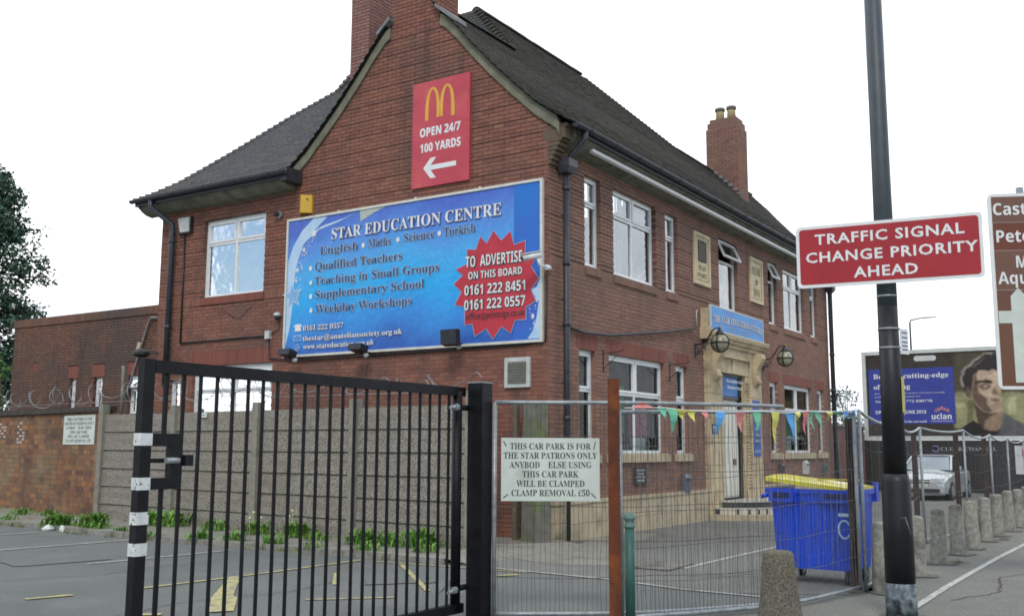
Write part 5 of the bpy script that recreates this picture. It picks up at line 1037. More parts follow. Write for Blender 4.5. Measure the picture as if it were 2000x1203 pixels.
W += [(-3.62, 6.4, .04, .2, 70, 'small tuft in the kerb joint just right of the lock stile'), (-2.1, 6.3, .08, .28, 90, 'leafy weed at the fence foot between the second and third posts'), (-3.4, 3.4, .05, .24, 90, 'kerb weed in front of the large dandelion clump'), (-2.5, 1.55, .08, .3, 120, 'spreading weed between the two bright green clumps'), (-3.2, 8.6, .05, .24, 110, 'low green fringe on the kerb right of the big feathery clump'), (-1.6, 12.6, .08, .26, 120, 'grassy weeds below the graffiti on the brick wall'), (-3.4, 1.3, .05, .22, 80, 'short weed at the kerb edge near the right end of the gate'), (-2.9, 12.2, .06, .2, 70, 'low tuft on the kerb at the far left')]
for i, q in enumerate(W): weed(q[0], q[1], q[2], q[3] * rnd.uniform(1.0, 1.45), int(q[4] * 1.1), q[5], flowers=3 if i in (9, 8) else 0, spread=1.1)
gm = MB(); r = random.Random(77)
for i in range(1500):
    y = r.uniform(-.2, 17); s_ = r.random()
    if s_ < .45: x = -3.62 + (y > 8.5) * (y - 8.5) * .14 + r.gauss(0, .04)
    else: x = (fx(y) if y < 11.4 else -1.24 + (y - 11.4) * .163) - .12 - abs(r.gauss(0, .12))
    if math.sin(y * 2.3) + math.sin(y * 5.1 + 1) < -.1: continue
    h = r.uniform(.03, .12); a = r.uniform(0, 6.28); d = Vector((math.cos(a), math.sin(a), 0)) * .012; t = Vector((r.gauss(0, .03), r.gauss(0, .03), h)); b = Vector((x, y, .07 if s_ >= .45 else .0)); gm.poly([b - d, b + d, b + t])
put('grass', gm, grass_m, kind='stuff', label='thin grass tufts along the kerb joint and fence foot')
lit = thing('litter', (-3.35, 9.6, .0), 'crumpled pale litter lying on the kerb below the large weed', 'litter')
for q in ((-3.45, 9.75, .10), (-3.4, 9.35, .07)):
    mb = MB(); mb.lathe((q[0], q[1], .0), [(q[2], 0), (q[2] * 1.1, .04), (q[2] * .6, .1), (.02, .12)], 7, False, jitter=.25); put('scrap', mb, offw_m, lit)
# leaf litter by the bollards
for (x, y, s, lb) in ((.95, -6.62, .16, 'dirt and small moss patch by the foot of the third bollard'), (5.6, -6.65, .14, 'small heap of leaves by a far bollard')):
    mb = MB(); r = random.Random(int(x * 10))
    for i in range(90): p = Vector((x + r.gauss(0, s), y + r.gauss(0, s * .5), .01 + r.random() * .03)); a = Vector((r.uniform(-1, 1), r.uniform(-1, 1), r.uniform(-.4, .4))) * .025; b = Vector((r.uniform(-1, 1), r.uniform(-1, 1), r.uniform(-.4, .4))) * .025; mb.poly([p, p + a, p + a + b, p + b])
    put('leaf_litter', mb, mat('dead_leaf', H('#5c5534'), H('#6d6844'), 20, .9), kind='stuff', label=lb)

# ------------------------------------------------------------------ black gate
GY = -3.43
G = thing('black_gate', (-7.6, GY, 0), 'black steel bar gate with white-painted bands on its lock stile', 'gate')
def gb(x0, x1, z0, z1, m=gate_m, name='frame_bar', y0=-.04, y1=.04, p=G): mb = MB(); mb.box(x0, x1, GY + y0, GY + y1, z0, z1); return put(name, mb, m, p)
lock = gb(-11.285, -11.195, .06, 2.31, name='lock_stile', y0=-.035, y1=.035); gb(-11.19, -7.43, 2.215, 2.305, name='top_rail', y0=-.035, y1=.035); gb(-11.19, -7.43, .09, .18, name='bottom_rail', y0=-.035, y1=.035)
for i in range(23):
    x = -11.07 + i * .1545
    if i == 0:
        gb(x - .013, x + .013, .18, 1.40, name='bar', y0=-.013, y1=.013); gb(x - .013, x + .013, 1.79, 2.215, name='bar', y0=-.013, y1=.013)
    else: gb(x - .0105, x + .0105, .18, 2.215, name='bar', y0=-.0105, y1=.0105)
mb = MB(); mb.tube([(-7.53, GY, .12), (-7.53, GY, 2.26)], .05, 14); put('hinge_stile', mb, gate_m, G)
for z in (2.10, .33):
    mb = MB(); mb.tube([(-7.50, GY - .02, z), (-7.33, GY - .02, z)], .03, 8); h_ = put('hinge', mb, gate_m, G); m1 = MB(); m1.tube([(-7.62, GY - .07, z), (-7.78, GY - .10, z - .01)], .018, 8); put('hinge_bolt', m1, galv_m, h_); m1 = MB(); m1.tube([(-7.62, GY - .07, z), (-7.66, GY - .078, z)], .035, 6, smooth=False); put('hinge_nut', m1, galv_m, h_)
lb_ = gb(-11.02, -10.93, 1.40, 1.79, name='lock_plate', y0=-.03, y1=.03)
for z0, z1 in ((1.70, 1.79), (1.40, 1.48)): gb(-11.19, -11.02, z0, z1, name='lock_arm', y0=-.03, y1=.03)
gb(-11.19, -10.84, 1.585, 1.615, name='bolt', y0=-.016, y1=.016)
mb = MB(); mb.tube([(-11.08, GY - .05, 1.6), (-10.97, GY - .05, 1.6)], .022, 8); put('padlock_bar', mb, galv_m, lb_); gb(-10.9, -10.83, 1.56, 1.64, name='bolt_end', y0=-.04, y1=.0)
for z0, z1 in ((1.705, 1.79), (1.40, 1.485), (1.165, 1.25), (.955, 1.04)): gb(-11.289, -11.191, z0, z1, wpaint_m, 'white_band', -.039, .039)
gpst = thing('gate_post', (-7.3, -3.55, 0), 'thick square black gate post between the gate and the mesh fence', 'post')
mb = MB(); mb.box(-7.39, -7.21, -3.64, -3.46, 0, 2.35); put('shaft', mb, gate_m, gpst); m1 = MB(); m1.box(-7.395, -7.205, -3.645, -3.455, 2.35, 2.362); put('top_cap', m1, galv_m, gpst)

# ------------------------------------------------------------------ mesh fence panels
def fence_panel(pl_, label, zb=.06, zt=2.10, nv=None, dark=0, tops=None, name='mesh_fence_panel', legs=True, nh=6, wob=.006, seed=1):
    """pl_: ground polyline of the panel"""
    P = [Vector((x, y, 0)) for x, y in pl_]; Ls = [(b - a).length for a, b in zip(P, P[1:])]; L = sum(Ls); r = random.Random(seed)
    def at(t, z):
        s = t * L
        for a, b, l in zip(P, P[1:], Ls):
            if s <= l or b is P[-1]: p = a + (b - a) * min(1, s / l); return Vector((p.x, p.y, z))
            s -= l
    T = lambda t: zt if not tops else tops[0] + (tops[1] - tops[0]) * t - tops[2] * 4 * t * (1 - t)
    t = thing(name, tuple(P[0]), label, 'fence panel', 'temporary mesh fence panels')
    mb = MB(); mb.tube([at(i / 10, T(i / 10)) for i in range(11)], .021, 8); put('top_rail', mb, galv_m, t)
    mb = MB(); mb.tube([at(i / 10, zb) for i in range(11)], .021, 8); put('bottom_rail', mb, galv_m, t)
    for e in ((0., 1.) if legs else (0.,)): mb = MB(); mb.tube([at(e, 0.0), at(e, T(e) + .0)], .023, 10); put('upright', mb, galv_m, t)
    nv_far = bool(nv); mb = MB(); nv = nv or int(L / .047)
    for i in range(1, nv):
        a = i / nv; b1 = r.uniform(-wob, wob) / L * 4; m_ = [at(a, zb)]; 
        for k in (1, 2, 3, 4): z = zb + (T(a) - zb) * k / 5; m_.append(at(min(1, max(0, a + b1 * math.sin(k * 1.3 + i) + r.uniform(-.3, .3) * wob / L)), z) + Vector((r.uniform(-1, 1), r.uniform(-1, 1), 0)) * wob * 1.2)
        m_.append(at(a, T(a))); mb.tube(m_, .0024 if not nv_far else .0016, 3, False, False)
    for k in range(1, nh):
        z0 = zb + (zt - zb) * k / nh; mb.tube([at(i / 14, z0 + .02 * math.sin(i * .9 + k * 2) * (wob / .006) * .5 + (T(i / 14) - zt) * k / nh) for i in range(15)], .0034, 3, False, False)
    put('wire_mesh', mb, wired_m if dark else wire_m, t, kind='stuff')
    return t
fence_panel([(-7.19, -3.66), (-6.45, -4.68), (-6.0, -5.08), (-5.21, -5.60), (-4.62, -5.82)], 'mesh fence panel carrying the white clamping notice, next to the black gate post', tops=(2.16, 2.17, 0), dark=1, seed=3, legs=False)
fence_panel([(-6.65, -4.81), (-6.07, -5.24), (-5.21, -5.74), (-4.44, -5.98), (-3.02, -6.19)], 'mesh fence panel hung with bunting in front of the blue bin', tops=(2.06, 2.14, 0), seed=4, wob=.009)
for pl_, lb, tp in (([(-2.98, -6.24), (-.9, -6.1), (.62, -5.95)], 'mesh fence panel directly behind the black lamp column', (2.17, 2.12, .1)), ([(.62, -5.92), (2.4, -5.7), (4.15, -5.55)], 'mesh fence panel between the lamp column and the parked car', (2.12, 2.1, .12)), ([(4.19, -5.55), (5.6, -5.75), (7.0, -5.85)], 'mesh fence panel in front of the silver car bonnet', (2.1, 2.1, .06)),
    ([(7.02, -5.85), (8.8, -5.86), (10.65, -5.85)], 'mesh fence panel in front of the CLEAR CHANNEL boards', (2.1, 2.05, .12)), ([(10.7, -5.85), (12.4, -5.83), (14.1, -5.8)], 'far mesh fence panel left of the white banner', (2.05, 2.0, .1)), ([(14.15, -5.8), (16, -5.7), (19.5, -5.6)], 'farthest mesh fence panel, with the white banner at its end', (2.0, 2.0, .1))):
    fence_panel(pl_, lb, tops=tp, nv=40, seed=int(pl_[0][0] * 3 + 40), nh=5)
def rpost(x, y, w_, h, label, m=rustd_m, th=None, lean=0):
    mb = MB(); d = Vector((.54, -.84, 0)) if x < -5 else Vector((.3, -.95, 0)); s = Vector((d.y, -d.x, 0)); p = Vector((x, y, 0)); q = Vector((x + lean, y, h)); th = th or w_
    mb.hexa([p - d * w_ / 2 - s * th / 2, p + d * w_ / 2 - s * th / 2, p + d * w_ / 2 + s * th / 2, p - d * w_ / 2 + s * th / 2, q - d * w_ / 2 - s * th / 2, q + d * w_ / 2 - s * th / 2, q + d * w_ / 2 + s * th / 2, q - d * w_ / 2 + s * th / 2])
    put('steel_post', mb, m, label=label, cat='post', group='rusty steel fence posts')
rpost(-6.87, -4.855, .115, 2.38, 'bright rusty steel post taller than the mesh fence, left of the green bollard', rust_m, .02)
for x, y, lb in ((-2.92, -6.10, 'dark rusty post beside the blue bin'), (3.75, -5.52, 'dark rusty post in front of the silver car'), (6.85, -5.72, 'dark rusty post right of the silver car'), (10.35, -5.76, 'dark rusty post in front of the black boards'), ): rpost(x, y, .09, 2.08, lb)
# green bollard
gbx, gby = -6.70, -4.93
t = thing('green_bollard', (gbx, gby, 0), 'dark green post with a rounded ribbed cap beside the rusty post', 'bollard'); mb = MB(); mb.lathe((gbx, gby, 0), [(.047, 0), (.047, .93)], 16); put('shaft', mb, green_m, t)
mb = MB(); mb.lathe((gbx, gby, .93), [(.047, 0), (.058, .005), (.058, .02), (.047, .03), (.047, .075), (.062, .085), (.062, .10), (.05, .115), (.038, .14), (.012, .15)], 16); put('cap', mb, mat('faded_green_cap', H('#5f7f78'), H('#54736c'), 8, .6), t)
# notice wired to the fence
AU = Vector((.574, -.819, 0)); NS = Surf((-7.175, -3.68, 0), AU, Vector((-.819, -.574, 0)))
nt_ = notice(LN, 'parking_notice', 'large white clamping notice wired to the mesh fence beside the black gate post', NS, .04, 1.04, 1.17, 1.80, .05)
for u, z, du, dz in ((.06, 1.77, .03, -.05), (1.0, 1.77, -.02, -.08), (.06, 1.2, .05, .04), (1.0, 1.2, -.05, .05)): mb = MB(); mb.tube([NS.P(u, z, .064), NS.P(u + du, z + dz, .072)], .004, 4); put('wire_tie', mb, wired_m, nt_)
# bunting
bt = thing('bunting', (-6.3, -5.1, 2.0), 'string of small triangular bunting flags along the top rail of the mesh fence', 'bunting')
mb = MB(); bpts = [(-6.66, -4.87, 2.10), (-6.3, -5.14, 2.11), (-6.07, -5.28, 2.09), (-5.6, -5.56, 2.08), (-5.21, -5.78, 2.10), (-4.8, -5.90, 2.09), (-4.44, -6.02, 2.12), (-3.9, -6.10, 2.13), (-3.4, -6.17, 2.15), (-3.02, -6.23, 2.18)]
mb.tube(bpts, .005, 5); put('cord', mb, white_m, bt)
def onb(t):
    s = t * (len(bpts) - 1); i = min(int(s), len(bpts) - 2); a = Vector(bpts[i]); b = Vector(bpts[i + 1]); return a + (b - a) * (s - i), (b - a).normalized()
def flag(t, colr, h=.26, w_=.13, skew=0, up=False):
    p, d = onb(t); n_ = Vector((d.y, -d.x, 0)).normalized(); z = Vector((0, 0, 1)); mb = MB(); s = -1 if not up else .35; g = []
    for j in range(5):
        f = j / 4; w2 = w_ * (1 - f) / 2; row = p + z * (s * h * f) + d * (skew * f) + n_ * (.02 * math.sin(f * 5 + t * 40) + .01)
        g.append((row - d * w2, row + d * max(w2, .002)))
    for a, b in zip(g, g[1:]): mb.poly([a[0], a[1], b[1], b[0]])
    off = n_ * .0015
    for a, b in zip(g, g[1:]): mb.poly([b[0] - off, b[1] - off, a[1] - off, a[0] - off])
    put('flag', mb, flagc[colr], bt)
for q in ((.05, 'red', .16, .26, 0, True), (.105, 'green', .12, .10, .02), (.15, 'green', .25, .14, .0), (.19, 'yellow', .10, .14, .03), (.235, 'yellow', .12, .12, .02), (.27, 'red', .10, .10, .0), (.31, 'blue', .26, .13, -.07), (.37, 'red', .22, .13, .0), (.43, 'green', .24, .12, -.03), (.50, 'yellow', .34, .15, .02), (.585, 'blue', .34, .15, .02), (.66, 'red', .26, .12, .0), (.73, 'green', .20, .13, .02), (.62, 'yellow', .10, .10, 0), (.695, 'green', .22, .12, .02), (.79, 'yellow', .10, .18, 0), (.85, 'green', .08, .12, 0), (.9, 'blue', .10, .17, 0), (.955, 'blue', .09, .14, 0)): flag(q[0], q[1], q[2], q[3], q[4], len(q) > 5)

# ------------------------------------------------------------------ wheeled bin
bn = thing('wheeled_bin', (-2.2, -5.5, 0), 'big blue four-wheeled rubbish bin with a yellow lid behind the mesh fence', 'bin')
c0 = Vector((-2.70, -6.07, 0)); e1 = Vector((.05, 1, 0)).normalized(); e2 = Vector((1, -.05, 0)).normalized(); BW_, BD = 1.12, .90
def bpnt(a, b, z): return c0 + e1 * a + e2 * b + Vector((0, 0, z))
def bx(a0, a1, b0, b1, z0, z1, m, name, p=bn, tp=0, mb=None):
    mb = mb or MB(); mb.hexa([bpnt(a0 + tp, b0 + tp, z0), bpnt(a1 - tp, b0 + tp, z0), bpnt(a1 - tp, b1 - tp, z0), bpnt(a0 + tp, b1 - tp, z0), bpnt(a0, b0, z1), bpnt(a1, b0, z1), bpnt(a1, b1, z1), bpnt(a0, b1, z1)]); return put(name, mb, m, p)
body = bx(.03, BW_ - .03, .03, BD - .03, .18, 1.02, binb_m, 'body', tp=.045)
bx(0, BW_, 0, BD, 1.02, 1.13, binb_m, 'rim', body); bx(-.03, BW_ + .03, -.03, .03, 1.13, 1.19, binb_m, 'rim_lip', body); bx(-.03, .03, .03, BD, 1.13, 1.19, binb_m, 'rim_lip', body); bx(BW_ - .03, BW_ + .03, .03, BD, 1.13, 1.19, binb_m, 'rim_lip', body)
for a0, a1 in ((.02, .42), (.76, 1.10)): bx(a0, a1, -.055, 0, 1.02, 1.16, binb_m, 'lifting_pocket', body); bx(a0 + .05, a1 - .05, -.058, -.054, 1.07, 1.14, mat('dark_blue_recess', H('#0c1f66'), H('#0a1b58'), 4, .6), 'pocket_slot', body)
mb = MB(); mb.tube([bpnt(BW_, -.02, 1.10), bpnt(BW_ + .09, -.02, 1.08)], .028, 8); put('trunnion', mb, binb_m, body)
# lid, left end lifted
lm_ = MB(); nA = 10; rows = []
for i in range(nA + 1):
    f = i / nA; zz = 1.205 + .13 * f
    rows.append([bpnt(-.02 + (BW_ + .04) * f, b, zz + .03 * max(0, math.sin(math.pi * (b + .03) / (BD + .06))) ** .7 + (.0)) for b in (-.03, .05, .2, .45, .7, .85, BD + .03)])
for i in range(nA):
    for j in range(6): lm_.poly([rows[i][j], rows[i + 1][j], rows[i + 1][j + 1], rows[i][j + 1]], True)
dn = Vector((0, 0, -.05))
for i in range(nA):
    for j in (0, 6): lm_.poly([rows[i][j], rows[i + 1][j], rows[i + 1][j] + dn, rows[i][j] + dn])
for i in (0, nA):
    for j in range(6): lm_.poly([rows[i][j], rows[i][j + 1], rows[i][j + 1] + dn, rows[i][j] + dn])
lm_.poly([rows[0][0] + dn, rows[nA][0] + dn, rows[nA][6] + dn, rows[0][6] + dn]); lid = put('lid', lm_, biny_m, bn)
for b in (.12, .80): bx(-.045, .0, b, b + .12, 1.02, 1.27, binb_m, 'lid_hinge', body)
bx(-.02, BW_ * .5, .30, .36, 1.30, 1.315, mat('lid_rib', H('#d8c81a'), H('#ccbc18'), 4, .4), 'lid_rib', lid)
for a, b in ((.14, .12), (.98, .12), (.14, .78), (.98, .78)):
    mb = MB(); p = bpnt(a, b, .09); mb.tube([p - e1 * .028, p + e1 * .028], .09, 16); wh = put('wheel', mb, tyre_m, bn); m1 = MB(); m1.tube([p - e1 * .032, p + e1 * .032], .04, 10); put('hub', m1, galv_m, wh); m1 = MB(); m1.hexa([p + e1 * .035 - e2 * .05, p + e1 * .045 - e2 * .05, p + e1 * .045 + e2 * .05, p + e1 * .035 + e2 * .05, p + e1 * .035 - e2 * .04 + Vector((0, 0, .09)), p + e1 * .045 - e2 * .04 + Vector((0, 0, .09)), p + e1 * .045 + e2 * .04 + Vector((0, 0, .09)), p + e1 * .035 + e2 * .04 + Vector((0, 0, .09))]); put('fork', m1, galv_m, wh)
mb = MB(); cc_ = bpnt(.13, -.012, .70); mb.tube([cc_ + (e1 * .075 * math.cos(a / 16 * 6.283) + Vector((0, 0, .11 * math.sin(a / 16 * 6.283)))) for a in range(17)], .012, 5, False); put('recycling_mark', mb, palep, body); bx(.05, .20, -.018, -.012, .86, .90, palep, 'label_strip', body)

# ------------------------------------------------------------------ concrete bollards
def bollard_mb(h, rb, rt, dirty=0):
    mb = MB(); mb.lathe((0, 0, 0), [(rb, 0), (rb * .98, .02), ((rb + rt) / 2 * 1.01, h * .5), (rt * 1.02, h - .045), (rt * .98, h - .01), (rt * .80, h + .01), (rt * .3, h + .02)], 18, jitter=.022); return mb
bps = [(-2.88, -6.42, 'concrete bollard hidden mostly behind the black lamp column base'), (-1.05, -6.44, 'concrete bollard just right of the lamp column, first full one'), (.76, -6.40, 'mossy concrete bollard, second beyond the lamp column'), (2.31, -6.42, 'concrete bollard, third beyond the lamp column'), (3.55, -6.45, 'concrete bollard, fourth beyond the lamp column'), (5.2, -6.42, 'concrete bollard, fifth beyond the lamp column'),
       (6.6, -6.44, 'concrete bollard, sixth beyond the lamp column'), (8.1, -6.46, 'concrete bollard, seventh beyond the lamp column'), (9.5, -6.5, 'concrete bollard, eighth beyond the lamp column'), (10.95, -6.52, 'concrete bollard, ninth beyond the lamp column at the right edge')]
b0 = None
for i, (x, y, lb) in enumerate(bps):
    if b0 is None:
        me_mb = bollard_mb(.81, .135, .098); b0 = put('concrete_bollard', me_mb, boll_m, label=lb, cat='bollard', group='concrete bollards along the pavement edge', origin=(0, 0, 0)); b0.location = (x, y, 0)
        b0.data.materials[0] = boll_m
    else:
        c = b0.copy(); col.objects.link(c); c.location = (x, y, 0); c['label'] = lb; c.rotation_euler = (R(rnd.uniform(-2.5, 2.5)), R(rnd.uniform(-2, 2)), rnd.uniform(0, 6)); s = rnd.uniform(.97, 1.03); c.scale = (s, s, s)
    col_mb = MB()
basepatch_m = mat('dark_base_ground', H('#55564d'), H('#6c6d64'), 14, .95, .5, 60)  # irregular darker ground patches round the feet of bollards, posts, column and pipe
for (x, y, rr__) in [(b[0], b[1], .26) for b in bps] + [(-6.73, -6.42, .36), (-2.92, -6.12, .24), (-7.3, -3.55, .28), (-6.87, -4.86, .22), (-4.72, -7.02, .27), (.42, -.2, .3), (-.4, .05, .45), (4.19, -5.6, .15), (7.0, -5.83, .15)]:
    mb = MB(); r = random.Random(int(x * 13)); mb.poly([(x + rr__ * math.cos(a / 14 * 6.283) * r.uniform(.65, 1.2) * 1.25, y + rr__ * math.sin(a / 14 * 6.283) * r.uniform(.65, 1.2), .0145) for a in range(14)]); put('dark_base_patch', mb, basepatch_m, kind='structure')
mb = MB(); mb.lathe((0, 0, 0), [(.235, 0), (.225, .12), (.215, .22), (.20, .26), (.165, .45), (.145, .70), (.135, .79), (.11, .815), (.05, .82)], 12, jitter=.02, smooth=True); nb_ = put('pebbly_bollard', mb, pebble_m, label='dark pebbly concrete bollard with a wider foot in front of the mesh fence', cat='bollard', origin=(0, 0, 0)); nb_.location = (-6.73, -6.42, -.02)

# ------------------------------------------------------------------ lamp column with signs
LC = thing('lamp_column', (-4.72, -7.02, 0), 'black street lamp column with a thick base beside the bollards', 'lamp column')
px_, py_ = -4.72, -7.02
mb = MB(); mb.lathe((px_, py_, 0), [(.155, 0), (.150, .35)], 24); put('base_foot', mb, peel_m, LC)
mb = MB(); mb.lathe((px_, py_, .35), [(.148, 0), (.145, .6), (.142, 1.02), (.125, 1.10)], 24); put('base', mb, polep_m, LC)
mb = MB(); mb.lathe((px_, py_, 1.45), [(.118, 0), (.108, .9), (.102, 1.75)], 24); put('lower_shaft', mb, polep_m, LC)
mb = MB(); mb.lathe((px_, py_, 3.2), [(.102, 0), (.095, 1.5), (.088, 6.0)], 24); put('upper_shaft', mb, poleu_m, LC)
for z in (2.75, 2.95, 3.3): mb = MB(); mb.lathe((px_, py_, z), [(.110 if z < 3.2 else .104, 0), (.110 if z < 3.2 else .104, .02)], 24); put('steel_band', mb, galv_m, LC)
cable_ = MB(); cable_.tube([(px_ - .14, py_ - .05, 1.0), (px_ - .2, py_ - .12, 1.02), (px_ - .17, py_ - .16, .85)], .006, 5); put('loose_wire', cable_, wire_m, LC)
RS = thing('traffic_sign', (-4.8, -7.05, 3.43), 'red sign reading TRAFFIC SIGNAL CHANGE PRIORITY AHEAD on the lamp column', 'road sign')
an = R(7); SN = Vector((-math.cos(an), -math.sin(an), 0)); SU = Vector((math.sin(an), -math.cos(an), 0)); SS = Surf((-4.795 - .06, -7.07, 0), SU, SN)
def rrect(S, u0, u1, z0, z1, r_, d, n=5):
    o = []
    for (cu, cz, a0) in ((u1 - r_, z0 + r_, -90), (u1 - r_, z1 - r_, 0), (u0 + r_, z1 - r_, 90), (u0 + r_, z0 + r_, 180)):
        for k in range(n + 1): a = R(a0 + 90 * k / n); o.append(S.P(cu + r_ * math.cos(a), cz + r_ * math.sin(a), d))
    return o
ul, ur, zl, zh = -.93, .93, 3.43, 4.11
mb = MB(); mb.prism(rrect(SS, ul, ur, zl, zh, .05, .0), SN * .012); put('white_border', mb, white_m, RS); mb = MB(); mb.prism(rrect(SS, ul + .035, ur - .035, zl + .035, zh - .035, .035, .012), SN * .003); put('red_face', mb, red_m, RS)
for body, za, zb, a, b in (('TRAFFIC SIGNAL', 3.90, 4.01, -.73, .76), ('CHANGE PRIORITY', 3.705, 3.815, -.83, .88), ('AHEAD', 3.515, 3.625, -.34, .30)): text(body, 'r', SS.o, SU, za, zb, a, b, .018, SN, white_m, RS, sp=1.12, bold=.022)
for z in (3.52, 4.0): mb = MB(); SS.box(mb, -.12, .12, z, z + .03, -.03, .0); put('clamp', mb, galv_m, RS)
ps = thing('parking_plate', (px_ + .02, py_ - .2, 2.7), 'small white time plate banded to the right side of the lamp column', 'sign'); PU = Vector((.85, -.3, 0)).normalized(); PS = Surf((px_ + .07, py_ - .10, 0), PU, Vector((PU.y, -PU.x, 0)))
mb = MB(); PS.box(mb, .0, .15, 2.70, 2.97, -.004, .004); put('plate', mb, white_m, ps)
for z in (2.74, 2.78, 2.82, 2.87, 2.92): m1 = MB(); PS.box(m1, .025, .125, z, z + .014, -.006, .006); put('text_line', m1, shadow_m, ps)
ys_ = thing('yellow_sticker', (px_ - .02, py_ - .11, 2.1), 'narrow yellow sticker on the right side of the lamp column', 'sticker'); mb = MB(); mb.box(px_ - .03, px_ + .05, py_ - .122, py_ - .110, 2.08, 2.45); put('label_sheet', mb, mat('pale_yellow_plastic', H('#c9c07a'), H('#b8ae6a'), 8, .6), ys_)
# brown tourist sign
BT = thing('tourist_sign', (-1.9, -8.6, 0), 'tall brown tourist direction sign with a white arrow at the right edge', 'road sign'); an = R(25); BN = Vector((-math.cos(an), -math.sin(an), 0)); BU = Vector((math.sin(an), -math.cos(an), 0)); TS = Surf((-2.395, -7.75, 0), BU, BN)
mb = MB(); mb.prism(rrect(TS, 0, 2.3, 2.42, 4.83, .07, .0), BN * .015); put('white_border', mb, white_m, BT)
for (z0, z1, m) in ((4.47, 4.79, brownA_m), (4.12, 4.465, brownB_m), (3.63, 4.115, brownA_m), (2.46, 3.625, mat('tourist_sign_brown_mid', H('#6c4631'), H('#65402c'), 2, .45, stain=(H('#6b3219'), .8, .5, .7)))): mb = MB(); TS.box(mb, .045, 2.255, z0, z1, .015, .018); put('brown_panel', mb, m, BT)
for body, za, a, b in (('Castlefield', 4.56, .06, 1.02), ('Petersfield', 4.22, .08, 1.06), ('Manchester', 3.90, .29, 1.28), ('Aquatics Centre', 3.70, .07, 1.50)): text(body, 'b', TS.o, BU, za, za + .145, a, b, .022, BN, white_m, BT)
mb = MB(); mb.poly([TS.P(u, z, .022) for u, z in ((.20, 2.5), (.20, 3.22), (.05, 3.22), (.05, 3.37), (.20, 3.37), (.20, 3.55), (.29, 3.65), (.38, 3.55), (.38, 3.37), (.75, 3.37), (.75, 3.22), (.38, 3.22), (.38, 2.5))]); put('route_diagram', mb, offw_m, BT)
for u in (.42, 1.8): mb = MB(); q = TS.P(u, 0, -.08); mb.tube([q, q + Vector((0, 0, 4.92))], .045, 12); put('sign_pole', mb, galv_m, BT)

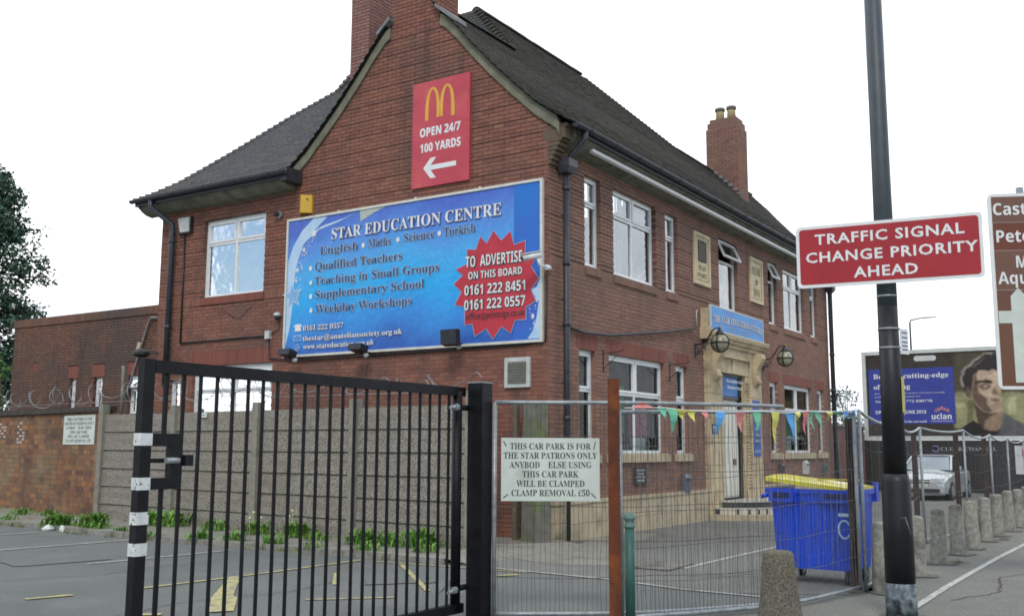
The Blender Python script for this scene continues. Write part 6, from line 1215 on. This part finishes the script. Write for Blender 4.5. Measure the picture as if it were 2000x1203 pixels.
# ------------------------------------------------------------------ billboard, hoarding, wall, car beyond
BBX = 28.0; BBS = Surf((BBX, 0, 0), (0, 1, 0), (-1, 0, 0))
BB = thing('billboard', (BBX, -2.5, 2.1), 'large white-framed billboard with a purple-blue panel and a young man in profile', 'billboard')
yR = -5.3; mb = MB(); BBS.box(mb, yR, 1.22, 2.14, 5.72, -.15, .0); put('backing_board', mb, mat('dark_poster_print', H('#3a352f'), H('#2f2b27'), 1, .6), BB)
mb = MB(); bars(BBS, mb, yR, 1.28, 2.08, 5.78, .16, -.16, .06); put('frame', mb, adsil_m, BB)
def bpoly(pts, d, c, nm, c2=None): mb = MB(); mb.poly([BBS.P(y, z, d) for y, z in pts]); put(nm, mb, mat('print_' + c[1:], H(c), H(c2) if c2 else None, 4, .6), BB)
PP = {'foliage':[(-2.31, 5.04), (-2.41, 5.62), (-3.82, 5.62), (-5.1, 5.62), (-5.1, 4.94), (-4.88, 3.91), (-2.28, 3.98)],
'blocks':[(-2.31, 3.98), (-5.1, 3.91), (-5.1, 3.06), (-5.1, 2.6), (-3.15, 2.54), (-2.26, 2.55)],
'winA':[(-2.36, 3.57), (-2.7, 3.56), (-2.69, 3.32), (-2.34, 3.33)],'winB':[(-2.77, 3.69), (-2.99, 3.69), (-2.95, 2.81), (-2.73, 2.81)],'winC':[(-4.26, 3.73), (-4.53, 3.75), (-4.49, 3.06), (-4.22, 3.06)],
'hair':[(-2.65, 4.11), (-2.53, 4.52), (-2.61, 4.79), (-2.78, 5.03), (-3.08, 5.25), (-3.47, 5.51), (-3.81, 5.54), (-4.17, 5.44), (-4.34, 5.13), (-4.31, 4.73), (-3.89, 4.74), (-3.27, 4.84), (-3.08, 4.64), (-3.02, 4.23), (-2.88, 3.96), (-2.75, 3.8)],
'hairlight':[(-2.53, 4.52), (-2.61, 4.79), (-2.78, 5.03), (-3.08, 5.25), (-3.47, 5.51), (-3.81, 5.54), (-3.8, 5.48), (-3.45, 5.44), (-3.12, 5.16), (-2.85, 4.96), (-2.7, 4.72), (-2.62, 4.51), (-2.69, 4.24), (-2.63, 4.17)],
'hairlight2':[(-3.0, 4.95), (-3.15, 5.1), (-3.4, 5.28), (-3.55, 5.38), (-3.35, 5.2), (-3.1, 5.0)],
'ear':[(-2.69, 4.1), (-2.83, 4.2), (-2.95, 3.96), (-2.9, 3.76), (-2.78, 3.8), (-2.71, 3.93)],
'face':[(-3.05, 4.64), (-3.27, 4.8), (-3.77, 4.85), (-4.19, 4.73), (-4.21, 4.46), (-4.0, 4.2), (-4.03, 3.95), (-3.93, 3.84), (-4.01, 3.73), (-4.03, 3.6), (-3.94, 3.5), (-4.04, 3.3), (-3.92, 3.17), (-3.61, 3.14), (-3.31, 3.24), (-3.11, 3.45), (-2.93, 3.76), (-2.99, 4.23)],
'faceshade':[(-3.05, 4.64), (-3.17, 4.7), (-3.18, 4.29), (-3.23, 3.95), (-3.46, 3.75), (-3.51, 3.44), (-3.68, 3.24), (-3.61, 3.14), (-3.31, 3.24), (-3.11, 3.45), (-2.93, 3.76), (-2.99, 4.23)],
'cheek':[(-3.3, 3.95), (-3.55, 4.02), (-3.75, 3.85), (-3.62, 3.75), (-3.45, 3.8)],
'brow':[(-3.06, 4.37), (-3.32, 4.46), (-3.63, 4.45), (-3.74, 4.34), (-3.68, 4.3), (-3.37, 4.36), (-3.09, 4.26)],'eyesock':[(-3.21, 4.24), (-3.4, 4.32), (-3.65, 4.28), (-3.61, 4.11), (-3.36, 4.07)],'eye':[(-3.36, 4.17), (-3.45, 4.22), (-3.57, 4.19), (-3.46, 4.14)],
'nose':[(-3.80, 4.15), (-3.87, 4.01), (-3.97, 3.89), (-3.83, 3.83), (-3.70, 3.86), (-3.66, 3.94)],'mouth':[(-3.55, 3.66), (-3.75, 3.70), (-4.0, 3.67), (-3.95, 3.6), (-3.82, 3.57), (-3.65, 3.6)],
'neck':[(-2.93, 3.76), (-3.11, 3.45), (-3.31, 3.24), (-3.61, 3.14), (-3.92, 3.17), (-4.1, 3.13), (-3.89, 2.57), (-3.81, 2.34), (-3.08, 2.34), (-3.13, 2.74), (-3.03, 3.25)],
'neckshade':[(-2.93, 3.76), (-3.11, 3.45), (-3.31, 3.24), (-3.61, 3.14), (-3.8, 3.12), (-3.41, 2.87), (-3.26, 2.34), (-3.08, 2.34), (-3.13, 2.74), (-3.03, 3.25)],
'shirt':[(-2.07, 2.29), (-2.46, 2.55), (-2.98, 2.88), (-3.16, 2.71), (-3.27, 2.54), (-3.76, 2.4), (-3.88, 2.54), (-5.1, 2.53), (-5.1, 2.26), (-2.07, 2.26)],'collar':[(-4.07, 3.16), (-4.22, 3.06), (-4.75, 2.66), (-5.1, 2.5), (-5.1, 2.26), (-3.81, 2.26), (-3.95, 2.7)]}
import numpy as np
def soft_print(layers, y0, y1, z0, z1, st, base):
    ny = int((y1 - y0) / st) + 1; nz = int((z1 - z0) / st) + 1; Y, Z = np.meshgrid(np.linspace(y0, y1, ny), np.linspace(z0, z1, nz)); rg = np.random.RandomState(4)
    def noise(k):
        a = rg.rand(nz // k + 3, ny // k + 3); yy = np.linspace(0, a.shape[0] - 1.001, nz); xx = np.linspace(0, a.shape[1] - 1.001, ny); yi = yy.astype(int); xi = xx.astype(int); fy = (yy - yi)[:, None]; fx_ = (xx - xi)[None, :]
        return (a[yi][:, xi] * (1 - fy) * (1 - fx_) + a[yi + 1][:, xi] * fy * (1 - fx_) + a[yi][:, xi + 1] * (1 - fy) * fx_ + a[yi + 1][:, xi + 1] * fy * fx_) - .5
    img = np.ones((nz, ny, 3)) * np.array(base[:3])
    def blur(m, n):
        for _ in range(n): m = (m + np.roll(m, 1, 0) + np.roll(m, -1, 0) + np.roll(m, 1, 1) + np.roll(m, -1, 1)) / 5
        return m
    Yd = Y + noise(5) * .07; Zd = Z + noise(5) * .07
    for pts, c, b, al in layers:
        ins = np.zeros(Y.shape, bool); n = len(pts)
        for i in range(n):
            (a1, b1), (a2, b2) = pts[i], pts[(i + 1) % n]
            if b1 == b2: continue
            cnd = ((b1 > Zd) != (b2 > Zd)) & (Yd < (a2 - a1) * (Zd - b1) / (b2 - b1) + a1); ins ^= cnd
        m = blur(ins.astype(float), b)[..., None] * al; img = img * (1 - m) + np.array(c[:3]) * m
    img *= (1 + noise(3) * .35 + noise(9) * .35)[..., None]; img = np.clip(img, .003, 1)
    me = bpy.data.meshes.new('photo_print'); v = [(-.004, float(a) , float(b)) for a, b in zip(Y.ravel(), Z.ravel())]; f = [(j * ny + i, j * ny + i + 1, (j + 1) * ny + i + 1, (j + 1) * ny + i) for j in range(nz - 1) for i in range(ny - 1)]
    me.from_pydata(v, [], f); ca_ = me.color_attributes.new('print', 'FLOAT_COLOR', 'POINT'); ca_.data.foreach_set('color', np.concatenate([img.reshape(-1, 3), np.ones((ny * nz, 1))], 1).ravel().astype('f'))
    m = bpy.data.materials.new('photo_print'); m.use_nodes = True; at_ = N(m.node_tree, 'ShaderNodeAttribute', attribute_name='print'); m.node_tree.links.new(at_.outputs['Color'], m.node_tree.nodes['Principled BSDF'].inputs['Base Color']); m.node_tree.nodes['Principled BSDF'].inputs['Roughness'].default_value = .5
    me.materials.append(m); o = bpy.data.objects.new('photo_print', me); col.objects.link(o); o.parent = BB; o.location = Vector((BBX, 0, 0)) - ORG[BB.name]
PP['face_light'] = [(-3.45, 4.6), (-3.8, 4.72), (-4.05, 4.6), (-3.95, 4.4), (-3.6, 4.5)]; PP['jaw'] = [(-3.55, 3.45), (-3.9, 3.5), (-3.98, 3.3), (-3.75, 3.25)]
LAY = (('foliage', '#4b4636'), ('blocks', '#8d8d68'), ('winA', '#a9a67e'), ('winB', '#6c6a48'), ('winC', '#b5b48c'), ('neck', '#8a7460'), ('neckshade', '#4a3d32'), ('hair', '#2b2723'), ('hairlight', '#9c968d'), ('hairlight2', '#6f6a62'), ('ear', '#5b4b3e'), ('face', '#b39c86'), ('faceshade', '#5f4d40'), ('cheek', '#c3ae98'), ('brow', '#33291f'), ('eyesock', '#6a5646'), ('eye', '#c8c4bd'), ('nose', '#7a6350'), ('mouth', '#7b5349'), ('shirt', '#1f1e1e'), ('collar', '#59595a'))
soft_print([(PP[k], H(c), dict(foliage=6, blocks=5, hairlight=1, hairlight2=1, face=1, neck=1, hair=1, shirt=1, brow=1, eye=1, eyesock=2).get(k, 3), .8 if k in ('hairlight', 'hairlight2') else 1.) for k, c in LAY + (('face_light', '#c4ae98'), ('jaw', '#a8917c'))], -5.12, 1.04, 2.26, 5.6, .028, H('#37322c'))
mb = MB(); mb.poly(rrect(BBS, -1.68, -.82, 5.30, 5.52, .10, .01)); put('pale_slot', mb, adsil_m, BB)
mb = MB(); BBS.box(mb, -2.31, 1.02, 2.74, 5.02, .0, .008); put('text_panel', mb, mat('violet_blue_print', H('#38449a'), H('#333f90'), 2, .55), BB)
def bbt(body, k, z, h, yl, yr): text(body, k, (BBX, 0, 0), (0, -1, 0), z, z + h, -yl, -yr, .012, (-1, 0, 0), white_m, BB)
bbt('Become cutting-edge', 's', 4.62, .20, .83, -2.12); bbt('of learning', 's', 4.18, .20, .83, -.62)
bbt('Join a Cheer Chemistry student and internationally', 'r', 3.98, .05, .8, -1.95); bbt('publish your research', 'r', 3.84, .05, .8, -1.0); bbt('Visit or call 01772 830770', 's', 3.62, .10, .8, -1.45); bbt('OPEN DAY 15 JUNE 2013', 'b', 3.16, .13, .8, -1.2); bbt('Innovative thinking for the real world', 's', 2.80, .08, .75, -1.2); bbt('uclan', 'b', 2.92, .22, -1.4, -2.15)
mb = MB(); BBS.box(mb, -2.2, -1.37, 2.83, 2.845, .008, .012); put('underline', mb, white_m, BB)
for a in range(5): mb = MB(); star(BBS, -1.8 + (a - 2) * .11, 3.27 + .05 * (2 - abs(a - 2)), .085, .013, mb, ri=.05, n=6); put('rose_emblem', mb, mat('pink_print', H('#c07f88'), H('#a86b74'), 8, .6), BB)
HO = thing('hoarding', (BBX - .1, -3, 0), 'black boarded screen with CLEAR CHANNEL lettering below the billboard', 'hoarding')
for i in range(14):
    y1 = 1.35 - i * .66; mb = MB(); BBS.box(mb, y1 - .65, y1, 0, 2.07, -.12, rnd.uniform(.0, .01)); put('board', mb, hoard_m, HO)
mb = MB(); text('CLEAR CHANNEL', 's', (BBX, 0, 0), (0, -1, 0), 1.66, 1.80, 1.68, 3.75, .02, (-1, 0, 0), mat('silver_print', H('#a9a8a6'), H('#97969a'), 8, .5), HO)
mb = MB(); mb.tube([BBS.P(-1.48 + .14 * math.cos(a / 12 * 5.0 + .8), 1.73 + .11 * math.sin(a / 12 * 5.0 + .8), .02) for a in range(13)], .022, 5); put('ring_logo', mb, mat('violet_ring_print', H('#8f90c9'), H('#7b7cb8'), 8, .5), HO)
SW = thing('side_wall', (23, 1.2, 0), 'red brick side wall between the pub and the billboard', 'wall'); SWS = Surf((18.6, 1.0, 0), (1, .03, 0), (0, -1, 0))
wl = backing(SWS, 0, 9.3, 0, 2.55, [], -.012, mortar_m, SW, 'wall_core', extra=lambda mb: SWS.box(mb, 0, 9.3, 0, 2.54, -.25, -.02)); bl5, _ = lay(SWS, .02, 2.5, lambda z: [(.01, 9.28)], [], None, seed=31); mbq = MB()
for q in bl5: SWS.box(mbq, q[0], q[1], q[2], q[3], -.05, q[4], skip=(4,))
put('brickwork', mbq, brickf_m, wl, kind='stuff')
mb = MB(); SWS.box(mb, -.02, 9.3, 2.55, 2.65, -.3, .04); put('coping', mb, conc_m, SW)
# parked car (silver hatchback), nose towards the camera
CR = thing('parked_car', (21.9, -2.15, 0), 'silver saloon car parked nose-out in front of the black boards', 'car')
carm = bpy.data.materials.new('silver_car_paint'); carm.use_nodes = True; q = carm.node_tree.nodes['Principled BSDF']; q.inputs['Base Color'].default_value = H('#c2c9cb'); q.inputs['Metallic'].default_value = .4; q.inputs['Roughness'].default_value = .32; q.inputs['Coat Weight'].default_value = .6
ca = R(-2); CF_ = Vector((math.cos(ca), math.sin(ca), 0)); CS = Vector((-CF_.y, CF_.x, 0)); CO0 = Vector((20.4, -2.28, 0))
def cp(l, s, z): return CO0 + CF_ * l + CS * s + Vector((0, 0, z))
secs = [(0.0, .62, .30, .62, .66), (.12, .78, .24, .68, .74), (.5, .86, .22, .84, .90), (1.0, .88, .22, .92, .99), (1.35, .885, .22, .96, 1.04), (2.0, .89, .22, .96, 1.05), (3.0, .89, .22, .98, 1.06), (3.9, .87, .24, 1.0, 1.08), (4.35, .80, .30, .96, 1.04), (4.55, .70, .40, .85, .9)]
mb = MB(); rings = []
for l, hw, zb_, zs, zc in secs:
    rings.append([cp(l, -hw * .93, zb_), cp(l, -hw, zb_ + .22), cp(l, -hw * .98, zs - .10), cp(l, -hw * .86, zs), cp(l, -hw * .4, zc - .01), cp(l, hw * .4, zc - .01), cp(l, hw * .86, zs), cp(l, hw * .98, zs - .10), cp(l, hw, zb_ + .22), cp(l, hw * .93, zb_)])
for a, b in zip(rings, rings[1:]):
    for k in range(10): mb.poly([a[k], a[(k + 1) % 10], b[(k + 1) % 10], b[k]], True)
mb.poly(rings[0][::-1]); mb.poly(rings[-1]); bmesh_body = put('body', mb, carm, CR)
mb = MB(); cab = [(1.20, .80, 1.00, 1.01), (1.95, .66, 1.0, 1.47), (2.5, .64, 1.0, 1.53), (3.2, .63, 1.0, 1.50), (4.2, .70, 1.02, 1.06)]
def cring(l, hw, z0, z1): return [cp(l, -.82, z0), cp(l, -hw, z1 - .04 if z1 > 1.2 else z1), cp(l, -hw * .8, z1), cp(l, hw * .8, z1), cp(l, hw, z1 - .04 if z1 > 1.2 else z1), cp(l, .82, z0)]
cr_ = [cring(*c) for c in cab]
for a, b in zip(cr_[1:], cr_[2:]):
    for k in (1, 2, 3): mb.poly([a[k], a[k + 1], b[k + 1], b[k]], True)
put('car_roof', mb, carm, CR)
carg = mat('car_glass', H('#2e3438'), H('#242a2e'), 3, .06, spec=1.0)
mb = MB(); a, b = cr_[0], cr_[1]; mb.poly([cp(1.22, -.74, 1.01), cp(1.22, .74, 1.01), cp(1.93, .60, 1.44), cp(1.93, -.60, 1.44)]); wsn = mat('windscreen_glass', H('#7f8c94'), H('#8f9ba2'), 1.5, .04, spec=1.0, metal=.55); put('windscreen', mb, wsn, CR)
for s in (-1, 1):
    mb = MB(); mb.poly([cp(1.35, s * .80, 1.03), cp(2.0, s * .665, 1.42), cp(3.2, s * .64, 1.45), cp(4.0, s * .76, 1.08), cp(3.9, s * .82, 1.02), cp(1.3, s * .83, 1.0)]); put('side_window', mb, carg, CR)
    mb = MB(); mb.bar(cp(1.2, s * .79, 1.0), cp(1.97, s * .655, 1.46), .06, .04); put('pillar', mb, carm, CR)
    mb = MB(); mb.hexa([cp(-.005, s * .36, .60), cp(-.005, s * .66, .60), cp(.10, s * .79, .62), cp(.10, s * .36, .62), cp(.05, s * .36, .74), cp(.05, s * .66, .74), cp(.15, s * .79, .75), cp(.15, s * .36, .75)]); hl = put('headlight', mb, mat('headlight_glass', H('#c3c9cc'), H('#a5adb1'), 9, .12, spec=1), CR)
    mb = MB(); mb.hexa([cp(1.45, s * .88, 1.0), cp(1.58, s * .88, 1.0), cp(1.58, s * 1.04, 1.0), cp(1.45, s * 1.04, 1.0), cp(1.47, s * .88, 1.14), cp(1.58, s * .88, 1.14), cp(1.58, s * 1.06, 1.14), cp(1.47, s * 1.06, 1.14)]); put('door_mirror', mb, carm, CR)
    for l in (.82, 3.55):
        mb = MB(); mb.tube([cp(l, s * .70, .31), cp(l, s * .895, .31)], .31, 20); wh = put('wheel', mb, tyre_m, CR); m1 = MB(); m1.tube([cp(l, s * .89, .31), cp(l, s * .905, .31)], .20, 14); put('rim', m1, galv_m, wh)
mb = MB(); mb.hexa([cp(-.015, -.34, .58), cp(-.015, .34, .58), cp(.06, .34, .58), cp(.06, -.34, .58), cp(.03, -.34, .70), cp(.03, .34, .70), cp(.08, .34, .70), cp(.08, -.34, .70)]); put('grille', mb, ink_m, CR)
mb = MB(); mb.hexa([cp(-.01, -.60, .30), cp(-.01, .60, .30), cp(.06, .66, .30), cp(.06, -.66, .30), cp(-.02, -.60, .40), cp(-.02, .60, .40), cp(.06, .66, .40), cp(.06, -.66, .40)]); put('lower_intake', mb, ink_m, CR)
mb = MB(); mb.hexa([cp(-.03, -.26, .45), cp(-.03, .26, .45), cp(0, .26, .45), cp(0, -.26, .45), cp(-.03, -.26, .56), cp(-.03, .26, .56), cp(0, .26, .56), cp(0, -.26, .56)]); put('number_plate', mb, offw_m, CR)
for z in (.47, .50): pass
mb = MB(); mb.box(19.5, 19.53, -6.25, -5.35, .95, 1.83); bnr = put('banner', mb, white_m, label='white banner with a small red picture tied to the far end of the mesh fence', cat='banner')
ky = MB(); ky.box(26, 26.3, -10, -6.0, 0, 2.2); put('dark_hedge_screen', ky, hoard_m, label='dark screen behind the white banner at the right edge', cat='screen')
m1 = MB(); m1.box(19.49, 19.499, -5.75, -5.55, 1.5, 1.72); put('printed_picture', m1, posterr_m, bnr)
# far street lamp
fl = thing('street_lamp', (60, 5.65, 0), 'distant thin street lamp rising behind the billboard', 'street lamp'); mb = MB(); mb.tube([(60, 5.65, 0), (60, 5.62, 10.7), (60, 5.55, 10.9), (60, 4.9, 11.0)], [.1, .07, .06, .05], 8); put('column', mb, poleu_m, fl); m1 = MB(); m1.hexa([(59.9, 4.9, 10.95), (60.1, 4.9, 10.95), (60.1, 3.8, 10.98), (59.9, 3.8, 10.98), (59.92, 4.9, 11.08), (60.08, 4.9, 11.08), (60.08, 3.85, 11.06), (59.92, 3.85, 11.06)]); put('lantern', m1, galv_m, fl)

# ------------------------------------------------------------------ trees
def leafcloud(mb, c, rx, ry, rz, n, size, r, droop=0.):
    for i in range(n):
        d = Vector((r.gauss(0, 1), r.gauss(0, 1), r.gauss(0, 1))).normalized() * (r.random() ** .45); p = Vector((c[0] + d.x * rx, c[1] + d.y * ry, c[2] + d.z * rz))
        a = Vector((r.uniform(-1, 1), r.uniform(-1, 1), r.uniform(-.6, .6) - droop)).normalized() * size * r.uniform(.6, 1.3); b = a.cross(Vector((r.uniform(-1, 1), r.uniform(-1, 1), r.uniform(-1, 1)))).normalized() * size * r.uniform(.3, .6)
        mb.poly([p - b * .6, p + a * .5 - b * .4, p + a, p + a * .4 + b * .6])
r = random.Random(5)
TX_, TY_ = 4.9, 27.4
tr = thing('conifer', (TX_, TY_, 0), 'tall dark green conifer at the left edge behind the brick extension', 'tree'); mb = MB(); mb.tube([(TX_, TY_, 0), (TX_ + .1, TY_, 5), (TX_, TY_ + .1, 11)], [.3, .2, .04], 10); tk = put('trunk', mb, bark_m, tr)
mb = MB(); lf = MB()
for i in range(64):
    f = i / 63; z = 3.6 + 8.3 * f; R_ = 2.75 * (1 - f) ** .62 + .15 if f > .28 else 2.2 * (.75 + f); R_ *= 1.12
    for k in range(4 if f < .8 else 3):
        a = r.uniform(0, 6.283); rad = R_ * r.uniform(.55, 1.12); tip = Vector((TX_ + rad * math.cos(a), TY_ + rad * math.sin(a), z - .12 * rad + r.uniform(-.2, .2))); mb.tube([(TX_, TY_, z), tuple(tip)], [.03, .008], 4, False)
        for s in (.45, .7, .92): leafcloud(lf, Vector((TX_, TY_, z)).lerp(tip, s), .46, .46, .30, 26, .21, r, droop=.4)
put('limbs', mb, bark_m, tk); put('crown', lf, conif_m, tr)
def broadleaf(x, y, h, rad, label, n, m, size=.16, name='broadleaf_tree', z0=1.2):
    t = thing(name, (x, y, 0), label, 'tree'); r = random.Random(int(x * 7 + y)); mb = MB(); mb.tube([(x, y, 0), (x + .1, y, h * .5), (x, y + .1, h * .8)], [.12 * h / 4, .08 * h / 4, .02], 8); lf = MB()
    for i in range(16): a = r.uniform(0, 6.283); z = r.uniform(z0, h * .9); q = rad * r.uniform(.2, .9); p = (x + q * math.cos(a), y + q * math.sin(a), z); mb.tube([(x, y, z * .6), p], [.03, .01], 4, False); leafcloud(lf, p, rad * .42, rad * .42, rad * .34, n // 16, size, r)
    put('trunk', mb, bark_m, t); put('crown', lf, m, t)
broadleaf(3.6, 24.0, 5.0, 1.5, 'bright green broadleaf tree low behind the left end of the brick extension', 1500, decid_m)
broadleaf(44.3, 6.2, 5.4, 2.0, 'thin scrubby bush showing above the side wall left of the billboard', 900, bush_m, .2)
broadleaf(30, 2.2, 3.6, 1.1, 'green shrub behind the brick side wall next to the billboard', 1100, decid_m, .14, 'shrub')
mb = MB(); mb.tube([(1.6, 21.1, 0), (1.62, 21.15, 5.8)], .07, 8); put('timber_pole', mb, MC['weathered_timber'], label='thin timber pole at the left corner of the brick extension', cat='pole')
